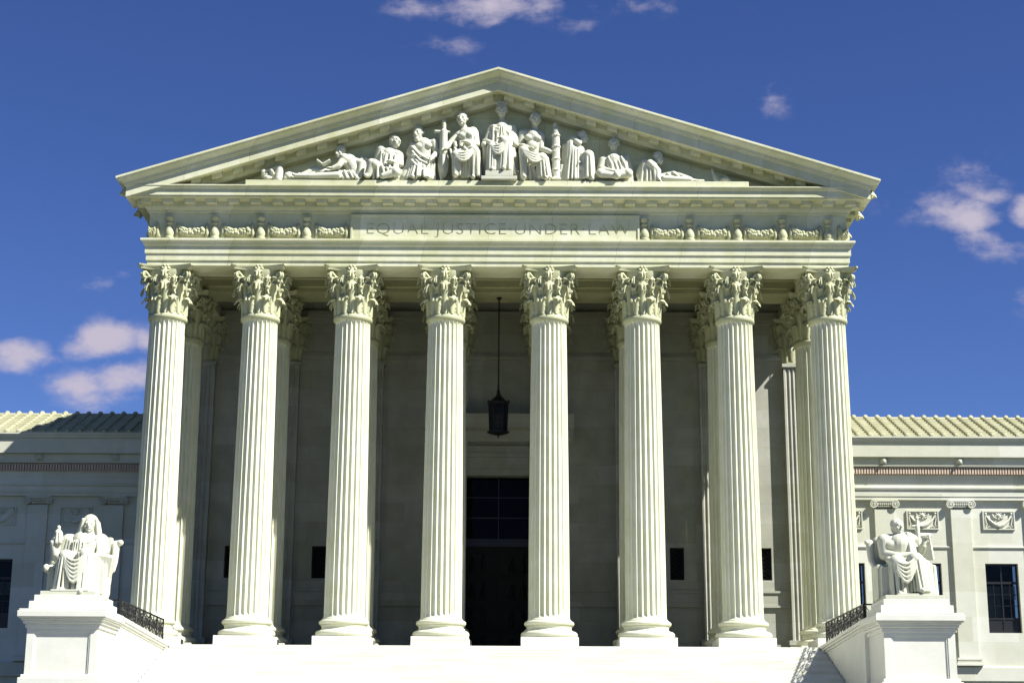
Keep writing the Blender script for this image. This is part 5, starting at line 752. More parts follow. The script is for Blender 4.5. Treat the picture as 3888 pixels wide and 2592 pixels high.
('seated_statue',-4.75,'seated marble man in profile looking right, beside the bearded robed figure','statue',[('figure',[('e',0.509,-0.05,1.853,0.193,0.237,0.242,0,0,55),('e',0.568,-0.091,1.709,0.16,0.165,0.165,0,0,55),('c',0.696,-0.181,1.858,0.739,-0.211,1.77,0.025,0.041),('c',0.616,-0.252,1.88,0.736,-0.081,1.88,0.033,0.033),('c',0.66,-0.209,1.687,0.71,-0.137,1.687,0.028,0.028),('e',0.649,-0.148,1.605,0.061,0.055,0.05,0,0,55),('e',0.567,-0.231,1.765,0.055,0.055,0.055,0,0,0),('e',0.629,-0.234,1.833,0.036,0.028,0.022,0,0,55),('e',0.385,-0.218,1.811,0.022,0.047,0.066,0,0,55),('e',0.699,-0.042,1.765,0.055,0.055,0.055,0,0,0),('e',0.723,-0.099,1.833,0.036,0.028,0.022,0,0,55),('e',0.625,0.124,1.811,0.022,0.047,0.066,0,0,55),('e',0.482,-0.031,1.908,0.215,0.248,0.22,0,0,55),('c',0.479,-0.237,1.954,0.322,-0.174,1.853,0.036,0.041),('c',0.518,-0.212,1.965,0.352,-0.131,1.853,0.036,0.041),('c',0.556,-0.187,1.975,0.382,-0.088,1.853,0.036,0.041),('c',0.595,-0.162,1.985,0.412,-0.045,1.853,0.036,0.041),('c',0.633,-0.137,1.996,0.442,-0.003,1.853,0.036,0.041),('c',0.644,-0.092,1.985,0.472,0.04,1.853,0.036,0.041),('c',0.654,-0.047,1.975,0.502,0.083,1.853,0.036,0.041),('c',0.664,-0.002,1.965,0.532,0.126,1.853,0.036,0.041),('c',0.675,0.042,1.954,0.562,0.169,1.853,0.036,0.041),('e',0.385,0.037,1.756,0.138,0.11,0.165,0,0,55),('c',0.474,0,1.597,0.427,0.03,1.355,0.13,0.17),('c',-0.044,0.08,1.463,0.639,-0.05,1.248,0.19,0.19),('c',0.309,0.05,1.248,0.238,0.1,0.63,0.34,0.33),('e',0.474,-0.18,1.114,0.17,0.13,0.14,0,0,0),('c',-0.068,0.05,1.516,-0.209,0.1,1.006,0.19,0.15),('c',-0.209,0.1,1.006,-0.327,-0.15,0.577,0.15,0.1),('c',-0.353,-0.191,0.523,-0.383,-0.221,0.433,0.062,0.055),('c',-0.387,-0.175,0.496,-0.411,-0.206,0.415,0.04,0.033),('c',-0.337,-0.225,0.496,-0.368,-0.248,0.415,0.04,0.033),('c',-0.348,-0.274,0.406,-0.366,-0.291,0.339,0.024,0.021),('c',-0.366,-0.291,0.339,-0.374,-0.299,0.277,0.021,0.017),('c',-0.378,-0.244,0.406,-0.398,-0.265,0.33,0.024,0.021),('c',-0.398,-0.265,0.33,-0.408,-0.274,0.257,0.021,0.017),('c',-0.406,-0.216,0.406,-0.425,-0.235,0.334,0.024,0.021),('c',-0.425,-0.235,0.334,-0.434,-0.244,0.265,0.021,0.017),('c',-0.435,-0.188,0.406,-0.449,-0.202,0.347,0.024,0.021),('c',-0.449,-0.202,0.347,-0.456,-0.209,0.295,0.021,0.017),('c',-0.316,-0.253,0.487,-0.312,-0.298,0.404,0.028,0.02),('c',0.709,-0.05,1.221,0.78,-0.1,0.818,0.17,0.14),('c',0.78,-0.1,0.818,0.497,-0.4,0.818,0.14,0.1),('c',0.433,-0.447,0.828,0.334,-0.458,0.839,0.062,0.055),('c',0.399,-0.415,0.832,0.311,-0.43,0.841,0.04,0.033),('c',0.407,-0.485,0.832,0.318,-0.49,0.841,0.04,0.033),('c',0.311,-0.523,0.843,0.255,-0.529,0.834,0.024,0.021),('c',0.255,-0.529,0.834,0.229,-0.532,0.799,0.021,0.017),('c',0.307,-0.481,0.843,0.24,-0.488,0.835,0.024,0.021),('c',0.24,-0.488,0.835,0.21,-0.492,0.794,0.021,0.017),('c',0.302,-0.441,0.843,0.24,-0.448,0.835,0.024,0.021),('c',0.24,-0.448,0.835,0.211,-0.451,0.796,0.021,0.017),('c',0.298,-0.401,0.843,0.25,-0.407,0.833,0.024,0.021),('c',0.25,-0.407,0.833,0.229,-0.409,0.803,0.021,0.017),('c',0.401,-0.521,0.833,0.336,-0.563,0.82,0.028,0.02),('c',0.191,0.05,0.496,-0.28,-0.45,0.711,0.25,0.2),('c',-0.374,-0.45,0.738,-0.515,-0.4,0.254,0.19,0.14),('c',0.285,0,0.469,0.615,-0.45,0.362,0.26,0.22),('c',0.615,-0.45,0.362,0.097,-0.5,0.174,0.18,0.12),('c',-0.515,-0.4,0.214,-0.609,-0.6,0.174,0.1,0.07),('e',-0.398,-0.45,0.711,0.18,0.17,0.2,0,0,0),('c',0.097,-0.17,1.194,0.05,-0.245,0.818,0.045,0.051),('c',0.05,-0.245,0.818,0.003,-0.32,0.442,0.051,0.057),('c',0.191,-0.256,1.185,0.154,-0.336,0.809,0.053,0.055),('c',0.154,-0.336,0.809,0.117,-0.415,0.433,0.055,0.056),('c',0.285,-0.187,1.176,0.257,-0.271,0.8,0.038,0.056),('c',0.257,-0.271,0.8,0.229,-0.356,0.423,0.056,0.073),('c',0.38,-0.273,1.167,0.361,-0.362,0.79,0.056,0.055),('c',0.361,-0.362,0.79,0.343,-0.451,0.414,0.055,0.055),('c',0.474,-0.203,1.158,0.443,-0.294,0.783,0.043,0.051),('c',0.443,-0.294,0.783,0.411,-0.384,0.408,0.051,0.058),('c',0.568,-0.289,1.149,0.543,-0.384,0.774,0.04,0.041),('c',0.543,-0.384,0.774,0.518,-0.479,0.399,0.041,0.043),('c',0.662,-0.22,1.14,0.651,-0.32,0.764,0.057,0.064),('c',0.651,-0.32,0.764,0.639,-0.42,0.389,0.064,0.07),('c',-0.233,-0.417,0.657,-0.256,-0.392,0.402,0.049,0.057),('c',-0.256,-0.392,0.402,-0.28,-0.367,0.147,0.057,0.066),('c',-0.138,-0.502,0.634,-0.131,-0.477,0.391,0.059,0.062),('c',-0.131,-0.477,0.391,-0.124,-0.452,0.147,0.062,0.065),('c',-0.044,-0.417,0.611,-0.007,-0.392,0.379,0.042,0.063),('c',-0.007,-0.392,0.379,0.03,-0.367,0.147,0.063,0.084),('c',0.05,-0.502,0.588,0.117,-0.477,0.367,0.062,0.062),('c',0.117,-0.477,0.367,0.185,-0.452,0.147,0.062,0.063),('c',0.144,-0.417,0.565,0.211,-0.392,0.356,0.048,0.058),('c',0.211,-0.392,0.356,0.277,-0.367,0.147,0.058,0.067),('c',0.238,-0.502,0.542,0.331,-0.477,0.344,0.044,0.047),('c',0.331,-0.477,0.344,0.423,-0.452,0.147,0.047,0.05),('c',0.333,-0.417,0.519,0.473,-0.392,0.333,0.063,0.072),('c',0.473,-0.392,0.333,0.614,-0.367,0.147,0.072,0.081),('c',0.427,-0.502,0.496,0.565,-0.477,0.321,0.062,0.063),('c',0.565,-0.477,0.321,0.704,-0.452,0.147,0.063,0.065),('c',-0.044,-0.02,1.409,-0.08,-0.095,1.06,0.045,0.049),('c',-0.08,-0.095,1.06,-0.115,-0.17,0.711,0.049,0.052),('c',0.003,-0.131,1.355,-0.018,-0.198,1.009,0.053,0.053),('c',-0.018,-0.198,1.009,-0.039,-0.265,0.663,0.053,0.052),('c',0.05,-0.087,1.301,0.042,-0.146,0.959,0.038,0.053),('c',0.042,-0.146,0.959,0.035,-0.205,0.616,0.053,0.067),('c',0.097,-0.198,1.248,0.097,-0.247,0.912,0.056,0.053),('c',0.097,-0.247,0.912,0.097,-0.297,0.577,0.053,0.05)]),('seat',[('b',0.238,0.15,0.281,0.62,0.35,0.3,0,0,0)])]),
('reclining_statue',-6.95,'reclining marble figure at the left reading an open book with legs stretched left','statue',[('figure',[('e',0.504,-0.05,1.396,0.179,0.22,0.225,0,0,-35),('e',0.466,-0.105,1.239,0.148,0.154,0.154,0,0,-35),('c',0.382,-0.224,1.326,0.354,-0.264,1.227,0.023,0.038),('c',0.315,-0.149,1.355,0.475,-0.261,1.355,0.031,0.031),('c',0.356,-0.19,1.172,0.423,-0.237,1.172,0.026,0.026),('e',0.413,-0.18,1.11,0.056,0.051,0.046,0,0,-35),('e',0.335,-0.104,1.264,0.051,0.051,0.051,0,0,0),('e',0.332,-0.161,1.311,0.033,0.026,0.02,0,0,-35),('e',0.347,0.066,1.359,0.02,0.044,0.061,0,0,-35),('e',0.511,-0.227,1.264,0.051,0.051,0.051,0,0,0),('e',0.458,-0.249,1.311,0.033,0.026,0.02,0,0,-35),('e',0.666,-0.157,1.359,0.02,0.044,0.061,0,0,-35),('e',0.521,-0.025,1.458,0.2,0.23,0.205,0,0,-35),('c',0.33,-0.022,1.463,0.388,0.125,1.422,0.033,0.038),('c',0.353,-0.058,1.467,0.428,0.097,1.422,0.033,0.038),('c',0.376,-0.094,1.471,0.468,0.069,1.422,0.033,0.038),('c',0.4,-0.129,1.475,0.508,0.041,1.422,0.033,0.038),('c',0.423,-0.165,1.479,0.548,0.013,1.422,0.033,0.038),('c',0.465,-0.175,1.475,0.588,-0.015,1.422,0.033,0.038),('c',0.506,-0.185,1.471,0.628,-0.043,1.422,0.033,0.038),('c',0.548,-0.194,1.467,0.667,-0.071,1.422,0.033,0.038),('c',0.59,-0.204,1.463,0.707,-0.099,1.422,0.033,0.038),('e',0.585,0.065,1.355,0.128,0.102,0.154,0,0,-35),('c',0.568,0,1.175,0.675,0.05,1.053,0.12,0.15),('c',0.675,-0.2,1.053,1.018,0.25,1.004,0.19,0.19),('c',0.846,0.05,1.004,1.146,0.1,0.516,0.31,0.3),('e',0.654,-0.2,0.882,0.15,0.13,0.13,0,0,0),('c',0.654,-0.2,1.004,0.482,-0.35,0.662,0.16,0.12),('c',0.482,-0.35,0.662,0.247,-0.4,0.54,0.12,0.09),('c',0.188,-0.42,0.534,0.1,-0.42,0.554,0.056,0.05),('c',0.161,-0.388,0.54,0.082,-0.393,0.558,0.036,0.03),('c',0.161,-0.452,0.54,0.082,-0.447,0.558,0.036,0.03),('c',0.073,-0.476,0.56,0.023,-0.476,0.557,0.022,0.019),('c',0.023,-0.476,0.557,0.0,-0.476,0.528,0.019,0.015),('c',0.073,-0.438,0.56,0.014,-0.438,0.559,0.022,0.019),('c',0.014,-0.438,0.559,-0.013,-0.438,0.525,0.019,0.015),('c',0.073,-0.402,0.56,0.018,-0.402,0.558,0.022,0.019),('c',0.018,-0.402,0.558,-0.007,-0.402,0.526,0.019,0.015),('c',0.073,-0.366,0.56,0.031,-0.366,0.556,0.022,0.019),('c',0.031,-0.366,0.556,0.012,-0.366,0.531,0.019,0.015),('c',0.152,-0.483,0.542,0.091,-0.514,0.538,0.025,0.018),('c',1.082,0.1,1.004,1.403,-0.1,0.833,0.18,0.17),('c',1.403,-0.1,0.833,1.339,-0.25,0.223,0.17,0.11),('c',1.326,-0.291,0.198,1.296,-0.321,0.118,0.056,0.05),('c',1.295,-0.278,0.174,1.271,-0.308,0.102,0.036,0.03),('c',1.34,-0.322,0.174,1.31,-0.346,0.102,0.036,0.03),('c',1.327,-0.369,0.095,1.31,-0.386,0.036,0.022,0.019),('c',1.31,-0.386,0.036,1.302,-0.394,-0.019,0.019,0.015),('c',1.3,-0.343,0.095,1.28,-0.363,0.028,0.022,0.019),('c',1.28,-0.363,0.028,1.271,-0.372,-0.037,0.019,0.015),('c',1.275,-0.317,0.095,1.256,-0.336,0.031,0.022,0.019),('c',1.256,-0.336,0.031,1.247,-0.344,-0.03,0.019,0.015),('c',1.249,-0.292,0.095,1.235,-0.306,0.043,0.022,0.019),('c',1.235,-0.306,0.043,1.228,-0.313,-0.003,0.019,0.015),('c',1.359,-0.348,0.166,1.36,-0.391,0.092,0.025,0.018),('c',1.103,0.05,0.369,0.29,-0.15,0.32,0.25,0.2),('c',0.29,-0.15,0.32,-0.524,-0.2,0.516,0.19,0.16),('c',-0.524,-0.2,0.516,-0.995,-0.3,0.272,0.14,0.1),('c',0.482,-0.35,0.247,-0.695,-0.4,0.198,0.15,0.11),('c',-0.695,-0.4,0.198,-1.23,-0.4,0.211,0.1,0.09),('c',-1.252,-0.4,0.211,-1.359,-0.42,0.272,0.09,0.06),('c',-1.038,-0.3,0.247,-1.123,-0.3,0.32,0.09,0.06),('c',0.761,0.092,1.175,0.836,0.017,0.918,0.063,0.071),('c',0.836,0.017,0.918,0.911,-0.058,0.662,0.071,0.079),('c',0.962,0.034,1.18,0.994,-0.056,0.895,0.075,0.076),('c',0.994,-0.056,0.895,1.026,-0.145,0.61,0.076,0.078),('c',1.163,0.192,1.184,1.151,0.088,0.871,0.054,0.077),('c',1.151,0.088,0.871,1.139,-0.015,0.558,0.077,0.101),('c',1.364,0.134,1.189,1.309,0.016,0.848,0.078,0.077),('c',1.309,0.016,0.848,1.253,-0.102,0.506,0.077,0.076),('c',1.566,0.292,1.194,1.445,0.156,0.834,0.061,0.071),('c',1.445,0.156,0.834,1.324,0.019,0.474,0.071,0.081),('c',1.767,0.233,1.199,1.599,0.082,0.812,0.056,0.058),('c',1.599,0.082,0.812,1.431,-0.069,0.425,0.058,0.059),('c',0.761,0.1,1.15,1.242,0.2,1.162,0.07,0.07),('c',1.242,0.2,1.162,1.724,0.3,1.175,0.07,0.07),('c',0.836,0.2,1.162,1.237,0.25,1.101,0.07,0.07),('c',1.237,0.25,1.101,1.638,0.3,1.04,0.07,0.07),('c',0.911,0.3,1.175,1.232,0.3,1.04,0.07,0.07),('c',1.232,0.3,1.04,1.553,0.3,0.906,0.07,0.07),('c',0.418,-0.27,0.418,0.397,-0.295,0.284,0.045,0.053),('c',0.397,-0.295,0.284,0.375,-0.32,0.15,0.053,0.061),('c',0.518,-0.347,0.426,0.524,-0.372,0.288,0.053,0.057),('c',0.524,-0.372,0.288,0.529,-0.397,0.15,0.057,0.061),('c',0.618,-0.27,0.434,0.649,-0.295,0.292,0.038,0.058),('c',0.649,-0.295,0.292,0.68,-0.32,0.15,0.058,0.079),('c',0.718,-0.347,0.442,0.775,-0.372,0.296,0.056,0.057),('c',0.775,-0.372,0.296,0.833,-0.397,0.15,0.057,0.059),('c',0.818,-0.27,0.451,0.872,-0.295,0.3,0.043,0.053),('c',0.872,-0.295,0.3,0.925,-0.32,0.15,0.053,0.063),('c',0.918,-0.347,0.459,0.994,-0.372,0.304,0.04,0.043),('c',0.994,-0.372,0.304,1.069,-0.397,0.15,0.043,0.046),('c',1.018,-0.27,0.467,1.125,-0.295,0.308,0.057,0.066),('c',1.125,-0.295,0.308,1.232,-0.32,0.15,0.066,0.076),('c',-0.588,-0.223,0.516,-0.802,-0.248,0.357,0.04,0.044),('c',-0.802,-0.248,0.357,-1.016,-0.273,0.198,0.044,0.048),('c',-0.404,-0.303,0.486,-0.57,-0.328,0.34,0.048,0.048),('c',-0.57,-0.328,0.34,-0.735,-0.354,0.193,0.048,0.048),('c',-0.22,-0.243,0.457,-0.34,-0.269,0.323,0.034,0.048),('c',-0.34,-0.269,0.323,-0.46,-0.294,0.188,0.048,0.062),('c',-0.036,-0.323,0.428,-0.108,-0.349,0.305,0.05,0.048),('c',-0.108,-0.349,0.305,-0.18,-0.375,0.183,0.048,0.046),('c',0.148,-0.263,0.399,0.07,-0.287,0.289,0.039,0.044),('c',0.07,-0.287,0.289,-0.008,-0.312,0.18,0.044,0.049),('c',0.333,-0.343,0.369,0.294,-0.367,0.272,0.036,0.036),('c',0.294,-0.367,0.272,0.255,-0.391,0.175,0.036,0.036)]),('open_book',[('b',-0.281,-0.35,0.784,0.16,0.16,0.035,0,38,0),('b',-0.011,-0.35,0.784,0.17,0.16,0.035,0,-32,0)])]),
('carved_wreath',-9.25,'carved wreath and jar lying at the far left end of the pediment ledge','carving',[('figure',[('e',0.096,-0.2,0.345,0.075,0.09,0.075,0,0,0),('e',0.08,-0.126,0.275,0.075,0.09,0.075,0,0,0),('e',0.036,-0.143,0.215,0.075,0.09,0.075,0,0,0),('e',-0.03,-0.231,0.176,0.075,0.09,0.075,0,0,0),('e',-0.108,-0.28,0.162,0.075,0.09,0.075,0,0,0),('e',-0.186,-0.231,0.176,0.075,0.09,0.075,0,0,0),('e',-0.252,-0.143,0.215,0.075,0.09,0.075,0,0,0),('e',-0.296,-0.126,0.275,0.075,0.09,0.075,0,0,0),('e',-0.311,-0.2,0.345,0.075,0.09,0.075,0,0,0),('e',-0.296,-0.274,0.415,0.075,0.09,0.075,0,0,0),('e',-0.252,-0.257,0.474,0.075,0.09,0.075,0,0,0),('e',-0.186,-0.169,0.514,0.075,0.09,0.075,0,0,0),('e',-0.108,-0.12,0.528,0.075,0.09,0.075,0,0,0),('e',-0.03,-0.169,0.514,0.075,0.09,0.075,0,0,0),('e',0.036,-0.257,0.474,0.075,0.09,0.075,0,0,0),('e',0.08,-0.274,0.415,0.075,0.09,0.075,0,0,0),('e',-0.108,-0.15,0.296,0.17,0.12,0.13,0,0,0),('c',0.363,-0.15,0.589,0.32,-0.15,0.15,0.16,0.18),('c',0.106,-0.15,0.601,0.427,-0.15,0.65,0.06,0.06),('c',0.256,-0.12,0.687,0.256,-0.1,0.174,0.1,0.14)])]),
('carved_vessel',-8.95,'small rounded carved pot standing just right of the far left wreath','carving',[('figure',[('e',0.427,-0.15,0.272,0.17,0.16,0.17,0,0,0),('c',0.342,-0.15,0.369,0.32,-0.2,0.174,0.07,0.09),('c',0.534,-0.15,0.394,0.598,-0.2,0.223,0.06,0.07),('e',0.449,-0.15,0.394,0.1,0.1,0.07,0,0,0)])]),
('seated_statue',1.6,'seated bare-chested marble warrior right of the crowned central figure, one hand on the fasces','statue',[('figure',[('e',-0.084,-0.08,2.831,0.206,0.253,0.259,0,0,14),('e',-0.065,-0.154,2.678,0.171,0.177,0.177,0,0,14),('c',-0.025,-0.317,2.837,-0.011,-0.371,2.743,0.026,0.044),('c',-0.14,-0.318,2.861,0.077,-0.264,2.861,0.035,0.035),('c',-0.074,-0.314,2.655,0.017,-0.291,2.655,0.029,0.029),('e',-0.04,-0.257,2.566,0.065,0.059,0.053,0,0,14),('e',-0.165,-0.267,2.737,0.059,0.059,0.059,0,0,0),('e',-0.117,-0.313,2.811,0.038,0.029,0.024,0,0,14),('e',-0.302,-0.128,2.787,0.024,0.05,0.071,0,0,14),('e',0.075,-0.207,2.737,0.059,0.059,0.059,0,0,0),('e',0.054,-0.27,2.811,0.038,0.029,0.024,0,0,14),('e',0.132,-0.02,2.787,0.024,0.05,0.071,0,0,14),('e',-0.092,-0.046,2.89,0.23,0.265,0.236,0,0,14),('c',-0.24,-0.21,2.94,-0.322,-0.048,2.831,0.038,0.044),('c',-0.191,-0.217,2.951,-0.268,-0.035,2.831,0.038,0.044),('c',-0.142,-0.223,2.962,-0.214,-0.021,2.831,0.038,0.044),('c',-0.093,-0.23,2.973,-0.16,-0.008,2.831,0.038,0.044),('c',-0.045,-0.237,2.984,-0.105,0.006,2.831,0.038,0.044),('c',-0.005,-0.208,2.973,-0.051,0.019,2.831,0.038,0.044),('c',0.035,-0.179,2.962,0.003,0.033,2.831,0.038,0.044),('c',0.075,-0.15,2.951,0.058,0.046,2.831,0.038,0.044),('c',0.115,-0.122,2.94,0.112,0.06,2.831,0.038,0.044),('e',-0.123,0.077,2.728,0.147,0.118,0.177,0,0,14),('c',-0.096,0,2.52,-0.107,0.05,2.278,0.13,0.16),('c',-0.52,0.08,2.225,0.104,0.08,2.171,0.2,0.2),('c',-0.178,0.06,2.117,-0.155,0.12,1.392,0.33,0.29),('e',-0.367,-0.17,1.983,0.17,0.13,0.14,0,0,0),('e',-0.013,-0.17,1.956,0.17,0.13,0.14,0,0,0),('e',-0.202,-0.16,1.661,0.22,0.12,0.2,0,0,0),('c',-0.602,0.05,2.225,-0.708,0.05,1.714,0.19,0.15),('c',-0.708,0.05,1.714,-0.437,-0.3,1.5,0.15,0.1),('c',-0.386,-0.368,1.459,-0.283,-0.407,1.459,0.068,0.061),('c',-0.368,-0.416,1.459,-0.274,-0.446,1.459,0.044,0.036),('c',-0.341,-0.344,1.459,-0.25,-0.384,1.459,0.044,0.036),('c',-0.228,-0.355,1.459,-0.169,-0.377,1.443,0.026,0.023),('c',-0.169,-0.377,1.443,-0.142,-0.387,1.401,0.023,0.019),('c',-0.244,-0.398,1.459,-0.175,-0.424,1.443,0.026,0.023),('c',-0.175,-0.424,1.443,-0.143,-0.436,1.394,0.023,0.019),('c',-0.26,-0.439,1.459,-0.195,-0.464,1.443,0.026,0.023),('c',-0.195,-0.464,1.443,-0.165,-0.475,1.397,0.023,0.019),('c',-0.275,-0.48,1.459,-0.226,-0.499,1.443,0.026,0.023),('c',-0.226,-0.499,1.443,-0.203,-0.507,1.408,0.023,0.019),('c',-0.317,-0.312,1.459,-0.232,-0.303,1.437,0.031,0.022),('c',0.152,0.05,2.117,0.152,0.0,1.553,0.18,0.14),('c',0.152,0.0,1.553,0.481,-0.25,1.352,0.14,0.1),('c',0.521,-0.242,1.317,0.625,-0.268,1.343,0.068,0.061),('c',0.543,-0.287,1.325,0.637,-0.305,1.348,0.044,0.036),('c',0.561,-0.213,1.325,0.653,-0.241,1.348,0.044,0.036),('c',0.672,-0.21,1.351,0.731,-0.225,1.349,0.026,0.023),('c',0.731,-0.225,1.349,0.758,-0.231,1.314,0.023,0.019),('c',0.661,-0.255,1.351,0.731,-0.272,1.352,0.026,0.023),('c',0.731,-0.272,1.352,0.763,-0.28,1.311,0.023,0.019),('c',0.65,-0.297,1.351,0.716,-0.314,1.351,0.026,0.023),('c',0.716,-0.314,1.351,0.746,-0.321,1.312,0.023,0.019),('c',0.64,-0.34,1.351,0.689,-0.352,1.347,0.026,0.023),('c',0.689,-0.352,1.347,0.712,-0.358,1.317,0.023,0.019),('c',0.581,-0.178,1.328,0.663,-0.159,1.324,0.031,0.022),('c',-0.343,0.1,1.151,-0.579,-0.5,1.285,0.25,0.2),('c',-0.579,-0.5,1.285,-0.567,-0.45,0.211,0.19,0.13),('c',-0.567,-0.45,0.13,-0.52,-0.72,0.09,0.11,0.07),('c',-0.013,0.1,1.124,0.175,-0.5,0.963,0.26,0.23),('c',0.175,-0.5,0.963,0.246,-0.35,0.238,0.22,0.17),('c',0.293,-0.35,0.144,0.364,-0.6,0.09,0.1,0.07),('c',-0.041,-0.416,0.935,-0.02,-0.357,0.559,0.032,0.036),('c',-0.02,-0.357,0.559,0.0,-0.298,0.184,0.036,0.04),('c',-0.035,-0.511,0.957,-0.013,-0.451,0.57,0.034,0.048),('c',-0.013,-0.451,0.57,0.009,-0.39,0.184,0.048,0.061),('c',0.001,-0.585,0.954,0.031,-0.539,0.569,0.035,0.045),('c',0.031,-0.539,0.569,0.061,-0.492,0.184,0.045,0.055),('c',0.096,-0.661,0.94,0.122,-0.611,0.562,0.042,0.044),('c',0.122,-0.611,0.562,0.147,-0.561,0.184,0.044,0.047),('c',0.202,-0.679,0.963,0.25,-0.634,0.574,0.033,0.038),('c',0.25,-0.634,0.574,0.298,-0.588,0.184,0.038,0.043),('c',0.3,-0.65,0.931,0.358,-0.598,0.558,0.029,0.037),('c',0.358,-0.598,0.558,0.417,-0.546,0.184,0.037,0.045),('c',0.37,-0.589,0.972,0.424,-0.541,0.578,0.038,0.042),('c',0.424,-0.541,0.578,0.477,-0.492,0.184,0.042,0.046),('c',0.412,-0.495,0.97,0.472,-0.438,0.577,0.043,0.049),('c',0.472,-0.438,0.577,0.532,-0.381,0.184,0.049,0.054),('c',0.41,-0.394,0.96,0.469,-0.319,0.572,0.045,0.043),('c',0.469,-0.319,0.572,0.528,-0.244,0.184,0.043,0.041),('c',-0.555,-0.64,1.312,-0.437,-0.673,1.219,0.032,0.043),('c',-0.437,-0.673,1.219,-0.319,-0.699,1.137,0.043,0.051),('c',-0.319,-0.699,1.137,-0.202,-0.71,1.077,0.051,0.054),('c',-0.202,-0.71,1.077,-0.084,-0.705,1.039,0.054,0.051),('c',-0.084,-0.705,1.039,0.034,-0.687,1.022,0.051,0.043),('c',0.034,-0.687,1.022,0.152,-0.66,1.016,0.043,0.032),('c',-0.555,-0.65,1.252,-0.437,-0.683,1.132,0.032,0.043),('c',-0.437,-0.683,1.132,-0.319,-0.709,1.031,0.043,0.051),('c',-0.319,-0.709,1.031,-0.202,-0.72,0.962,0.051,0.054),('c',-0.202,-0.72,0.962,-0.084,-0.715,0.932,0.054,0.051),('c',-0.084,-0.715,0.932,0.034,-0.697,0.935,0.051,0.043),('c',0.034,-0.697,0.935,0.152,-0.67,0.956,0.043,0.032),('c',-0.555,-0.66,1.192,-0.437,-0.693,1.045,0.032,0.043),('c',-0.437,-0.693,1.045,-0.319,-0.719,0.924,0.043,0.051),('c',-0.319,-0.719,0.924,-0.202,-0.73,0.848,0.051,0.054),('c',-0.202,-0.73,0.848,-0.084,-0.725,0.825,0.054,0.051),('c',-0.084,-0.725,0.825,0.034,-0.707,0.848,0.051,0.043),('c',0.034,-0.707,0.848,0.152,-0.68,0.896,0.043,0.032),('c',-0.555,-0.67,1.132,-0.437,-0.703,0.957,0.032,0.043),('c',-0.437,-0.703,0.957,-0.319,-0.729,0.817,0.043,0.051),('c',-0.319,-0.729,0.817,-0.202,-0.74,0.734,0.051,0.054),('c',-0.202,-0.74,0.734,-0.084,-0.735,0.718,0.054,0.051),('c',-0.084,-0.735,0.718,0.034,-0.717,0.761,0.051,0.043),('c',0.034,-0.717,0.761,0.152,-0.69,0.836,0.043,0.032),('c',-0.437,-0.367,1.231,-0.425,-0.417,0.989,0.049,0.051),('c',-0.425,-0.417,0.989,-0.414,-0.467,0.748,0.051,0.052),('c',-0.316,-0.461,1.209,-0.291,-0.493,0.969,0.059,0.055),('c',-0.291,-0.493,0.969,-0.266,-0.525,0.729,0.055,0.052),('c',-0.194,-0.384,1.186,-0.157,-0.399,0.948,0.042,0.055),('c',-0.157,-0.399,0.948,-0.12,-0.414,0.71,0.055,0.067),('c',-0.072,-0.477,1.164,-0.023,-0.475,0.927,0.062,0.056),('c',-0.023,-0.475,0.927,0.027,-0.472,0.69,0.056,0.05),('c',0.05,-0.4,1.142,0.083,-0.385,0.91,0.048,0.051),('c',0.083,-0.385,0.91,0.116,-0.371,0.679,0.051,0.054),('c',0.171,-0.494,1.119,0.213,-0.462,0.89,0.044,0.042),('c',0.213,-0.462,0.89,0.254,-0.431,0.661,0.042,0.04),('c',0.293,-0.417,1.097,0.352,-0.367,0.869,0.063,0.064),('c',0.352,-0.367,0.869,0.411,-0.317,0.64,0.064,0.065),('c',-0.013,-0.467,0.963,-0.002,-0.367,0.533,0.049,0.06),('c',-0.002,-0.367,0.533,0.01,-0.267,0.103,0.06,0.07),('c',0.05,-0.527,0.945,0.07,-0.435,0.525,0.059,0.064),('c',0.07,-0.435,0.525,0.091,-0.343,0.106,0.064,0.069),('c',0.112,-0.417,0.927,0.141,-0.333,0.518,0.042,0.066),('c',0.141,-0.333,0.518,0.169,-0.249,0.108,0.066,0.09),('c',0.175,-0.477,0.909,0.212,-0.401,0.51,0.062,0.064),('c',0.212,-0.401,0.51,0.249,-0.326,0.111,0.064,0.067),('c',0.238,-0.367,0.891,0.268,-0.301,0.502,0.048,0.06),('c',0.268,-0.301,0.502,0.298,-0.235,0.112,0.06,0.072),('c',0.301,-0.427,0.873,0.337,-0.369,0.494,0.044,0.048),('c',0.337,-0.369,0.494,0.373,-0.312,0.114,0.048,0.053),('c',0.364,-0.317,0.855,0.411,-0.267,0.486,0.063,0.075),('c',0.411,-0.267,0.486,0.458,-0.217,0.117,0.075,0.086),('c',-0.461,-0.364,1.016,-0.437,-0.264,0.614,0.054,0.066),('c',-0.437,-0.264,0.614,-0.414,-0.164,0.211,0.066,0.079),('c',-0.39,-0.424,0.963,-0.331,-0.34,0.572,0.064,0.071),('c',-0.331,-0.34,0.572,-0.271,-0.257,0.182,0.071,0.078),('c',-0.319,-0.297,0.909,-0.225,-0.231,0.531,0.046,0.073),('c',-0.225,-0.231,0.531,-0.131,-0.164,0.154,0.073,0.101),('c',-0.249,-0.357,0.855,-0.131,-0.307,0.493,0.067,0.071),('c',-0.131,-0.307,0.493,-0.013,-0.257,0.13,0.071,0.076)]),('seat',[('b',-0.131,0.22,0.587,0.6,0.28,0.62,0,0,0)])]),
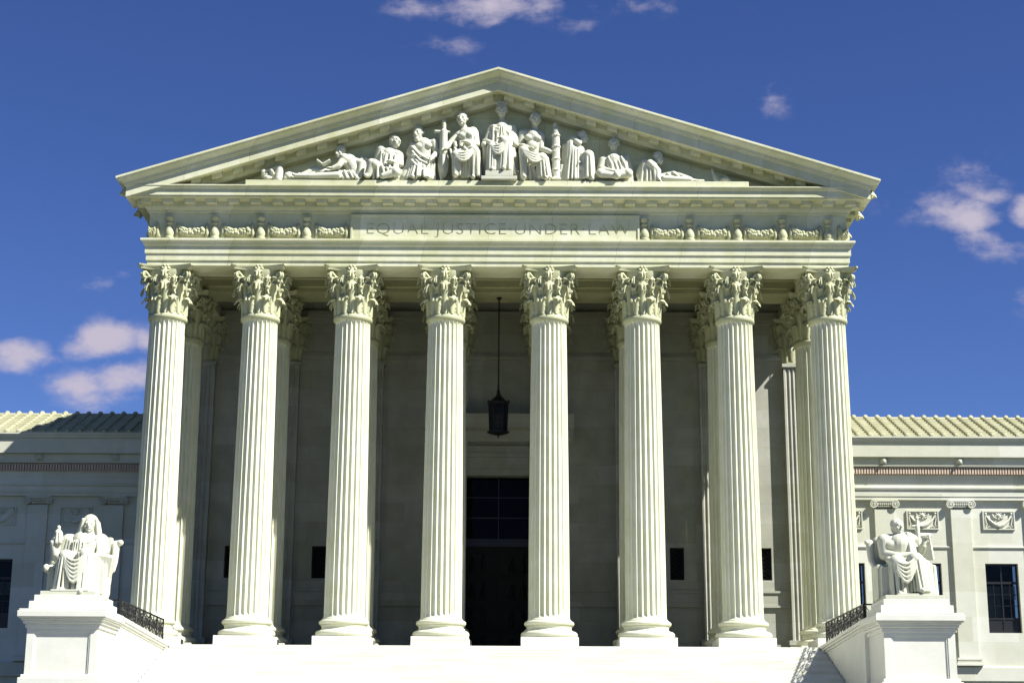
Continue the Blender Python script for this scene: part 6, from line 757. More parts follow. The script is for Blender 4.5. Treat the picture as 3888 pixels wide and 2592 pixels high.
('fasces',2.5,'tall round bundle of carved rods standing beside the right warrior','fasces',[('figure',[('c',-0.048,-0.2,2.305,-0.033,-0.2,0.211,0.055,0.06),('c',-0.071,-0.136,2.305,-0.06,-0.126,0.211,0.055,0.06),('c',-0.131,-0.102,2.305,-0.128,-0.087,0.211,0.055,0.06),('c',-0.198,-0.113,2.305,-0.205,-0.1,0.211,0.055,0.06),('c',-0.242,-0.166,2.305,-0.256,-0.161,0.211,0.055,0.06),('c',-0.242,-0.234,2.305,-0.256,-0.239,0.211,0.055,0.06),('c',-0.198,-0.287,2.305,-0.205,-0.3,0.211,0.055,0.06),('c',-0.131,-0.298,2.305,-0.128,-0.313,0.211,0.055,0.06),('c',-0.071,-0.264,2.305,-0.06,-0.274,0.211,0.055,0.06),('c',-0.148,-0.2,2.251,-0.148,-0.2,0.238,0.12,0.12),('e',-0.188,-0.2,2.507,0.1,0.1,0.12,0,0,0),('c',-0.188,-0.2,2.493,-0.171,-0.2,2.278,0.07,0.12),('e',0.002,-0.2,2.037,0.06,0.06,0.035,0,0,0),('e',-0.027,-0.112,2.037,0.06,0.06,0.035,0,0,0),('e',-0.102,-0.057,2.037,0.06,0.06,0.035,0,0,0),('e',-0.194,-0.057,2.037,0.06,0.06,0.035,0,0,0),('e',-0.269,-0.112,2.037,0.06,0.06,0.035,0,0,0),('e',-0.298,-0.2,2.037,0.06,0.06,0.035,0,0,0),('e',-0.269,-0.288,2.037,0.06,0.06,0.035,0,0,0),('e',-0.194,-0.343,2.037,0.06,0.06,0.035,0,0,0),('e',-0.102,-0.343,2.037,0.06,0.06,0.035,0,0,0),('e',-0.027,-0.288,2.037,0.06,0.06,0.035,0,0,0),('e',0.002,-0.2,1.553,0.06,0.06,0.035,0,0,0),('e',-0.027,-0.112,1.553,0.06,0.06,0.035,0,0,0),('e',-0.102,-0.057,1.553,0.06,0.06,0.035,0,0,0),('e',-0.194,-0.057,1.553,0.06,0.06,0.035,0,0,0),('e',-0.269,-0.112,1.553,0.06,0.06,0.035,0,0,0),('e',-0.298,-0.2,1.553,0.06,0.06,0.035,0,0,0),('e',-0.269,-0.288,1.553,0.06,0.06,0.035,0,0,0),('e',-0.194,-0.343,1.553,0.06,0.06,0.035,0,0,0),('e',-0.102,-0.343,1.553,0.06,0.06,0.035,0,0,0),('e',-0.027,-0.288,1.553,0.06,0.06,0.035,0,0,0),('e',0.002,-0.2,1.016,0.06,0.06,0.035,0,0,0),('e',-0.027,-0.112,1.016,0.06,0.06,0.035,0,0,0),('e',-0.102,-0.057,1.016,0.06,0.06,0.035,0,0,0),('e',-0.194,-0.057,1.016,0.06,0.06,0.035,0,0,0),('e',-0.269,-0.112,1.016,0.06,0.06,0.035,0,0,0),('e',-0.298,-0.2,1.016,0.06,0.06,0.035,0,0,0),('e',-0.269,-0.288,1.016,0.06,0.06,0.035,0,0,0),('e',-0.194,-0.343,1.016,0.06,0.06,0.035,0,0,0),('e',-0.102,-0.343,1.016,0.06,0.06,0.035,0,0,0),('e',-0.027,-0.288,1.016,0.06,0.06,0.035,0,0,0),('e',0.002,-0.2,0.533,0.06,0.06,0.035,0,0,0),('e',-0.027,-0.112,0.533,0.06,0.06,0.035,0,0,0),('e',-0.102,-0.057,0.533,0.06,0.06,0.035,0,0,0),('e',-0.194,-0.057,0.533,0.06,0.06,0.035,0,0,0),('e',-0.269,-0.112,0.533,0.06,0.06,0.035,0,0,0),('e',-0.298,-0.2,0.533,0.06,0.06,0.035,0,0,0),('e',-0.269,-0.288,0.533,0.06,0.06,0.035,0,0,0),('e',-0.194,-0.343,0.533,0.06,0.06,0.035,0,0,0),('e',-0.102,-0.343,0.533,0.06,0.06,0.035,0,0,0),('e',-0.027,-0.288,0.533,0.06,0.06,0.035,0,0,0),('b',-0.148,-0.2,0.152,0.19,0.19,0.05,0,0,0)])]),
('robed_statue',3.55,'robed marble figure raising an arm to the head, right of the fasces','statue',[('figure',[('e',-0.115,-0.05,2.063,0.184,0.226,0.231,0,0,60),('e',-0.055,-0.084,1.92,0.152,0.157,0.157,0,0,60),('c',0.074,-0.159,2.046,0.117,-0.184,1.957,0.024,0.039),('c',0.004,-0.233,2.07,0.104,-0.061,2.07,0.031,0.031),('c',0.042,-0.189,1.885,0.084,-0.116,1.885,0.026,0.026),('e',0.026,-0.131,1.81,0.058,0.052,0.047,0,0,60),('e',-0.045,-0.218,1.964,0.052,0.052,0.052,0,0,0),('e',0.014,-0.215,2.025,0.034,0.026,0.021,0,0,60),('e',-0.219,-0.22,2.024,0.021,0.045,0.063,0,0,60),('e',0.066,-0.027,1.964,0.052,0.052,0.052,0,0,0),('e',0.093,-0.079,2.025,0.034,0.026,0.021,0,0,60),('e',-0.019,0.125,2.024,0.021,0.045,0.063,0,0,60),('e',-0.142,-0.034,2.119,0.205,0.236,0.21,0,0,60),('c',-0.128,-0.23,2.152,-0.282,-0.183,2.071,0.034,0.039),('c',-0.093,-0.203,2.16,-0.257,-0.14,2.071,0.034,0.039),('c',-0.059,-0.176,2.168,-0.233,-0.097,2.071,0.034,0.039),('c',-0.024,-0.149,2.177,-0.208,-0.054,2.071,0.034,0.039),('c',0.01,-0.122,2.185,-0.183,-0.011,2.071,0.034,0.039),('c',0.017,-0.079,2.177,-0.158,0.033,2.071,0.034,0.039),('c',0.023,-0.035,2.168,-0.133,0.076,2.071,0.034,0.039),('c',0.029,0.008,2.16,-0.108,0.119,2.071,0.034,0.039),('c',0.035,0.052,2.152,-0.083,0.162,2.071,0.034,0.039),('e',-0.239,0.022,1.985,0.131,0.105,0.157,0,0,60),('c',-0.197,0,1.822,-0.315,0.03,1.661,0.13,0.16),('c',-0.621,0.08,1.607,-0.173,-0.05,1.5,0.2,0.19),('c',-0.409,0.05,1.5,-0.456,0.1,0.855,0.34,0.35),('c',-0.668,0.0,1.661,-0.48,-0.12,1.943,0.18,0.15),('c',-0.48,-0.12,1.943,-0.268,-0.25,1.714,0.15,0.11),('c',-0.268,-0.25,1.714,-0.173,-0.2,1.795,0.11,0.09),('c',-0.168,-0.194,1.796,-0.147,-0.215,1.881,0.056,0.05),('c',-0.184,-0.222,1.822,-0.162,-0.238,1.898,0.036,0.03),('c',-0.139,-0.178,1.822,-0.123,-0.2,1.898,0.036,0.03),('c',-0.101,-0.182,1.907,-0.089,-0.194,1.942,0.022,0.019),('c',-0.089,-0.194,1.942,-0.083,-0.199,1.93,0.019,0.015),('c',-0.128,-0.208,1.907,-0.113,-0.223,1.95,0.022,0.019),('c',-0.113,-0.223,1.95,-0.107,-0.229,1.936,0.019,0.015),('c',-0.153,-0.234,1.907,-0.14,-0.247,1.947,0.022,0.019),('c',-0.14,-0.247,1.947,-0.134,-0.253,1.933,0.019,0.015),('c',-0.179,-0.259,1.907,-0.168,-0.27,1.934,0.022,0.019),('c',-0.168,-0.27,1.934,-0.164,-0.274,1.924,0.019,0.015),('c',-0.115,-0.158,1.83,-0.078,-0.15,1.872,0.025,0.018),('c',-0.197,-0.1,1.5,-0.173,-0.2,1.124,0.16,0.13),('c',-0.173,-0.2,1.124,-0.244,-0.35,0.882,0.13,0.1),('c',-0.254,-0.39,0.876,-0.3,-0.424,0.807,0.056,0.05),('c',-0.286,-0.375,0.855,-0.325,-0.41,0.793,0.036,0.03),('c',-0.249,-0.425,0.855,-0.293,-0.453,0.793,0.036,0.03),('c',-0.28,-0.479,0.786,-0.306,-0.499,0.733,0.022,0.019),('c',-0.306,-0.499,0.733,-0.319,-0.508,0.681,0.019,0.015),('c',-0.303,-0.449,0.786,-0.334,-0.472,0.726,0.022,0.019),('c',-0.334,-0.472,0.726,-0.348,-0.483,0.665,0.019,0.015),('c',-0.324,-0.42,0.786,-0.354,-0.442,0.729,0.022,0.019),('c',-0.354,-0.442,0.729,-0.367,-0.452,0.671,0.019,0.015),('c',-0.346,-0.391,0.786,-0.368,-0.408,0.739,0.022,0.019),('c',-0.368,-0.408,0.739,-0.378,-0.416,0.695,0.019,0.015),('c',-0.234,-0.454,0.848,-0.248,-0.503,0.782,0.025,0.018),('c',-0.385,0.05,0.802,0.109,-0.4,1.124,0.27,0.23),('c',0.109,-0.4,1.124,0.133,-0.35,0.238,0.21,0.15),('c',-0.315,0.0,0.614,-0.079,-0.3,0.614,0.25,0.22),('c',0.156,-0.35,0.144,0.274,-0.5,0.103,0.1,0.07),('c',-0.769,0.172,1.404,-0.831,0.193,0.767,0.032,0.046),('c',-0.831,0.193,0.767,-0.893,0.214,0.13,0.046,0.06),('c',-0.788,0.07,1.393,-0.858,0.081,0.762,0.031,0.044),('c',-0.858,0.081,0.762,-0.927,0.092,0.13,0.044,0.057),('c',-0.783,-0.016,1.386,-0.857,-0.02,0.758,0.046,0.047),('c',-0.857,-0.02,0.758,-0.93,-0.025,0.13,0.047,0.048),('c',-0.749,-0.12,1.428,-0.811,-0.168,0.779,0.041,0.049),('c',-0.811,-0.168,0.779,-0.874,-0.215,0.13,0.049,0.056),('c',-0.665,-0.231,1.421,-0.734,-0.273,0.776,0.036,0.042),('c',-0.734,-0.273,0.776,-0.803,-0.316,0.13,0.042,0.048),('c',-0.619,-0.267,1.418,-0.672,-0.326,0.774,0.034,0.048),('c',-0.672,-0.326,0.774,-0.726,-0.385,0.13,0.048,0.062),('c',-0.503,-0.318,1.396,-0.536,-0.39,0.763,0.031,0.039),('c',-0.536,-0.39,0.763,-0.569,-0.461,0.13,0.039,0.046),('c',-0.424,-0.33,1.386,-0.429,-0.405,0.758,0.036,0.049),('c',-0.429,-0.405,0.758,-0.433,-0.48,0.13,0.049,0.062),('c',-0.311,-0.317,1.416,-0.317,-0.393,0.773,0.044,0.048),('c',-0.317,-0.393,0.773,-0.324,-0.468,0.13,0.048,0.051),('c',-0.212,-0.275,1.422,-0.191,-0.341,0.776,0.044,0.049),('c',-0.191,-0.341,0.776,-0.171,-0.406,0.13,0.049,0.053),('c',-0.119,-0.196,1.386,-0.099,-0.264,0.758,0.045,0.047),('c',-0.099,-0.264,0.758,-0.078,-0.333,0.13,0.047,0.049),('c',-0.076,-0.133,1.406,-0.048,-0.197,0.768,0.045,0.053),('c',-0.048,-0.197,0.768,-0.019,-0.262,0.13,0.053,0.061),('c',-0.035,-0.019,1.408,0.01,-0.054,0.769,0.042,0.052),('c',0.01,-0.054,0.769,0.055,-0.09,0.13,0.052,0.062),('c',-0.029,0.061,1.428,0.018,0.066,0.779,0.039,0.052),('c',0.018,0.066,0.779,0.065,0.07,0.13,0.052,0.064),('c',-0.04,0.142,1.404,0.004,0.151,0.767,0.049,0.059),('c',0.004,0.151,0.767,0.047,0.161,0.13,0.059,0.069),('c',-0.092,-0.339,1.041,-0.094,-0.308,0.613,0.043,0.041),('c',-0.094,-0.308,0.613,-0.097,-0.277,0.184,0.041,0.04),('c',-0.086,-0.445,1.037,-0.085,-0.435,0.61,0.037,0.047),('c',-0.085,-0.435,0.61,-0.084,-0.424,0.184,0.047,0.057),('c',-0.046,-0.516,1.086,-0.048,-0.498,0.635,0.035,0.048),('c',-0.048,-0.498,0.635,-0.049,-0.48,0.184,0.048,0.06),('c',0.045,-0.578,1.039,0.045,-0.565,0.611,0.036,0.051),('c',0.045,-0.565,0.611,0.046,-0.552,0.184,0.051,0.065),('c',0.171,-0.582,1.061,0.193,-0.57,0.622,0.041,0.042),('c',0.193,-0.57,0.622,0.215,-0.557,0.184,0.042,0.043),('c',0.249,-0.541,1.088,0.274,-0.524,0.636,0.035,0.039),('c',0.274,-0.524,0.636,0.299,-0.508,0.184,0.039,0.042),('c',0.309,-0.457,1.053,0.332,-0.444,0.618,0.042,0.044),('c',0.332,-0.444,0.618,0.355,-0.431,0.184,0.044,0.045),('c',0.316,-0.321,1.034,0.339,-0.283,0.609,0.034,0.044),('c',0.339,-0.283,0.609,0.362,-0.245,0.184,0.044,0.054),('c',-0.715,-0.046,1.714,-0.786,-0.021,0.922,0.081,0.089),('c',-0.786,-0.021,0.922,-0.856,0.004,0.13,0.089,0.096),('c',-0.68,-0.198,1.728,-0.727,-0.187,0.929,0.096,0.096),('c',-0.727,-0.187,0.929,-0.774,-0.176,0.13,0.096,0.095),('c',-0.644,-0.071,1.741,-0.669,-0.073,0.936,0.069,0.096),('c',-0.669,-0.073,0.936,-0.694,-0.076,0.13,0.096,0.123),('c',-0.609,-0.223,1.755,-0.611,-0.239,0.942,0.101,0.097),('c',-0.611,-0.239,0.942,-0.612,-0.255,0.13,0.097,0.092),('c',-0.574,-0.096,1.768,-0.567,-0.118,0.949,0.078,0.088),('c',-0.567,-0.118,0.949,-0.561,-0.141,0.13,0.088,0.099),('c',-0.574,-0.161,1.553,-0.597,-0.186,0.842,0.058,0.066),('c',-0.597,-0.186,0.842,-0.621,-0.211,0.13,0.066,0.074),('c',-0.523,-0.262,1.526,-0.534,-0.291,0.828,0.069,0.072),('c',-0.534,-0.291,0.828,-0.545,-0.321,0.13,0.072,0.074),('c',-0.472,-0.161,1.5,-0.471,-0.195,0.815,0.05,0.073),('c',-0.471,-0.195,0.815,-0.47,-0.229,0.13,0.073,0.095),('c',-0.421,-0.262,1.473,-0.407,-0.3,0.802,0.073,0.072),('c',-0.407,-0.3,0.802,-0.394,-0.338,0.13,0.072,0.071),('c',-0.37,-0.161,1.446,-0.359,-0.202,0.788,0.056,0.066),('c',-0.359,-0.202,0.788,-0.349,-0.243,0.13,0.066,0.076),('c',-0.319,-0.262,1.419,-0.298,-0.307,0.775,0.052,0.054),('c',-0.298,-0.307,0.775,-0.277,-0.352,0.13,0.054,0.056),('c',-0.268,-0.161,1.392,-0.232,-0.211,0.761,0.075,0.083),('c',-0.232,-0.211,0.761,-0.197,-0.261,0.13,0.083,0.092),('c',-0.15,-0.317,1.204,-0.162,-0.342,0.681,0.049,0.055),('c',-0.162,-0.342,0.681,-0.173,-0.367,0.157,0.055,0.061),('c',-0.087,-0.411,1.204,-0.092,-0.427,0.683,0.059,0.06),('c',-0.092,-0.427,0.683,-0.097,-0.443,0.162,0.06,0.061),('c',-0.024,-0.334,1.204,-0.023,-0.341,0.685,0.042,0.06),('c',-0.023,-0.341,0.685,-0.023,-0.349,0.167,0.06,0.079),('c',0.039,-0.427,1.204,0.046,-0.426,0.688,0.062,0.06),('c',0.046,-0.426,0.688,0.053,-0.426,0.171,0.06,0.059),('c',0.101,-0.35,1.204,0.1,-0.343,0.689,0.048,0.055),('c',0.1,-0.343,0.689,0.099,-0.335,0.174,0.055,0.063),('c',0.164,-0.444,1.204,0.167,-0.428,0.692,0.044,0.045),('c',0.167,-0.428,0.692,0.17,-0.412,0.179,0.045,0.046),('c',0.227,-0.367,1.204,0.239,-0.342,0.694,0.063,0.069),('c',0.239,-0.342,0.694,0.251,-0.317,0.184,0.069,0.076),('c',-0.903,0.154,1.714,-0.939,0.154,0.922,0.081,0.084),('c',-0.939,0.154,0.922,-0.974,0.154,0.13,0.084,0.087),('c',-0.856,0.015,1.714,-0.882,0.006,0.922,0.096,0.091),('c',-0.882,0.006,0.922,-0.907,-0.003,0.13,0.091,0.087),('c',-0.809,0.154,1.714,-0.825,0.136,0.922,0.069,0.091),('c',-0.825,0.136,0.922,-0.841,0.119,0.13,0.091,0.112),('c',-0.762,0.015,1.714,-0.774,-0.01,0.922,0.101,0.092),('c',-0.774,-0.01,0.922,-0.786,-0.035,0.13,0.092,0.084)]),('seat',[('b',-0.409,0.15,0.399,0.6,0.35,0.42,0,0,0)])]),
('seated_statue',5.0,'cross-legged marble figure facing forward, one straight arm propped beside it at right','statue',[('figure',[('e',-0.281,-0.05,1.756,0.197,0.242,0.248,0,0,-8),('e',-0.291,-0.123,1.61,0.163,0.169,0.169,0,0,-8),('c',-0.313,-0.281,1.762,-0.321,-0.334,1.672,0.025,0.042),('c',-0.416,-0.241,1.784,-0.204,-0.271,1.784,0.034,0.034),('c',-0.356,-0.261,1.587,-0.267,-0.274,1.587,0.028,0.028),('e',-0.305,-0.223,1.503,0.062,0.056,0.051,0,0,-8),('e',-0.42,-0.187,1.666,0.056,0.056,0.056,0,0,0),('e',-0.394,-0.245,1.736,0.037,0.028,0.023,0,0,-8),('e',-0.492,-0.015,1.714,0.023,0.048,0.068,0,0,-8),('e',-0.185,-0.22,1.666,0.056,0.056,0.056,0,0,0),('e',-0.226,-0.268,1.736,0.037,0.028,0.023,0,0,-8),('e',-0.068,-0.074,1.714,0.023,0.048,0.068,0,0,-8),('e',-0.276,-0.017,1.812,0.22,0.253,0.225,0,0,-8),('c',-0.466,-0.109,1.86,-0.481,0.063,1.756,0.037,0.042),('c',-0.425,-0.133,1.871,-0.428,0.056,1.756,0.037,0.042),('c',-0.384,-0.156,1.881,-0.375,0.049,1.756,0.037,0.042),('c',-0.343,-0.18,1.892,-0.322,0.041,1.756,0.037,0.042),('c',-0.303,-0.203,1.902,-0.269,0.034,1.756,0.037,0.042),('c',-0.257,-0.192,1.892,-0.216,0.026,1.756,0.037,0.042),('c',-0.211,-0.181,1.881,-0.163,0.019,1.756,0.037,0.042),('c',-0.166,-0.169,1.871,-0.11,0.011,1.756,0.037,0.042),('c',-0.12,-0.158,1.86,-0.057,0.004,1.756,0.037,0.042),('e',-0.259,0.103,1.657,0.141,0.113,0.169,0,0,-8),('c',-0.269,0,1.446,-0.257,0.05,1.231,0.13,0.16),('c',-0.681,0.08,1.07,0.119,0.08,1.151,0.2,0.2),('c',-0.281,0.05,1.07,-0.305,0.1,0.533,0.36,0.36),('c',-0.728,0.0,1.043,-0.823,-0.05,0.694,0.2,0.16),('c',-0.823,-0.05,0.694,-0.611,-0.4,0.506,0.16,0.1),('c',-0.57,-0.437,0.493,-0.47,-0.448,0.493,0.062,0.055),('c',-0.544,-0.475,0.493,-0.454,-0.48,0.493,0.04,0.033),('c',-0.536,-0.405,0.493,-0.447,-0.42,0.493,0.04,0.033),('c',-0.434,-0.389,0.493,-0.377,-0.396,0.478,0.024,0.021),('c',-0.377,-0.396,0.478,-0.351,-0.399,0.44,0.021,0.017),('c',-0.438,-0.431,0.493,-0.372,-0.439,0.478,0.024,0.021),('c',-0.372,-0.439,0.478,-0.341,-0.442,0.433,0.021,0.017),('c',-0.443,-0.471,0.493,-0.38,-0.478,0.478,0.024,0.021),('c',-0.38,-0.478,0.478,-0.352,-0.481,0.436,0.021,0.017),('c',-0.447,-0.511,0.493,-0.4,-0.516,0.478,0.024,0.021),('c',-0.4,-0.516,0.478,-0.378,-0.518,0.446,0.021,0.017),('c',-0.522,-0.372,0.493,-0.449,-0.344,0.473,0.028,0.02),('c',0.19,0.05,1.177,0.355,0.1,0.748,0.19,0.14),('c',0.355,0.1,0.748,0.402,0.0,0.238,0.14,0.1),('c',0.422,-0.011,0.193,0.434,-0.074,0.117,0.062,0.055),('c',0.391,-0.037,0.171,0.408,-0.093,0.102,0.04,0.033),('c',0.46,-0.023,0.171,0.466,-0.081,0.102,0.04,0.033),('c',0.499,-0.081,0.094,0.506,-0.118,0.036,0.024,0.021),('c',0.506,-0.118,0.036,0.51,-0.134,-0.022,0.021,0.017),('c',0.458,-0.09,0.094,0.466,-0.132,0.028,0.024,0.021),('c',0.466,-0.132,0.028,0.47,-0.152,-0.04,0.021,0.017),('c',0.419,-0.097,0.094,0.427,-0.137,0.031,0.024,0.021),('c',0.427,-0.137,0.031,0.43,-0.156,-0.033,0.021,0.017),('c',0.379,-0.105,0.094,0.386,-0.136,0.043,0.024,0.021),('c',0.386,-0.136,0.043,0.388,-0.15,-0.006,0.021,0.017),('c',0.495,-0.023,0.163,0.539,-0.06,0.09,0.028,0.02),('c',-0.469,0.0,0.426,-0.846,-0.45,0.345,0.24,0.2),('c',-0.093,0.0,0.426,0.261,-0.45,0.345,0.24,0.2),('c',-0.846,-0.45,0.318,-0.187,-0.55,0.197,0.17,0.11),('c',0.261,-0.45,0.318,-0.281,-0.5,0.211,0.17,0.12),('e',-0.21,-0.6,0.211,0.14,0.18,0.17,0,0,0),('c',-0.611,-0.12,1.124,-0.48,-0.22,0.776,0.045,0.049),('c',-0.48,-0.22,0.776,-0.469,-0.32,0.479,0.049,0.052),('c',-0.523,-0.202,1.124,-0.383,-0.296,0.78,0.053,0.053),('c',-0.383,-0.296,0.78,-0.36,-0.39,0.479,0.053,0.052),('c',-0.436,-0.129,1.124,-0.31,-0.217,0.768,0.038,0.053),('c',-0.31,-0.217,0.768,-0.254,-0.305,0.479,0.053,0.067),('c',-0.348,-0.21,1.124,-0.211,-0.292,0.771,0.056,0.053),('c',-0.211,-0.292,0.771,-0.145,-0.375,0.479,0.053,0.05),('c',-0.261,-0.137,1.124,-0.123,-0.215,0.777,0.043,0.049),('c',-0.123,-0.215,0.777,-0.081,-0.292,0.479,0.049,0.054),('c',-0.173,-0.219,1.124,-0.034,-0.291,0.772,0.04,0.04),('c',-0.034,-0.291,0.772,0.021,-0.363,0.479,0.04,0.04),('c',-0.086,-0.146,1.124,0.086,-0.211,0.777,0.057,0.061),('c',0.086,-0.211,0.777,0.154,-0.276,0.479,0.061,0.065),('c',0.002,-0.227,1.124,0.154,-0.288,0.768,0.056,0.054),('c',0.154,-0.288,0.768,0.217,-0.349,0.479,0.054,0.052),('c',-0.846,-0.364,0.506,-0.305,-0.424,0.428,0.054,0.053),('c',-0.305,-0.424,0.428,0.237,-0.414,0.452,0.053,0.052),('c',-0.815,-0.457,0.524,-0.285,-0.505,0.431,0.064,0.058),('c',-0.285,-0.505,0.431,0.246,-0.507,0.424,0.058,0.052),('c',-0.783,-0.364,0.542,-0.265,-0.418,0.401,0.046,0.057),('c',-0.265,-0.418,0.401,0.254,-0.414,0.396,0.057,0.067),('c',-0.752,-0.457,0.56,-0.246,-0.503,0.404,0.067,0.059),('c',-0.246,-0.503,0.404,0.261,-0.507,0.372,0.059,0.05),('c',0.049,-0.067,1.151,0.025,-0.167,0.828,0.049,0.051),('c',0.025,-0.167,0.828,0.002,-0.267,0.506,0.051,0.052),('c',0.096,-0.136,1.142,0.095,-0.226,0.819,0.059,0.055),('c',0.095,-0.226,0.819,0.094,-0.317,0.497,0.055,0.052),('c',0.143,-0.034,1.133,0.164,-0.115,0.81,0.042,0.055),('c',0.164,-0.115,0.81,0.185,-0.196,0.487,0.055,0.067),('c',0.19,-0.102,1.124,0.225,-0.177,0.802,0.062,0.056),('c',0.225,-0.177,0.802,0.261,-0.252,0.479,0.056,0.05)]),('seat',[('b',-0.281,0.15,0.238,0.72,0.38,0.22,0,0,0)])]),
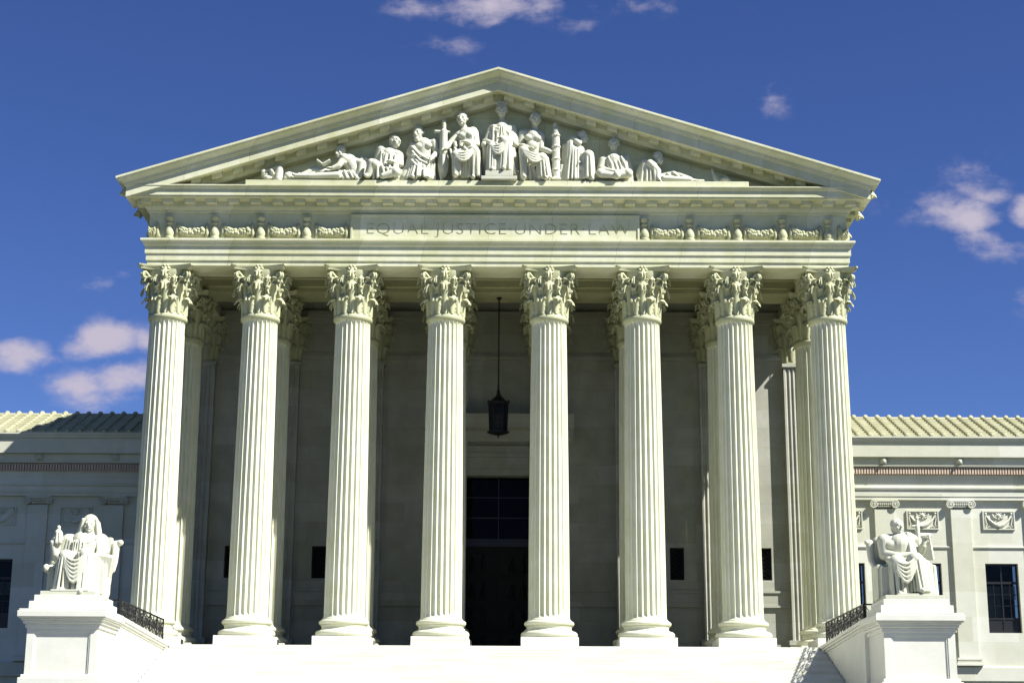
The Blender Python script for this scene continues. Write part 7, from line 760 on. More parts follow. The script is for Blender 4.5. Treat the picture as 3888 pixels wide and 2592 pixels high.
('reclining_statue',7.2,'hunched reclining marble figure at the right with head bowed and legs stretched right','statue',[('figure',[('e',-0.681,-0.05,1.176,0.179,0.22,0.225,0,0,40),('e',-0.639,-0.101,1.013,0.148,0.154,0.154,0,0,40),('c',-0.545,-0.213,1.085,-0.513,-0.25,0.982,0.023,0.038),('c',-0.634,-0.258,1.116,-0.485,-0.133,1.116,0.031,0.031),('c',-0.584,-0.229,0.932,-0.522,-0.177,0.932,0.026,0.026),('e',-0.579,-0.172,0.874,0.056,0.051,0.046,0,0,40),('e',-0.673,-0.227,1.031,0.051,0.051,0.051,0,0,0),('e',-0.618,-0.244,1.073,0.033,0.026,0.02,0,0,40),('e',-0.834,-0.171,1.14,0.02,0.044,0.061,0,0,40),('e',-0.508,-0.089,1.031,0.051,0.051,0.051,0,0,0),('e',-0.501,-0.146,1.073,0.033,0.026,0.02,0,0,40),('e',-0.536,0.079,1.14,0.02,0.044,0.061,0,0,40),('e',-0.701,-0.026,1.241,0.2,0.23,0.205,0,0,40),('c',-0.754,-0.211,1.236,-0.88,-0.116,1.21,0.033,0.038),('c',-0.713,-0.198,1.238,-0.842,-0.085,1.21,0.033,0.038),('c',-0.672,-0.184,1.241,-0.805,-0.054,1.21,0.033,0.038),('c',-0.631,-0.171,1.243,-0.768,-0.022,1.21,0.033,0.038),('c',-0.591,-0.158,1.246,-0.731,0.009,1.21,0.033,0.038),('c',-0.571,-0.12,1.243,-0.693,0.04,1.21,0.033,0.038),('c',-0.551,-0.082,1.241,-0.656,0.071,1.21,0.033,0.038),('c',-0.53,-0.045,1.238,-0.619,0.103,1.21,0.033,0.038),('c',-0.51,-0.007,1.236,-0.582,0.134,1.21,0.033,0.038),('e',-0.772,0.058,1.15,0.128,0.102,0.154,0,0,40),('c',-0.788,0,0.955,-0.938,0.03,0.809,0.12,0.16),('c',-1.238,0.15,0.882,-0.895,-0.15,0.784,0.2,0.19),('c',-1.131,0.05,0.784,-1.238,0.1,0.32,0.33,0.3),('c',-1.024,-0.2,0.857,-0.724,-0.25,0.516,0.18,0.14),('c',-0.724,-0.25,0.516,-0.724,-0.35,0.198,0.14,0.1),('c',-0.72,-0.369,0.167,-0.662,-0.405,0.109,0.056,0.05),('c',-0.719,-0.407,0.15,-0.664,-0.435,0.097,0.036,0.03),('c',-0.687,-0.353,0.15,-0.636,-0.388,0.097,0.036,0.03),('c',-0.615,-0.367,0.091,-0.582,-0.387,0.044,0.022,0.019),('c',-0.582,-0.387,0.044,-0.567,-0.397,-0.005,0.019,0.015),('c',-0.635,-0.4,0.091,-0.596,-0.423,0.038,0.022,0.019),('c',-0.596,-0.423,0.038,-0.577,-0.434,-0.02,0.019,0.015),('c',-0.653,-0.431,0.091,-0.616,-0.453,0.041,0.022,0.019),('c',-0.616,-0.453,0.041,-0.6,-0.463,-0.014,0.019,0.015),('c',-0.672,-0.461,0.091,-0.644,-0.478,0.049,0.022,0.019),('c',-0.644,-0.478,0.049,-0.631,-0.486,0.008,0.019,0.015),('c',-0.664,-0.329,0.144,-0.607,-0.327,0.085,0.025,0.018),('c',-1.302,0.15,0.906,-1.452,0.1,0.491,0.18,0.15),('c',-1.452,0.1,0.491,-1.388,-0.1,0.15,0.15,0.11),('c',-1.131,0.05,0.223,-0.596,-0.2,0.198,0.23,0.2),('c',-0.81,0.0,0.223,-0.039,-0.1,0.479,0.2,0.16),('c',-0.039,-0.1,0.479,0.603,-0.2,0.186,0.15,0.1),('c',-0.489,-0.35,0.174,0.582,-0.35,0.113,0.13,0.1),('c',0.603,-0.2,0.15,0.946,-0.25,0.089,0.09,0.07),('c',0.946,-0.25,0.101,1.117,-0.25,0.113,0.07,0.05),('c',-1.345,-0.067,1.004,-1.42,-0.067,0.552,0.049,0.055),('c',-1.42,-0.067,0.552,-1.495,-0.067,0.101,0.055,0.061),('c',-1.281,-0.174,0.983,-1.335,-0.178,0.542,0.059,0.06),('c',-1.335,-0.178,0.542,-1.389,-0.183,0.101,0.06,0.061),('c',-1.217,-0.11,0.962,-1.251,-0.119,0.531,0.042,0.06),('c',-1.251,-0.119,0.531,-1.286,-0.128,0.101,0.06,0.079),('c',-1.152,-0.217,0.941,-1.166,-0.23,0.521,0.062,0.06),('c',-1.166,-0.23,0.521,-1.181,-0.244,0.101,0.06,0.059),('c',-1.088,-0.153,0.92,-1.103,-0.165,0.51,0.048,0.055),('c',-1.103,-0.165,0.51,-1.118,-0.177,0.101,0.055,0.063),('c',-1.024,-0.259,0.899,-1.022,-0.275,0.5,0.044,0.045),('c',-1.022,-0.275,0.5,-1.019,-0.291,0.101,0.045,0.046),('c',-0.96,-0.196,0.878,-0.925,-0.22,0.49,0.063,0.069),('c',-0.925,-0.22,0.49,-0.89,-0.243,0.101,0.069,0.076),('c',-0.895,-0.302,0.857,-0.862,-0.324,0.479,0.062,0.061),('c',-0.862,-0.324,0.479,-0.829,-0.347,0.101,0.061,0.06),('c',-0.681,-0.223,0.32,-0.703,-0.273,0.211,0.04,0.044),('c',-0.703,-0.273,0.211,-0.724,-0.323,0.101,0.044,0.048),('c',-0.567,-0.284,0.353,-0.53,-0.334,0.227,0.048,0.048),('c',-0.53,-0.334,0.227,-0.493,-0.384,0.101,0.048,0.048),('c',-0.453,-0.206,0.386,-0.36,-0.256,0.243,0.034,0.048),('c',-0.36,-0.256,0.243,-0.267,-0.305,0.101,0.048,0.062),('c',-0.339,-0.268,0.418,-0.188,-0.317,0.259,0.05,0.048),('c',-0.188,-0.317,0.259,-0.038,-0.366,0.101,0.048,0.046),('c',-0.225,-0.19,0.451,-0.062,-0.24,0.276,0.039,0.044),('c',-0.062,-0.24,0.276,0.101,-0.291,0.101,0.044,0.049),('c',-0.11,-0.251,0.483,0.103,-0.302,0.292,0.036,0.036),('c',0.103,-0.302,0.292,0.317,-0.352,0.101,0.036,0.036),('c',0.004,-0.173,0.516,0.282,-0.223,0.308,0.052,0.055),('c',0.282,-0.223,0.308,0.56,-0.273,0.101,0.055,0.059)])]),
('carved_torch',9.45,'slanting tapered carved torch near the far right end of the pediment ledge','carving',[('figure',[('c',-0.769,-0.1,0.65,-0.555,-0.15,0.052,0.045,0.13),('c',-0.683,-0.12,0.467,-0.512,-0.12,0.052,0.06,0.1)])]),
('carved_vessel',9.85,'small rounded carved pot at the far right end of the pediment ledge','carving',[('figure',[('e',-0.634,-0.15,0.174,0.17,0.16,0.16,0,0,0),('c',-0.784,-0.15,0.15,-0.484,-0.15,0.15,0.09,0.08),('e',-0.634,-0.15,0.272,0.11,0.11,0.08,0,0,0),('c',-0.719,-0.15,0.052,-0.548,-0.15,0.052,0.1,0.1)])]),
]
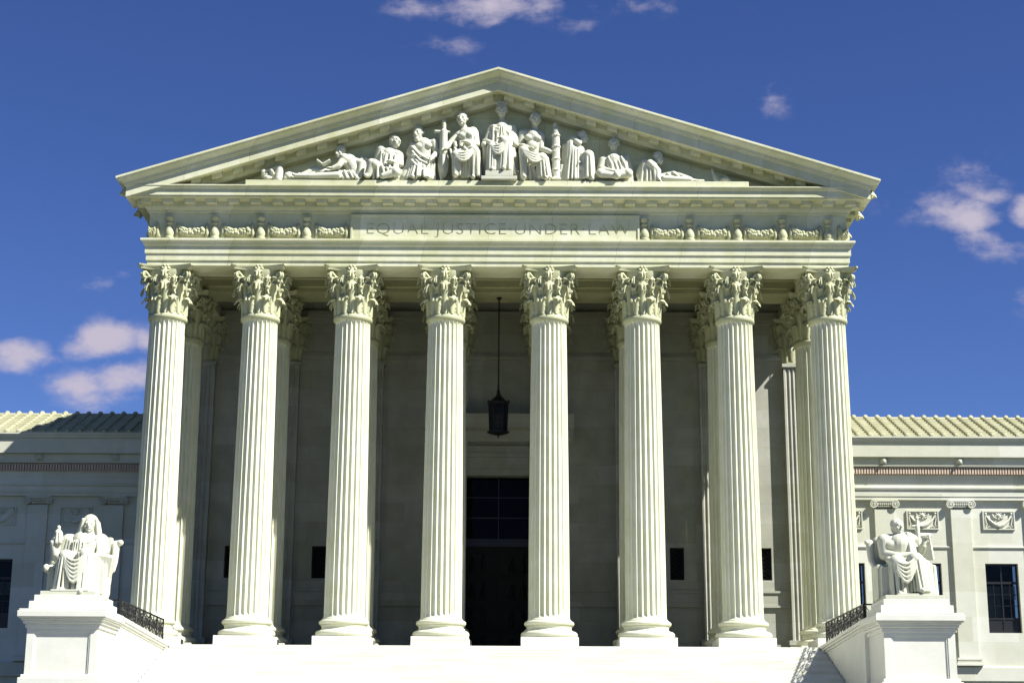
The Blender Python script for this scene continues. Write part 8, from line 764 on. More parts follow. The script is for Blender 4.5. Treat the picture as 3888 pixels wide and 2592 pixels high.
STATUES = [
('seated_statue',-1,'white marble statue of a seated hooded woman holding a small figure in one raised hand',[('figure',[('e',0.34,0.05,2.441,0.189,0.232,0.238,0,0,6),('e',0.347,-0.02,2.297,0.157,0.162,0.162,0,0,6),('c',0.363,-0.173,2.435,0.369,-0.224,2.346,0.024,0.041),('c',0.259,-0.159,2.458,0.463,-0.138,2.458,0.032,0.032),('c',0.319,-0.164,2.268,0.405,-0.155,2.268,0.027,0.027),('e',0.358,-0.116,2.189,0.059,0.054,0.049,0,0,6),('e',0.243,-0.11,2.347,0.054,0.054,0.054,0,0,0),('e',0.28,-0.157,2.412,0.035,0.027,0.022,0,0,6),('e',0.135,0.034,2.401,0.022,0.046,0.065,0,0,6),('e',0.468,-0.086,2.347,0.054,0.054,0.054,0,0,0),('e',0.441,-0.14,2.412,0.035,0.027,0.022,0,0,6),('e',0.544,0.077,2.401,0.022,0.046,0.065,0,0,6),('e',0.332,0.131,2.477,0.27,0.257,0.302,0,0,6),('c',0.139,-0.053,2.558,0.051,0.014,2.049,0.07,0.086),('c',0.082,0.05,2.469,-0.001,0.068,2.012,0.081,0.097),('c',0.558,-0.009,2.558,0.631,0.075,2.049,0.07,0.086),('c',0.592,0.104,2.469,0.67,0.139,2.012,0.081,0.097),('c',0.158,-0.023,2.573,0.13,-0.016,2.509,0.032,0.032),('c',0.222,-0.037,2.597,0.203,-0.026,2.535,0.032,0.032),('c',0.287,-0.05,2.622,0.277,-0.036,2.561,0.032,0.032),('c',0.352,-0.063,2.646,0.35,-0.047,2.587,0.032,0.032),('c',0.412,-0.037,2.622,0.42,-0.021,2.561,0.032,0.032),('c',0.473,-0.01,2.597,0.49,0.004,2.535,0.032,0.032),('c',0.534,0.016,2.573,0.559,0.03,2.509,0.032,0.032),('c',0.326,0.184,2.367,0.326,0.184,2.043,0.243,0.27),('c',0.323,0.12,2.185,0.282,0.15,1.98,0.16,0.2),('c',-0.295,0.15,1.889,0.703,0.15,1.889,0.23,0.23),('c',0.171,0.15,1.797,0.092,0.2,1.203,0.44,0.42),('c',-0.184,0.15,1.797,0.57,0.15,1.797,0.26,0.26),('c',-0.354,0.12,1.889,-0.588,0.08,1.295,0.23,0.21),('c',-0.588,0.08,1.295,-0.698,-0.1,1.409,0.21,0.15),('c',-0.698,-0.1,1.409,-0.773,-0.2,1.774,0.15,0.11),('c',-0.781,-0.195,1.785,-0.752,-0.212,1.901,0.074,0.066),('c',-0.761,-0.24,1.811,-0.737,-0.249,1.916,0.048,0.04),('c',-0.784,-0.16,1.829,-0.756,-0.182,1.931,0.048,0.04),('c',-0.764,-0.147,1.951,-0.728,-0.151,2.012,0.029,0.025),('c',-0.728,-0.151,2.012,-0.673,-0.138,2.025,0.025,0.02),('c',-0.75,-0.195,1.94,-0.711,-0.2,2.013,0.029,0.025),('c',-0.711,-0.2,2.013,-0.646,-0.185,2.029,0.025,0.02),('c',-0.737,-0.24,1.93,-0.7,-0.244,1.998,0.029,0.025),('c',-0.7,-0.244,1.998,-0.639,-0.23,2.013,0.025,0.02),('c',-0.725,-0.285,1.92,-0.691,-0.287,1.971,0.029,0.025),('c',-0.691,-0.287,1.971,-0.645,-0.276,1.982,0.025,0.02),('c',-0.792,-0.123,1.849,-0.762,-0.088,1.934,0.034,0.024),('c',-0.698,-0.058,1.706,-0.777,-0.008,1.432,0.063,0.075),('c',-0.777,-0.008,1.432,-0.856,0.042,1.158,0.075,0.087),('c',-0.674,-0.137,1.706,-0.728,-0.096,1.434,0.075,0.081),('c',-0.728,-0.096,1.434,-0.782,-0.056,1.163,0.081,0.087),('c',-0.651,0.002,1.706,-0.68,0.033,1.437,0.054,0.083),('c',-0.68,0.033,1.437,-0.71,0.063,1.167,0.083,0.112),('c',-0.627,-0.076,1.706,-0.632,-0.055,1.439,0.078,0.081),('c',-0.632,-0.055,1.439,-0.637,-0.034,1.172,0.081,0.084),('c',-0.604,0.062,1.706,-0.598,0.071,1.441,0.061,0.075),('c',-0.598,0.071,1.441,-0.592,0.081,1.175,0.075,0.09),('c',-0.58,-0.016,1.706,-0.551,-0.017,1.443,0.056,0.061),('c',-0.551,-0.017,1.443,-0.523,-0.018,1.18,0.061,0.066),('c',-0.346,0.042,1.889,-0.446,0.042,1.546,0.063,0.062),('c',-0.446,0.042,1.546,-0.545,0.042,1.203,0.062,0.061),('c',-0.304,-0.079,1.877,-0.38,-0.086,1.537,0.075,0.068),('c',-0.38,-0.086,1.537,-0.455,-0.093,1.197,0.068,0.061),('c',-0.262,0.017,1.866,-0.315,0.003,1.528,0.054,0.066),('c',-0.315,0.003,1.528,-0.367,-0.011,1.191,0.066,0.079),('c',-0.22,-0.104,1.854,-0.249,-0.125,1.52,0.078,0.069),('c',-0.249,-0.125,1.52,-0.278,-0.146,1.185,0.069,0.059),('c',-0.178,-0.008,1.843,-0.2,-0.031,1.512,0.061,0.062),('c',-0.2,-0.031,1.512,-0.221,-0.055,1.181,0.062,0.063),('c',0.733,0.12,1.889,0.874,0.0,1.569,0.24,0.19),('c',0.874,0.0,1.569,0.762,-0.35,1.34,0.19,0.11),('c',0.752,-0.4,1.314,0.657,-0.468,1.287,0.074,0.066),('c',0.699,-0.386,1.306,0.617,-0.452,1.282,0.048,0.04),('c',0.748,-0.454,1.306,0.659,-0.51,1.282,0.048,0.04),('c',0.672,-0.548,1.279,0.618,-0.587,1.249,0.029,0.025),('c',0.618,-0.587,1.249,0.588,-0.609,1.204,0.025,0.02),('c',0.642,-0.507,1.279,0.579,-0.553,1.246,0.029,0.025),('c',0.579,-0.553,1.246,0.543,-0.578,1.193,0.025,0.02),('c',0.615,-0.468,1.279,0.555,-0.511,1.247,0.029,0.025),('c',0.555,-0.511,1.247,0.522,-0.535,1.198,0.025,0.02),('c',0.587,-0.429,1.279,0.541,-0.462,1.252,0.029,0.025),('c',0.541,-0.462,1.252,0.516,-0.48,1.214,0.025,0.02),('c',0.763,-0.495,1.303,0.721,-0.577,1.26,0.034,0.024),('c',0.62,-0.008,1.889,0.678,-0.108,1.614,0.063,0.069),('c',0.678,-0.108,1.614,0.737,-0.208,1.34,0.069,0.074),('c',0.662,-0.107,1.879,0.725,-0.19,1.612,0.075,0.074),('c',0.725,-0.19,1.612,0.788,-0.273,1.345,0.074,0.074),('c',0.704,0.012,1.87,0.771,-0.055,1.61,0.054,0.074),('c',0.771,-0.055,1.61,0.838,-0.123,1.35,0.074,0.095),('c',0.746,-0.087,1.861,0.817,-0.137,1.608,0.078,0.075),('c',0.817,-0.137,1.608,0.889,-0.188,1.355,0.075,0.071),('c',0.787,0.032,1.852,0.854,-0.011,1.605,0.061,0.069),('c',0.854,-0.011,1.605,0.92,-0.054,1.358,0.069,0.076),('c',0.829,-0.067,1.843,0.899,-0.094,1.603,0.056,0.056),('c',0.899,-0.094,1.603,0.968,-0.122,1.363,0.056,0.056),('c',0.006,0.1,1.158,-0.232,-0.5,1.272,0.31,0.25),('c',0.272,0.1,1.135,0.424,-0.55,1.34,0.31,0.26),('c',-0.232,-0.5,1.272,-0.276,-0.5,0.336,0.24,0.17),('c',0.424,-0.55,1.34,0.357,-0.55,0.244,0.25,0.19),('c',-0.287,-0.5,0.221,-0.219,-0.82,0.176,0.12,0.08),('c',0.346,-0.55,0.153,0.417,-0.88,0.119,0.12,0.08),('c',-0.477,-0.412,1.26,-0.519,-0.407,0.718,0.032,0.04),('c',-0.519,-0.407,0.718,-0.56,-0.402,0.176,0.04,0.049),('c',-0.486,-0.5,1.227,-0.528,-0.492,0.701,0.035,0.045),('c',-0.528,-0.492,0.701,-0.57,-0.484,0.176,0.045,0.056),('c',-0.473,-0.562,1.193,-0.515,-0.564,0.685,0.038,0.045),('c',-0.515,-0.564,0.685,-0.558,-0.566,0.176,0.045,0.053),('c',-0.435,-0.633,1.263,-0.461,-0.66,0.72,0.035,0.043),('c',-0.461,-0.66,0.72,-0.488,-0.686,0.176,0.043,0.051),('c',-0.37,-0.692,1.229,-0.412,-0.704,0.702,0.026,0.033),('c',-0.412,-0.704,0.702,-0.454,-0.717,0.176,0.033,0.041),('c',-0.289,-0.724,1.223,-0.325,-0.745,0.7,0.032,0.044),('c',-0.325,-0.745,0.7,-0.361,-0.766,0.176,0.044,0.057),('c',-0.195,-0.726,1.226,-0.203,-0.75,0.701,0.035,0.041),('c',-0.203,-0.75,0.701,-0.211,-0.774,0.176,0.041,0.047),('c',-0.125,-0.703,1.266,-0.117,-0.718,0.721,0.038,0.046),('c',-0.117,-0.718,0.721,-0.109,-0.733,0.176,0.046,0.054),('c',-0.057,-0.653,1.209,-0.061,-0.676,0.693,0.026,0.04),('c',-0.061,-0.676,0.693,-0.066,-0.7,0.176,0.04,0.055),('c',-0.008,-0.581,1.217,0.002,-0.581,0.696,0.04,0.048),('c',0.002,-0.581,0.696,0.012,-0.581,0.176,0.048,0.057),('c',0.01,-0.517,1.259,0.017,-0.53,0.717,0.032,0.046),('c',0.017,-0.53,0.717,0.023,-0.542,0.176,0.046,0.06),('c',0.005,-0.418,1.237,0.015,-0.425,0.706,0.037,0.04),('c',0.015,-0.425,0.706,0.026,-0.431,0.176,0.04,0.043),('c',0.169,-0.457,1.297,0.105,-0.447,0.708,0.027,0.032),('c',0.105,-0.447,0.708,0.041,-0.437,0.119,0.032,0.036),('c',0.159,-0.532,1.308,0.095,-0.519,0.713,0.036,0.043),('c',0.095,-0.519,0.713,0.031,-0.507,0.119,0.043,0.051),('c',0.174,-0.618,1.255,0.114,-0.63,0.687,0.032,0.036),('c',0.114,-0.63,0.687,0.054,-0.642,0.119,0.036,0.04),('c',0.221,-0.699,1.309,0.156,-0.705,0.714,0.026,0.039),('c',0.156,-0.705,0.714,0.091,-0.71,0.119,0.039,0.053),('c',0.263,-0.738,1.311,0.21,-0.759,0.715,0.025,0.031),('c',0.21,-0.759,0.715,0.158,-0.78,0.119,0.031,0.038),('c',0.356,-0.782,1.251,0.318,-0.811,0.685,0.04,0.05),('c',0.318,-0.811,0.685,0.281,-0.84,0.119,0.05,0.059),('c',0.403,-0.79,1.254,0.369,-0.819,0.686,0.03,0.041),('c',0.369,-0.819,0.686,0.336,-0.849,0.119,0.041,0.051),('c',0.485,-0.781,1.247,0.471,-0.808,0.683,0.027,0.042),('c',0.471,-0.808,0.683,0.458,-0.835,0.119,0.042,0.056),('c',0.566,-0.744,1.291,0.554,-0.77,0.705,0.032,0.039),('c',0.554,-0.77,0.705,0.543,-0.795,0.119,0.039,0.046),('c',0.615,-0.701,1.321,0.617,-0.713,0.72,0.04,0.046),('c',0.617,-0.713,0.72,0.619,-0.725,0.119,0.046,0.052),('c',0.662,-0.621,1.299,0.664,-0.633,0.709,0.035,0.037),('c',0.664,-0.633,0.709,0.666,-0.644,0.119,0.037,0.039),('c',0.678,-0.548,1.284,0.684,-0.55,0.701,0.038,0.043),('c',0.684,-0.55,0.701,0.689,-0.552,0.119,0.043,0.048),('c',0.673,-0.476,1.278,0.675,-0.453,0.698,0.033,0.037),('c',0.675,-0.453,0.698,0.678,-0.43,0.119,0.037,0.041),('c',-0.166,-0.72,1.249,-0.06,-0.76,1.173,0.032,0.043),('c',-0.06,-0.76,1.173,0.046,-0.792,1.12,0.043,0.051),('c',0.046,-0.792,1.12,0.152,-0.81,1.108,0.051,0.054),('c',0.152,-0.81,1.108,0.258,-0.812,1.143,0.054,0.051),('c',0.258,-0.812,1.143,0.364,-0.8,1.219,0.051,0.043),('c',0.364,-0.8,1.219,0.47,-0.78,1.318,0.043,0.032),('c',-0.166,-0.73,1.177,-0.06,-0.77,1.068,0.032,0.043),('c',-0.06,-0.77,1.068,0.046,-0.802,0.992,0.043,0.051),('c',0.046,-0.802,0.992,0.152,-0.82,0.971,0.051,0.054),('c',0.152,-0.82,0.971,0.258,-0.822,1.015,0.054,0.051),('c',0.258,-0.822,1.015,0.364,-0.81,1.114,0.051,0.043),('c',0.364,-0.81,1.114,0.47,-0.79,1.246,0.043,0.032),('c',-0.166,-0.74,1.105,-0.06,-0.78,0.964,0.032,0.043),('c',-0.06,-0.78,0.964,0.046,-0.812,0.864,0.043,0.051),('c',0.046,-0.812,0.864,0.152,-0.83,0.834,0.051,0.054),('c',0.152,-0.83,0.834,0.258,-0.832,0.887,0.054,0.051),('c',0.258,-0.832,0.887,0.364,-0.82,1.01,0.051,0.043),('c',0.364,-0.82,1.01,0.47,-0.8,1.174,0.043,0.032),('c',-0.166,-0.75,1.033,-0.06,-0.79,0.859,0.032,0.043),('c',-0.06,-0.79,0.859,0.046,-0.822,0.735,0.043,0.051),('c',0.046,-0.822,0.735,0.152,-0.84,0.697,0.051,0.054),('c',0.152,-0.84,0.697,0.258,-0.842,0.758,0.054,0.051),('c',0.258,-0.842,0.758,0.364,-0.83,0.905,0.051,0.043),('c',0.364,-0.83,0.905,0.47,-0.81,1.102,0.043,0.032),('c',-0.166,-0.76,0.961,-0.06,-0.8,0.755,0.032,0.043),('c',-0.06,-0.8,0.755,0.046,-0.832,0.607,0.043,0.051),('c',0.046,-0.832,0.607,0.152,-0.85,0.56,0.051,0.054),('c',0.152,-0.85,0.56,0.258,-0.852,0.63,0.054,0.051),('c',0.258,-0.852,0.63,0.364,-0.84,0.801,0.051,0.043),('c',0.364,-0.84,0.801,0.47,-0.82,1.03,0.043,0.032),('c',-0.166,-0.77,0.889,-0.06,-0.81,0.65,0.032,0.043),('c',-0.06,-0.81,0.65,0.046,-0.842,0.479,0.043,0.051),('c',0.046,-0.842,0.479,0.152,-0.86,0.423,0.051,0.054),('c',0.152,-0.86,0.423,0.258,-0.862,0.502,0.054,0.051),('c',0.258,-0.862,0.502,0.364,-0.85,0.696,0.051,0.043),('c',0.364,-0.85,0.696,0.47,-0.83,0.958,0.043,0.032),('c',-0.283,0.076,1.835,-0.304,0.067,1.519,0.03,0.031),('c',-0.304,0.067,1.519,-0.324,0.058,1.203,0.031,0.032),('c',-0.26,-0.011,1.798,-0.288,0.005,1.501,0.028,0.029),('c',-0.288,0.005,1.501,-0.315,0.021,1.203,0.029,0.031),('c',-0.213,-0.104,1.804,-0.242,-0.092,1.503,0.025,0.034),('c',-0.242,-0.092,1.503,-0.271,-0.081,1.203,0.034,0.044),('c',-0.153,-0.177,1.802,-0.191,-0.16,1.503,0.021,0.033),('c',-0.191,-0.16,1.503,-0.229,-0.142,1.203,0.033,0.045),('c',-0.075,-0.239,1.846,-0.084,-0.247,1.525,0.028,0.037),('c',-0.084,-0.247,1.525,-0.093,-0.254,1.203,0.037,0.046),('c',0.006,-0.279,1.848,-0.027,-0.275,1.526,0.025,0.034),('c',-0.027,-0.275,1.526,-0.06,-0.27,1.203,0.034,0.043),('c',0.083,-0.302,1.809,0.058,-0.301,1.506,0.025,0.029),('c',0.058,-0.301,1.506,0.032,-0.3,1.203,0.029,0.034),('c',0.154,-0.31,1.844,0.147,-0.31,1.524,0.031,0.036),('c',0.147,-0.31,1.524,0.14,-0.31,1.203,0.036,0.041),('c',0.264,-0.301,1.791,0.253,-0.298,1.497,0.028,0.032),('c',0.253,-0.298,1.497,0.243,-0.295,1.203,0.032,0.037),('c',0.335,-0.28,1.822,0.299,-0.285,1.513,0.022,0.03),('c',0.299,-0.285,1.513,0.263,-0.289,1.203,0.03,0.037),('c',0.432,-0.229,1.79,0.406,-0.231,1.497,0.025,0.029),('c',0.406,-0.231,1.497,0.379,-0.234,1.203,0.029,0.033),('c',0.49,-0.182,1.809,0.456,-0.192,1.506,0.02,0.03),('c',0.456,-0.192,1.506,0.423,-0.202,1.203,0.03,0.041),('c',0.566,-0.085,1.838,0.541,-0.09,1.52,0.031,0.03),('c',0.541,-0.09,1.52,0.516,-0.094,1.203,0.03,0.029),('c',0.591,-0.037,1.847,0.574,-0.024,1.525,0.027,0.029),('c',0.574,-0.024,1.525,0.558,-0.01,1.203,0.029,0.031),('c',0.622,0.061,1.851,0.603,0.079,1.527,0.029,0.03),('c',0.603,0.079,1.527,0.583,0.096,1.203,0.03,0.032),('c',-0.03,-0.2,1.866,0.07,-0.23,1.817,0.025,0.033),('c',0.07,-0.23,1.817,0.17,-0.252,1.781,0.033,0.04),('c',0.17,-0.252,1.781,0.27,-0.26,1.768,0.04,0.042),('c',0.27,-0.26,1.768,0.369,-0.252,1.781,0.042,0.04),('c',0.369,-0.252,1.781,0.469,-0.23,1.817,0.04,0.033),('c',0.469,-0.23,1.817,0.569,-0.2,1.866,0.033,0.025),('c',-0.03,-0.21,1.806,0.07,-0.24,1.726,0.025,0.033),('c',0.07,-0.24,1.726,0.17,-0.262,1.668,0.033,0.04),('c',0.17,-0.262,1.668,0.27,-0.27,1.647,0.04,0.042),('c',0.27,-0.27,1.647,0.369,-0.262,1.668,0.042,0.04),('c',0.369,-0.262,1.668,0.469,-0.24,1.726,0.04,0.033),('c',0.469,-0.24,1.726,0.569,-0.21,1.806,0.033,0.025),('c',-0.03,-0.22,1.746,0.07,-0.25,1.636,0.025,0.033),('c',0.07,-0.25,1.636,0.17,-0.272,1.556,0.033,0.04),('c',0.17,-0.272,1.556,0.27,-0.28,1.526,0.04,0.042),('c',0.27,-0.28,1.526,0.369,-0.272,1.556,0.042,0.04),('c',0.369,-0.272,1.556,0.469,-0.25,1.636,0.04,0.033),('c',0.469,-0.25,1.636,0.569,-0.22,1.746,0.033,0.025),('c',-0.03,-0.23,1.686,0.07,-0.26,1.546,0.025,0.033),('c',0.07,-0.26,1.546,0.17,-0.282,1.443,0.033,0.04),('c',0.17,-0.282,1.443,0.27,-0.29,1.406,0.04,0.042),('c',0.27,-0.29,1.406,0.369,-0.282,1.443,0.042,0.04),('c',0.369,-0.282,1.443,0.469,-0.26,1.546,0.04,0.033),('c',0.469,-0.26,1.546,0.569,-0.23,1.686,0.033,0.025),('c',-0.43,-0.514,1.272,-0.465,-0.464,0.724,0.054,0.064),('c',-0.465,-0.464,0.724,-0.499,-0.414,0.176,0.064,0.074),('c',-0.376,-0.613,1.272,-0.408,-0.553,0.722,0.064,0.069),('c',-0.408,-0.553,0.722,-0.44,-0.493,0.173,0.069,0.074),('c',-0.322,-0.526,1.272,-0.352,-0.457,0.721,0.046,0.071),('c',-0.352,-0.457,0.721,-0.382,-0.387,0.17,0.071,0.095),('c',-0.267,-0.626,1.272,-0.295,-0.546,0.719,0.067,0.069),('c',-0.295,-0.546,0.719,-0.322,-0.467,0.167,0.069,0.071),('c',-0.213,-0.539,1.272,-0.25,-0.452,0.718,0.052,0.064),('c',-0.25,-0.452,0.718,-0.287,-0.366,0.165,0.064,0.076),('c',-0.159,-0.638,1.272,-0.195,-0.542,0.717,0.048,0.052),('c',-0.195,-0.542,0.717,-0.232,-0.446,0.162,0.052,0.056),('c',-0.105,-0.551,1.272,-0.132,-0.444,0.715,0.069,0.08),('c',-0.132,-0.444,0.715,-0.159,-0.337,0.158,0.08,0.092),('c',-0.051,-0.651,1.272,-0.088,-0.536,0.714,0.067,0.07),('c',-0.088,-0.536,0.714,-0.125,-0.422,0.156,0.07,0.073),('c',0.004,-0.564,1.272,-0.028,-0.439,0.712,0.065,0.078),('c',-0.028,-0.439,0.712,-0.059,-0.314,0.153,0.078,0.091),('c',0.194,-0.614,1.363,0.142,-0.539,0.747,0.054,0.064),('c',0.142,-0.539,0.747,0.09,-0.464,0.13,0.064,0.074),('c',0.24,-0.697,1.361,0.196,-0.622,0.744,0.064,0.069),('c',0.196,-0.622,0.744,0.152,-0.546,0.128,0.069,0.074),('c',0.286,-0.594,1.359,0.249,-0.518,0.742,0.046,0.071),('c',0.249,-0.518,0.742,0.212,-0.443,0.125,0.071,0.095),('c',0.332,-0.677,1.356,0.303,-0.601,0.74,0.067,0.069),('c',0.303,-0.601,0.74,0.274,-0.525,0.123,0.069,0.071),('c',0.379,-0.574,1.354,0.344,-0.5,0.738,0.052,0.064),('c',0.344,-0.5,0.738,0.31,-0.426,0.121,0.064,0.076),('c',0.425,-0.657,1.352,0.396,-0.583,0.735,0.048,0.052),('c',0.396,-0.583,0.735,0.368,-0.508,0.119,0.052,0.056),('c',0.471,-0.554,1.35,0.458,-0.478,0.733,0.069,0.08),('c',0.458,-0.478,0.733,0.444,-0.402,0.116,0.08,0.092),('c',0.518,-0.637,1.347,0.498,-0.563,0.731,0.067,0.07),('c',0.498,-0.563,0.731,0.479,-0.489,0.114,0.07,0.073),('c',0.564,-0.534,1.345,0.561,-0.458,0.728,0.065,0.078),('c',0.561,-0.458,0.728,0.559,-0.382,0.111,0.078,0.091),('c',0.61,-0.617,1.343,0.608,-0.542,0.726,0.063,0.068),('c',0.608,-0.542,0.726,0.606,-0.467,0.109,0.068,0.073),('c',0.656,-0.514,1.34,0.655,-0.44,0.724,0.05,0.062),('c',0.655,-0.44,0.724,0.653,-0.366,0.108,0.062,0.074),('c',-0.123,-0.405,1.295,-0.119,-0.33,0.724,0.067,0.077),('c',-0.119,-0.33,0.724,-0.116,-0.255,0.153,0.077,0.087),('c',-0.034,-0.521,1.295,-0.045,-0.446,0.721,0.08,0.083),('c',-0.045,-0.446,0.721,-0.056,-0.371,0.147,0.083,0.087),('c',0.055,-0.405,1.295,0.029,-0.33,0.718,0.057,0.085),('c',0.029,-0.33,0.718,0.002,-0.255,0.141,0.085,0.112),('c',0.144,-0.521,1.295,0.102,-0.446,0.715,0.084,0.084),('c',0.102,-0.446,0.715,0.061,-0.371,0.135,0.084,0.084),('c',0.232,-0.405,1.295,0.165,-0.33,0.713,0.065,0.077),('c',0.165,-0.33,0.713,0.099,-0.255,0.131,0.077,0.09),('c',-0.121,-0.067,1.797,-0.096,-0.202,1.443,0.049,0.051),('c',-0.096,-0.202,1.443,-0.071,-0.267,1.226,0.051,0.052),('c',-0.02,-0.152,1.797,0.002,-0.275,1.454,0.059,0.055),('c',0.002,-0.275,1.454,0.024,-0.352,1.226,0.055,0.052),('c',0.081,-0.067,1.797,0.1,-0.196,1.421,0.042,0.055),('c',0.1,-0.196,1.421,0.118,-0.267,1.226,0.055,0.067),('c',0.183,-0.152,1.797,0.198,-0.274,1.43,0.062,0.056),('c',0.198,-0.274,1.43,0.213,-0.352,1.226,0.056,0.05),('c',0.284,-0.067,1.797,0.277,-0.189,1.445,0.048,0.051),('c',0.277,-0.189,1.445,0.27,-0.267,1.226,0.051,0.054),('c',0.385,-0.152,1.797,0.373,-0.277,1.434,0.044,0.042),('c',0.373,-0.277,1.434,0.36,-0.352,1.226,0.042,0.04),('c',0.487,-0.067,1.797,0.482,-0.2,1.447,0.063,0.064),('c',0.482,-0.2,1.447,0.477,-0.267,1.226,0.064,0.065),('c',0.588,-0.152,1.797,0.56,-0.286,1.422,0.062,0.057),('c',0.56,-0.286,1.422,0.532,-0.352,1.226,0.057,0.052),('c',-0.045,-0.014,1.934,0.319,-0.197,1.56,0.054,0.058),('c',0.319,-0.197,1.56,0.683,-0.264,1.272,0.058,0.061),('c',-0.011,-0.124,1.919,0.347,-0.26,1.564,0.064,0.062),('c',0.347,-0.26,1.564,0.705,-0.321,1.28,0.062,0.061),('c',0.022,-0.047,1.904,0.375,-0.169,1.539,0.046,0.062),('c',0.375,-0.169,1.539,0.728,-0.193,1.288,0.062,0.079),('c',0.056,-0.157,1.889,0.401,-0.243,1.54,0.067,0.063),('c',0.401,-0.243,1.54,0.746,-0.257,1.295,0.063,0.059),('c',-0.224,-0.4,1.34,0.178,-0.45,1.29,0.1,0.1),('c',0.178,-0.45,1.29,0.58,-0.42,1.34,0.1,0.1),('c',-0.199,-0.41,1.306,0.196,-0.455,1.256,0.1,0.1),('c',0.196,-0.455,1.256,0.591,-0.42,1.306,0.1,0.1),('c',-0.174,-0.42,1.272,0.214,-0.46,1.222,0.1,0.1),('c',0.214,-0.46,1.222,0.602,-0.42,1.272,0.1,0.1),('c',0.631,-0.408,1.272,0.654,-0.408,0.69,0.063,0.075),('c',0.654,-0.408,0.69,0.676,-0.408,0.107,0.075,0.087),('c',0.69,-0.485,1.258,0.707,-0.477,0.675,0.075,0.081),('c',0.707,-0.477,0.675,0.724,-0.469,0.092,0.081,0.087),('c',0.749,-0.346,1.243,0.76,-0.33,0.66,0.054,0.083),('c',0.76,-0.33,0.66,0.771,-0.314,0.077,0.083,0.112),('c',0.807,-0.423,1.229,0.813,-0.399,0.645,0.078,0.081),('c',0.813,-0.399,0.645,0.819,-0.376,0.061,0.081,0.084),('c',0.866,-0.283,1.215,0.857,-0.261,0.634,0.061,0.075),('c',0.857,-0.261,0.634,0.847,-0.24,0.052,0.075,0.09),('c',0.925,-0.36,1.201,0.908,-0.332,0.619,0.056,0.061),('c',0.908,-0.332,0.619,0.892,-0.304,0.038,0.061,0.066),('c',0.984,-0.221,1.186,0.967,-0.179,0.603,0.08,0.094),('c',0.967,-0.179,0.603,0.951,-0.138,0.019,0.094,0.108),('c',1.042,-0.298,1.172,1.01,-0.258,0.591,0.078,0.082),('c',1.01,-0.258,0.591,0.978,-0.219,0.01,0.082,0.086),('c',1.101,-0.158,1.158,1.066,-0.108,0.575,0.076,0.092),('c',1.066,-0.108,0.575,1.032,-0.058,-0.007,0.092,0.107),('c',0.835,-0.152,1.363,0.831,-0.227,0.975,0.072,0.075),('c',0.831,-0.227,0.975,0.828,-0.302,0.587,0.075,0.079),('c',0.905,-0.201,1.329,0.902,-0.267,0.943,0.085,0.082),('c',0.902,-0.267,0.943,0.9,-0.332,0.556,0.082,0.078),('c',0.975,-0.002,1.295,0.972,-0.059,0.91,0.061,0.081),('c',0.972,-0.059,0.91,0.97,-0.116,0.526,0.081,0.101),('c',1.045,-0.051,1.26,1.043,-0.099,0.878,0.09,0.083),('c',1.043,-0.099,0.878,1.041,-0.147,0.496,0.083,0.076),('c',1.115,0.148,1.226,1.1,0.092,0.851,0.07,0.075),('c',1.1,0.092,0.851,1.086,0.036,0.476,0.075,0.081)]),('chair',[('b',0.102,0.25,0.587,0.8,0.45,0.52,0,0,0),('b',0.142,0.62,1.112,0.85,0.12,0.95,0,0,0),('c',1.096,0.62,1.82,1.126,0.5,1.34,0.15,0.12),('c',1.031,0.7,1.866,1.279,0.55,1.889,0.1,0.1),('c',1.126,0.5,1.295,1.087,0.3,0.975,0.12,0.14),('c',-0.731,0.3,1.089,-0.879,-0.35,0.884,0.12,0.1),('e',-0.883,-0.38,0.918,0.12,0.13,0.14,0,0,0),('b',-0.735,0.05,0.518,0.12,0.4,0.42,0,0,0),('b',0.871,0.1,0.587,0.14,0.5,0.5,0,0,0)]),('figurine',[('e',-0.617,-0.2,2.277,0.065,0.065,0.08,0,0,0),('c',-0.617,-0.2,2.208,-0.617,-0.2,2.094,0.045,0.07),('c',-0.617,-0.2,2.094,-0.628,-0.2,1.797,0.13,0.14),('c',-0.706,-0.2,2.094,-0.728,-0.2,1.934,0.055,0.05),('c',-0.529,-0.2,2.094,-0.484,-0.2,1.889,0.055,0.05),('c',-0.675,-0.262,2.094,-0.697,-0.262,1.934,0.027,0.031),('c',-0.697,-0.262,1.934,-0.719,-0.262,1.774,0.031,0.035),('c',-0.636,-0.308,2.094,-0.645,-0.308,1.934,0.032,0.033),('c',-0.645,-0.308,1.934,-0.654,-0.308,1.774,0.033,0.035),('c',-0.597,-0.262,2.094,-0.594,-0.262,1.934,0.023,0.034),('c',-0.594,-0.262,1.934,-0.59,-0.262,1.774,0.034,0.045),('c',-0.559,-0.308,2.094,-0.542,-0.308,1.934,0.034,0.034),('c',-0.542,-0.308,1.934,-0.525,-0.308,1.774,0.034,0.034),('c',-0.52,-0.262,2.094,-0.502,-0.262,1.934,0.026,0.031),('c',-0.502,-0.262,1.934,-0.484,-0.262,1.774,0.031,0.036)]),('book',[('b',0.978,-0.15,1.044,0.28,0.12,0.36,18,8,12),('b',0.958,-0.23,1.044,0.25,0.12,0.33,18,8,12)]),('statue_plinth',[('b',0.02,-0.08,0.065,0.9,0.82,0.065,0,0,0),('b',0.06,-0.55,0.15,0.62,0.36,0.03,0,0,0)])]),
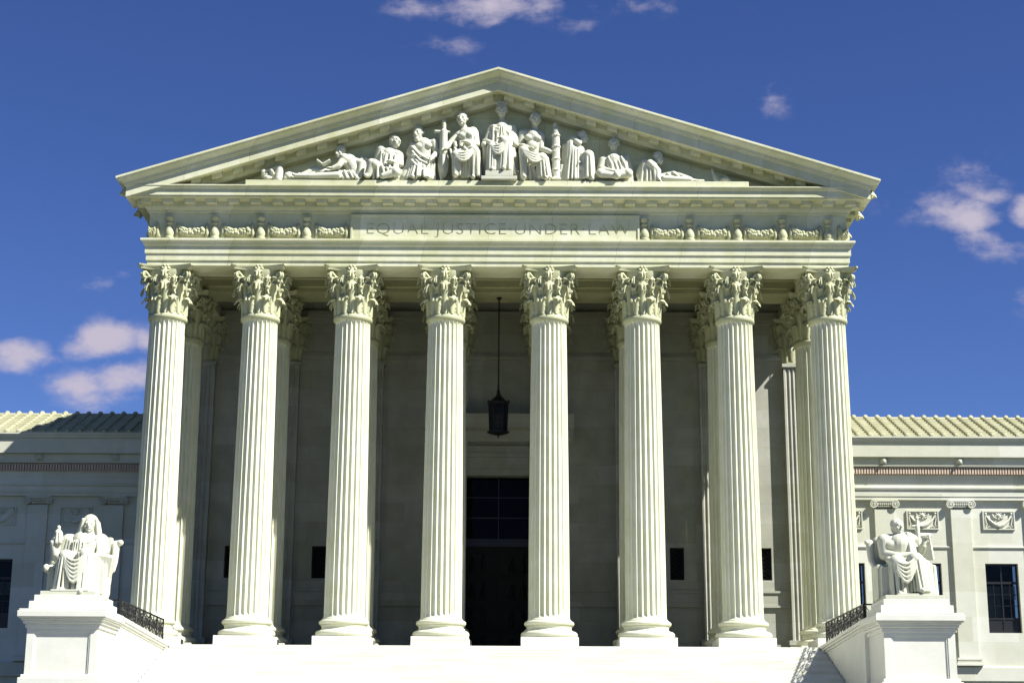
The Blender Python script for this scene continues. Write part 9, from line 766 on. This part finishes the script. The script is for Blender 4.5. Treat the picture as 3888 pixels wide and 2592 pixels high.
('seated_statue',1,'white marble statue of a seated bare-chested man with an upright sword and tablet',[('figure',[('e',-0.265,0.05,2.513,0.175,0.215,0.22,0,0,28),('e',-0.235,-0.007,2.383,0.145,0.15,0.15,0,0,28),('c',-0.168,-0.133,2.518,-0.146,-0.175,2.438,0.022,0.037),('c',-0.262,-0.158,2.538,-0.095,-0.069,2.538,0.03,0.03),('c',-0.209,-0.141,2.363,-0.139,-0.103,2.363,0.025,0.025),('e',-0.193,-0.087,2.288,0.055,0.05,0.045,0,0,28),('e',-0.294,-0.121,2.433,0.05,0.05,0.05,0,0,0),('e',-0.245,-0.149,2.495,0.033,0.025,0.02,0,0,28),('e',-0.436,-0.035,2.475,0.02,0.043,0.06,0,0,28),('e',-0.108,-0.022,2.433,0.05,0.05,0.05,0,0,0),('e',-0.112,-0.078,2.495,0.033,0.025,0.02,0,0,28),('e',-0.1,0.144,2.475,0.02,0.043,0.06,0,0,28),('e',-0.279,0.076,2.563,0.195,0.225,0.2,0,0,28),('c',-0.367,-0.089,2.605,-0.468,0.027,2.513,0.033,0.037),('c',-0.325,-0.085,2.615,-0.426,0.049,2.513,0.033,0.037),('c',-0.284,-0.08,2.624,-0.384,0.072,2.513,0.033,0.037),('c',-0.242,-0.076,2.634,-0.343,0.094,2.513,0.033,0.037),('c',-0.201,-0.071,2.643,-0.301,0.116,2.513,0.033,0.037),('c',-0.174,-0.039,2.634,-0.259,0.139,2.513,0.033,0.037),('c',-0.147,-0.007,2.624,-0.217,0.161,2.513,0.033,0.037),('c',-0.12,0.025,2.615,-0.175,0.183,2.513,0.033,0.037),('c',-0.093,0.057,2.605,-0.133,0.205,2.513,0.033,0.037),('e',-0.33,0.171,2.425,0.125,0.1,0.15,0,0,28),('c',-0.242,0.1,2.277,-0.188,0.15,2.109,0.15,0.19),('c',-0.63,0.15,2.004,0.318,0.15,2.046,0.24,0.24),('c',-0.188,0.15,1.898,-0.196,0.2,1.372,0.42,0.36),('e',-0.458,-0.09,1.867,0.25,0.1,0.15,0,0,0),('e',-0.037,-0.09,1.877,0.25,0.1,0.15,0,0,0),('e',-0.245,-0.08,1.583,0.22,0.12,0.26,0,0,0),('c',-0.385,0.12,1.856,0.036,0.12,1.877,0.3,0.3),('c',-0.701,0.12,2.004,-0.7,0.08,1.541,0.24,0.19),('c',-0.7,0.08,1.541,-0.388,-0.4,1.414,0.19,0.15),('c',-0.388,-0.4,1.414,-0.013,-0.5,1.477,0.15,0.1),('c',0.02,-0.512,1.49,0.137,-0.538,1.483,0.074,0.066),('c',0.046,-0.561,1.488,0.153,-0.579,1.482,0.048,0.04),('c',0.064,-0.479,1.488,0.168,-0.508,1.482,0.048,0.04),('c',0.188,-0.473,1.481,0.255,-0.488,1.46,0.029,0.025),('c',0.255,-0.488,1.46,0.286,-0.495,1.412,0.025,0.02),('c',0.177,-0.523,1.481,0.256,-0.54,1.459,0.029,0.025),('c',0.256,-0.54,1.459,0.292,-0.548,1.403,0.025,0.02),('c',0.167,-0.569,1.481,0.241,-0.586,1.459,0.029,0.025),('c',0.241,-0.586,1.459,0.274,-0.593,1.407,0.025,0.02),('c',0.157,-0.616,1.481,0.213,-0.629,1.46,0.029,0.025),('c',0.213,-0.629,1.46,0.238,-0.634,1.42,0.025,0.02),('c',0.085,-0.441,1.487,0.176,-0.418,1.459,0.034,0.024),('c',0.381,0.15,2.014,0.452,0.1,1.625,0.23,0.17),('c',0.452,0.1,1.625,0.516,-0.15,1.814,0.17,0.11),('c',0.527,-0.192,1.864,0.555,-0.22,1.978,0.074,0.066),('c',0.494,-0.202,1.908,0.526,-0.227,2.009,0.048,0.04),('c',0.576,-0.198,1.889,0.596,-0.224,1.992,0.048,0.04),('c',0.636,-0.225,1.994,0.652,-0.263,2.055,0.029,0.025),('c',0.652,-0.263,2.055,0.658,-0.323,2.067,0.025,0.02),('c',0.587,-0.227,2.006,0.606,-0.268,2.078,0.029,0.025),('c',0.606,-0.268,2.078,0.613,-0.339,2.093,0.025,0.02),('c',0.54,-0.229,2.017,0.558,-0.269,2.084,0.029,0.025),('c',0.558,-0.269,2.084,0.565,-0.336,2.098,0.025,0.02),('c',0.494,-0.232,2.028,0.507,-0.267,2.078,0.029,0.025),('c',0.507,-0.267,2.078,0.512,-0.318,2.089,0.025,0.02),('c',0.62,-0.199,1.89,0.68,-0.241,1.955,0.034,0.024),('c',0.006,0.033,2.256,0.021,-0.117,1.867,0.049,0.051),('c',0.021,-0.117,1.867,0.037,-0.267,1.477,0.051,0.052),('c',0.048,-0.052,2.244,0.066,-0.191,1.863,0.059,0.055),('c',0.066,-0.191,1.863,0.083,-0.331,1.482,0.055,0.052),('c',0.091,0.033,2.231,0.109,-0.096,1.859,0.042,0.055),('c',0.109,-0.096,1.859,0.128,-0.224,1.486,0.055,0.067),('c',0.133,-0.052,2.218,0.153,-0.17,1.855,0.062,0.056),('c',0.153,-0.17,1.855,0.174,-0.288,1.491,0.056,0.05),('c',0.175,0.033,2.206,0.188,-0.078,1.85,0.048,0.051),('c',0.188,-0.078,1.85,0.202,-0.19,1.494,0.051,0.054),('c',0.217,-0.052,2.193,0.231,-0.154,1.846,0.044,0.042),('c',0.231,-0.154,1.846,0.245,-0.255,1.498,0.042,0.04),('c',0.242,0.136,2.151,0.238,0.036,1.835,0.054,0.058),('c',0.238,0.036,1.835,0.234,-0.064,1.519,0.058,0.061),('c',0.284,0.043,2.123,0.296,-0.03,1.814,0.064,0.062),('c',0.296,-0.03,1.814,0.307,-0.104,1.504,0.062,0.061),('c',0.326,0.136,2.095,0.353,0.089,1.792,0.046,0.062),('c',0.353,0.089,1.792,0.379,0.042,1.49,0.062,0.079),('c',0.368,0.043,2.067,0.404,0.018,1.772,0.067,0.063),('c',0.404,0.018,1.772,0.44,-0.007,1.477,0.063,0.059),('c',-0.348,0.1,1.267,-0.468,-0.55,1.225,0.31,0.25),('c',0.031,0.1,1.267,0.13,-0.6,1.309,0.31,0.25),('c',-0.468,-0.55,1.225,-0.403,-0.5,0.362,0.23,0.16),('c',0.13,-0.6,1.309,0.246,-0.6,0.446,0.24,0.17),('c',-0.392,-0.5,0.214,-0.451,-0.82,0.172,0.12,0.08),('c',0.277,-0.6,0.341,0.266,-0.9,0.277,0.12,0.08),('c',-0.697,-0.438,1.205,-0.683,-0.417,0.699,0.04,0.041),('c',-0.683,-0.417,0.699,-0.669,-0.396,0.193,0.041,0.043),('c',-0.71,-0.526,1.206,-0.696,-0.514,0.699,0.03,0.041),('c',-0.696,-0.514,0.699,-0.681,-0.501,0.193,0.041,0.053),('c',-0.692,-0.613,1.163,-0.673,-0.609,0.678,0.028,0.043),('c',-0.673,-0.609,0.678,-0.654,-0.604,0.193,0.043,0.058),('c',-0.65,-0.683,1.218,-0.635,-0.671,0.705,0.035,0.037),('c',-0.635,-0.671,0.705,-0.621,-0.658,0.193,0.037,0.04),('c',-0.579,-0.74,1.166,-0.549,-0.74,0.68,0.035,0.037),('c',-0.549,-0.74,0.68,-0.52,-0.74,0.193,0.037,0.039),('c',-0.509,-0.765,1.17,-0.491,-0.762,0.681,0.04,0.043),('c',-0.491,-0.762,0.681,-0.472,-0.759,0.193,0.043,0.046),('c',-0.399,-0.762,1.202,-0.361,-0.762,0.697,0.038,0.046),('c',-0.361,-0.762,0.697,-0.324,-0.762,0.193,0.046,0.053),('c',-0.355,-0.747,1.204,-0.309,-0.743,0.699,0.028,0.033),('c',-0.309,-0.743,0.699,-0.264,-0.74,0.193,0.033,0.038),('c',-0.265,-0.676,1.169,-0.214,-0.668,0.681,0.032,0.037),('c',-0.214,-0.668,0.681,-0.164,-0.66,0.193,0.037,0.041),('c',-0.226,-0.606,1.161,-0.172,-0.593,0.677,0.038,0.038),('c',-0.172,-0.593,0.677,-0.119,-0.579,0.193,0.038,0.038),('c',-0.212,-0.545,1.212,-0.16,-0.542,0.703,0.027,0.038),('c',-0.16,-0.542,0.703,-0.107,-0.538,0.193,0.038,0.049),('c',-0.216,-0.47,1.208,-0.161,-0.447,0.701,0.033,0.04),('c',-0.161,-0.447,0.701,-0.107,-0.423,0.193,0.04,0.047),('c',-0.104,-0.522,1.286,-0.069,-0.503,0.782,0.027,0.044),('c',-0.069,-0.503,0.782,-0.034,-0.483,0.277,0.044,0.06),('c',-0.108,-0.566,1.281,-0.077,-0.578,0.779,0.038,0.049),('c',-0.077,-0.578,0.779,-0.046,-0.589,0.277,0.049,0.061),('c',-0.093,-0.657,1.283,-0.062,-0.661,0.78,0.029,0.036),('c',-0.062,-0.661,0.78,-0.031,-0.665,0.277,0.036,0.043),('c',-0.051,-0.729,1.297,-0.007,-0.753,0.787,0.037,0.039),('c',-0.007,-0.753,0.787,0.037,-0.778,0.277,0.039,0.042),('c',0.037,-0.797,1.245,0.083,-0.82,0.761,0.032,0.039),('c',0.083,-0.82,0.761,0.129,-0.843,0.277,0.039,0.046),('c',0.083,-0.813,1.256,0.135,-0.838,0.767,0.034,0.046),('c',0.135,-0.838,0.767,0.187,-0.862,0.277,0.046,0.059),('c',0.189,-0.815,1.296,0.247,-0.841,0.787,0.04,0.044),('c',0.247,-0.841,0.787,0.305,-0.866,0.277,0.044,0.048),('c',0.278,-0.78,1.238,0.334,-0.808,0.758,0.027,0.043),('c',0.334,-0.808,0.758,0.391,-0.837,0.277,0.043,0.059),('c',0.332,-0.732,1.25,0.412,-0.742,0.764,0.033,0.045),('c',0.412,-0.742,0.764,0.491,-0.753,0.277,0.045,0.058),('c',0.365,-0.683,1.231,0.437,-0.704,0.754,0.032,0.044),('c',0.437,-0.704,0.754,0.509,-0.726,0.277,0.044,0.057),('c',0.391,-0.584,1.267,0.472,-0.589,0.772,0.028,0.044),('c',0.472,-0.589,0.772,0.552,-0.593,0.277,0.044,0.059),('c',0.384,-0.509,1.252,0.466,-0.512,0.765,0.038,0.041),('c',0.466,-0.512,0.765,0.548,-0.514,0.277,0.041,0.044),('c',-0.521,-0.76,1.246,-0.422,-0.797,1.181,0.032,0.043),('c',-0.422,-0.797,1.181,-0.324,-0.825,1.137,0.043,0.051),('c',-0.324,-0.825,1.137,-0.226,-0.84,1.13,0.051,0.054),('c',-0.226,-0.84,1.13,-0.127,-0.839,1.166,0.054,0.051),('c',-0.127,-0.839,1.166,-0.029,-0.823,1.237,0.051,0.043),('c',-0.029,-0.823,1.237,0.069,-0.8,1.33,0.043,0.032),('c',-0.521,-0.77,1.174,-0.422,-0.807,1.073,0.032,0.043),('c',-0.422,-0.807,1.073,-0.324,-0.835,1.002,0.043,0.051),('c',-0.324,-0.835,1.002,-0.226,-0.85,0.985,0.051,0.054),('c',-0.226,-0.85,0.985,-0.127,-0.849,1.03,0.054,0.051),('c',-0.127,-0.849,1.03,-0.029,-0.833,1.129,0.051,0.043),('c',-0.029,-0.833,1.129,0.069,-0.81,1.258,0.043,0.032),('c',-0.521,-0.78,1.102,-0.422,-0.817,0.964,0.032,0.043),('c',-0.422,-0.817,0.964,-0.324,-0.845,0.867,0.043,0.051),('c',-0.324,-0.845,0.867,-0.226,-0.86,0.84,0.051,0.054),('c',-0.226,-0.86,0.84,-0.127,-0.859,0.895,0.054,0.051),('c',-0.127,-0.859,0.895,-0.029,-0.843,1.02,0.051,0.043),('c',-0.029,-0.843,1.02,0.069,-0.82,1.186,0.043,0.032),('c',-0.521,-0.79,1.03,-0.422,-0.827,0.855,0.032,0.043),('c',-0.422,-0.827,0.855,-0.324,-0.855,0.731,0.043,0.051),('c',-0.324,-0.855,0.731,-0.226,-0.87,0.695,0.051,0.054),('c',-0.226,-0.87,0.695,-0.127,-0.869,0.76,0.054,0.051),('c',-0.127,-0.869,0.76,-0.029,-0.853,0.912,0.051,0.043),('c',-0.029,-0.853,0.912,0.069,-0.83,1.114,0.043,0.032),('c',-0.521,-0.8,0.958,-0.422,-0.837,0.747,0.032,0.043),('c',-0.422,-0.837,0.747,-0.324,-0.865,0.596,0.043,0.051),('c',-0.324,-0.865,0.596,-0.226,-0.88,0.55,0.051,0.054),('c',-0.226,-0.88,0.55,-0.127,-0.879,0.624,0.054,0.051),('c',-0.127,-0.879,0.624,-0.029,-0.863,0.803,0.051,0.043),('c',-0.029,-0.863,0.803,0.069,-0.84,1.042,0.043,0.032),('c',-0.666,-0.464,1.288,-0.633,-0.414,0.73,0.054,0.062),('c',-0.633,-0.414,0.73,-0.599,-0.364,0.172,0.062,0.07),('c',-0.617,-0.569,1.291,-0.579,-0.513,0.731,0.064,0.067),('c',-0.579,-0.513,0.731,-0.542,-0.457,0.172,0.067,0.069),('c',-0.567,-0.489,1.293,-0.527,-0.427,0.733,0.046,0.068),('c',-0.527,-0.427,0.733,-0.486,-0.364,0.172,0.068,0.09),('c',-0.518,-0.595,1.296,-0.474,-0.526,0.734,0.067,0.067),('c',-0.474,-0.526,0.734,-0.43,-0.457,0.172,0.067,0.067),('c',-0.468,-0.514,1.298,-0.432,-0.439,0.735,0.052,0.062),('c',-0.432,-0.439,0.735,-0.396,-0.364,0.172,0.062,0.072),('c',-0.419,-0.619,1.301,-0.381,-0.538,0.737,0.048,0.05),('c',-0.381,-0.538,0.737,-0.343,-0.457,0.172,0.05,0.053),('c',-0.369,-0.539,1.304,-0.321,-0.452,0.738,0.069,0.078),('c',-0.321,-0.452,0.738,-0.274,-0.364,0.172,0.078,0.086),('c',-0.32,-0.645,1.306,-0.28,-0.551,0.739,0.067,0.068),('c',-0.28,-0.551,0.739,-0.241,-0.457,0.172,0.068,0.069),('c',-0.27,-0.564,1.309,-0.224,-0.464,0.741,0.065,0.076),('c',-0.224,-0.464,0.741,-0.178,-0.364,0.172,0.076,0.086),('c',-0.059,-0.564,1.351,-0.013,-0.464,0.783,0.054,0.064),('c',-0.013,-0.464,0.783,0.033,-0.364,0.214,0.064,0.074),('c',-0.004,-0.645,1.348,0.047,-0.551,0.784,0.064,0.069),('c',0.047,-0.551,0.784,0.098,-0.457,0.22,0.069,0.074),('c',0.052,-0.539,1.346,0.107,-0.452,0.786,0.046,0.071),('c',0.107,-0.452,0.786,0.162,-0.364,0.225,0.071,0.095),('c',0.108,-0.619,1.343,0.167,-0.538,0.787,0.067,0.069),('c',0.167,-0.538,0.787,0.227,-0.457,0.231,0.069,0.071),('c',0.164,-0.514,1.341,0.215,-0.439,0.787,0.052,0.064),('c',0.215,-0.439,0.787,0.266,-0.364,0.234,0.064,0.076),('c',0.219,-0.595,1.338,0.273,-0.526,0.789,0.048,0.052),('c',0.273,-0.526,0.789,0.327,-0.457,0.24,0.052,0.056),('c',0.275,-0.489,1.335,0.341,-0.427,0.791,0.069,0.08),('c',0.341,-0.427,0.791,0.407,-0.364,0.247,0.08,0.092),('c',0.331,-0.569,1.333,0.387,-0.513,0.791,0.067,0.07),('c',0.387,-0.513,0.791,0.444,-0.457,0.25,0.07,0.073),('c',0.387,-0.464,1.33,0.452,-0.414,0.793,0.065,0.078),('c',0.452,-0.414,0.793,0.517,-0.364,0.256,0.078,0.091),('c',-0.317,-0.414,1.309,-0.25,-0.314,0.762,0.054,0.066),('c',-0.25,-0.314,0.762,-0.182,-0.214,0.214,0.066,0.079),('c',-0.263,-0.515,1.312,-0.196,-0.411,0.761,0.064,0.071),('c',-0.196,-0.411,0.761,-0.13,-0.307,0.21,0.071,0.078),('c',-0.209,-0.431,1.316,-0.143,-0.322,0.761,0.046,0.073),('c',-0.143,-0.322,0.761,-0.078,-0.214,0.207,0.073,0.101),('c',-0.155,-0.532,1.319,-0.09,-0.419,0.761,0.067,0.071),('c',-0.09,-0.419,0.761,-0.025,-0.307,0.203,0.071,0.076),('c',-0.1,-0.447,1.323,-0.047,-0.331,0.762,0.052,0.066),('c',-0.047,-0.331,0.762,0.007,-0.214,0.201,0.066,0.081),('c',-0.046,-0.549,1.326,0.005,-0.428,0.762,0.048,0.054),('c',0.005,-0.428,0.762,0.056,-0.307,0.197,0.054,0.059),('c',0.008,-0.464,1.33,0.06,-0.339,0.762,0.069,0.083),('c',0.06,-0.339,0.762,0.112,-0.214,0.193,0.083,0.097),('c',-0.658,-0.3,1.33,-0.247,-0.445,1.281,0.12,0.12),('c',-0.247,-0.445,1.281,0.164,-0.55,1.351,0.12,0.12),('c',-0.647,-0.367,1.309,-0.21,-0.437,1.277,0.12,0.12),('c',-0.21,-0.437,1.277,0.226,-0.467,1.365,0.12,0.12),('c',-0.635,-0.433,1.288,-0.173,-0.428,1.274,0.12,0.12),('c',-0.173,-0.428,1.274,0.289,-0.383,1.379,0.12,0.12),('c',-0.624,-0.5,1.267,-0.136,-0.42,1.27,0.12,0.12),('c',-0.136,-0.42,1.27,0.352,-0.3,1.393,0.12,0.12),('c',-0.636,-0.514,1.309,-0.291,-0.564,1.213,0.054,0.053),('c',-0.291,-0.564,1.213,0.054,-0.614,1.288,0.053,0.052),('c',-0.613,-0.624,1.274,-0.254,-0.656,1.183,0.064,0.058),('c',-0.254,-0.656,1.183,0.104,-0.689,1.235,0.058,0.052),('c',-0.589,-0.547,1.239,-0.218,-0.563,1.098,0.046,0.057),('c',-0.218,-0.563,1.098,0.152,-0.579,1.184,0.057,0.067),('c',-0.565,-0.657,1.204,-0.186,-0.657,1.07,0.067,0.059),('c',-0.186,-0.657,1.07,0.193,-0.657,1.141,0.059,0.05),('c',0.416,-0.255,1.351,0.435,-0.305,0.793,0.067,0.077),('c',0.435,-0.305,0.793,0.454,-0.355,0.235,0.077,0.087),('c',0.481,-0.314,1.321,0.501,-0.362,0.778,0.08,0.083),('c',0.501,-0.362,0.778,0.521,-0.41,0.235,0.083,0.087),('c',0.546,-0.141,1.291,0.567,-0.187,0.763,0.057,0.085),('c',0.567,-0.187,0.763,0.587,-0.233,0.235,0.085,0.112),('c',0.612,-0.2,1.261,0.633,-0.244,0.748,0.084,0.084),('c',0.633,-0.244,0.748,0.654,-0.288,0.235,0.084,0.084),('c',0.677,-0.026,1.231,0.686,-0.081,0.733,0.065,0.077),('c',0.686,-0.081,0.733,0.694,-0.135,0.235,0.077,0.09),('c',0.743,-0.086,1.201,0.75,-0.14,0.718,0.06,0.063),('c',0.75,-0.14,0.718,0.757,-0.194,0.235,0.063,0.066),('c',0.808,0.088,1.171,0.824,0.043,0.703,0.086,0.097),('c',0.824,0.043,0.703,0.839,-0.002,0.235,0.097,0.108),('c',0.873,0.029,1.141,0.876,-0.027,0.688,0.084,0.085),('c',0.876,-0.027,0.688,0.878,-0.083,0.235,0.085,0.086),('c',-0.853,0.148,1.056,-0.901,0.123,0.614,0.072,0.084),('c',-0.901,0.123,0.614,-0.95,0.098,0.172,0.084,0.096),('c',-0.816,-0.026,1.084,-0.853,-0.057,0.628,0.085,0.09),('c',-0.853,-0.057,0.628,-0.89,-0.089,0.172,0.09,0.095),('c',-0.78,0.048,1.112,-0.805,0.011,0.642,0.061,0.092),('c',-0.805,0.011,0.642,-0.831,-0.027,0.172,0.092,0.123),('c',-0.743,-0.126,1.141,-0.757,-0.17,0.656,0.09,0.091),('c',-0.757,-0.17,0.656,-0.771,-0.213,0.172,0.091,0.092),('c',-0.706,-0.052,1.169,-0.721,-0.089,0.67,0.07,0.084),('c',-0.721,-0.089,0.67,-0.735,-0.127,0.172,0.084,0.099),('c',-0.67,-0.226,1.197,-0.675,-0.268,0.684,0.064,0.068),('c',-0.675,-0.268,0.684,-0.679,-0.31,0.172,0.068,0.073),('c',-0.633,-0.152,1.225,-0.625,-0.202,0.698,0.092,0.105),('c',-0.625,-0.202,0.698,-0.616,-0.252,0.172,0.105,0.119)]),('chair',[('b',-0.184,0.25,0.635,0.85,0.45,0.56,0,0,0),('b',-0.176,0.62,1.204,0.75,0.12,0.98,0,0,0),('c',-1.086,0.6,1.983,-1.069,0.5,1.414,0.14,0.11),('c',-1.183,0.55,2.014,-0.939,0.68,2.004,0.09,0.09),('c',-1.048,0.5,1.372,-0.887,0.3,1.014,0.11,0.13),('b',-0.811,0.1,0.593,0.14,0.5,0.52,0,0,0),('b',0.41,0.1,0.593,0.14,0.5,0.5,0,0,0)]),('tablet',[('b',0.629,0.05,1.772,0.22,0.08,0.42,8,-6,-20),('c',0.469,0.05,2.192,0.789,0.05,2.192,0.085,0.085),('b',0.829,0.1,1.672,0.07,0.1,0.28,8,-6,-20)]),('sword',[('c',0.396,0.0,2.719,0.396,0.0,2.53,0.05,0.05),('e',0.396,0.0,2.751,0.065,0.065,0.07,0,0,0),('c',0.238,0.0,2.488,0.554,0.0,2.509,0.045,0.04),('c',0.396,0.0,2.488,0.427,0.0,1.267,0.075,0.085)]),('statue_plinth',[('b',-0.02,-0.08,0.065,0.95,0.84,0.065,0,0,0),('b',0.05,-0.55,0.15,0.62,0.36,0.03,0,0,0)])]),
]
for (nm, x, lab, cat, parts) in PEDIMENT:
    root = empty(nm, (x, -1.02, 18.50), lab, cat, "carved figures in the pediment")
    for (pn, pr) in parts:
        if pn == 'statue_base': sharp(pn, pr, M_STATUE, root)
        elif len(parts) == 1 and cat != 'statue': clay('carving' if pn == 'figure' else pn, pr, M_STATUE, root, .026, 2)
        else: clay(pn, pr, M_STATUE, root, .019, 1)
for (nm, sgn, lab, parts) in STATUES:
    root = empty(nm, (sgn * PCX, -10.1, .84), lab, 'statue', "seated statues flanking the stairs")
    for (pn, pr) in parts:
        if pn == 'statue_plinth': sharp(pn, pr, M_STATUE, root)
        else: clay(pn, pr, M_STATUE, root, .014 if pn != 'chair' else .022, 1)
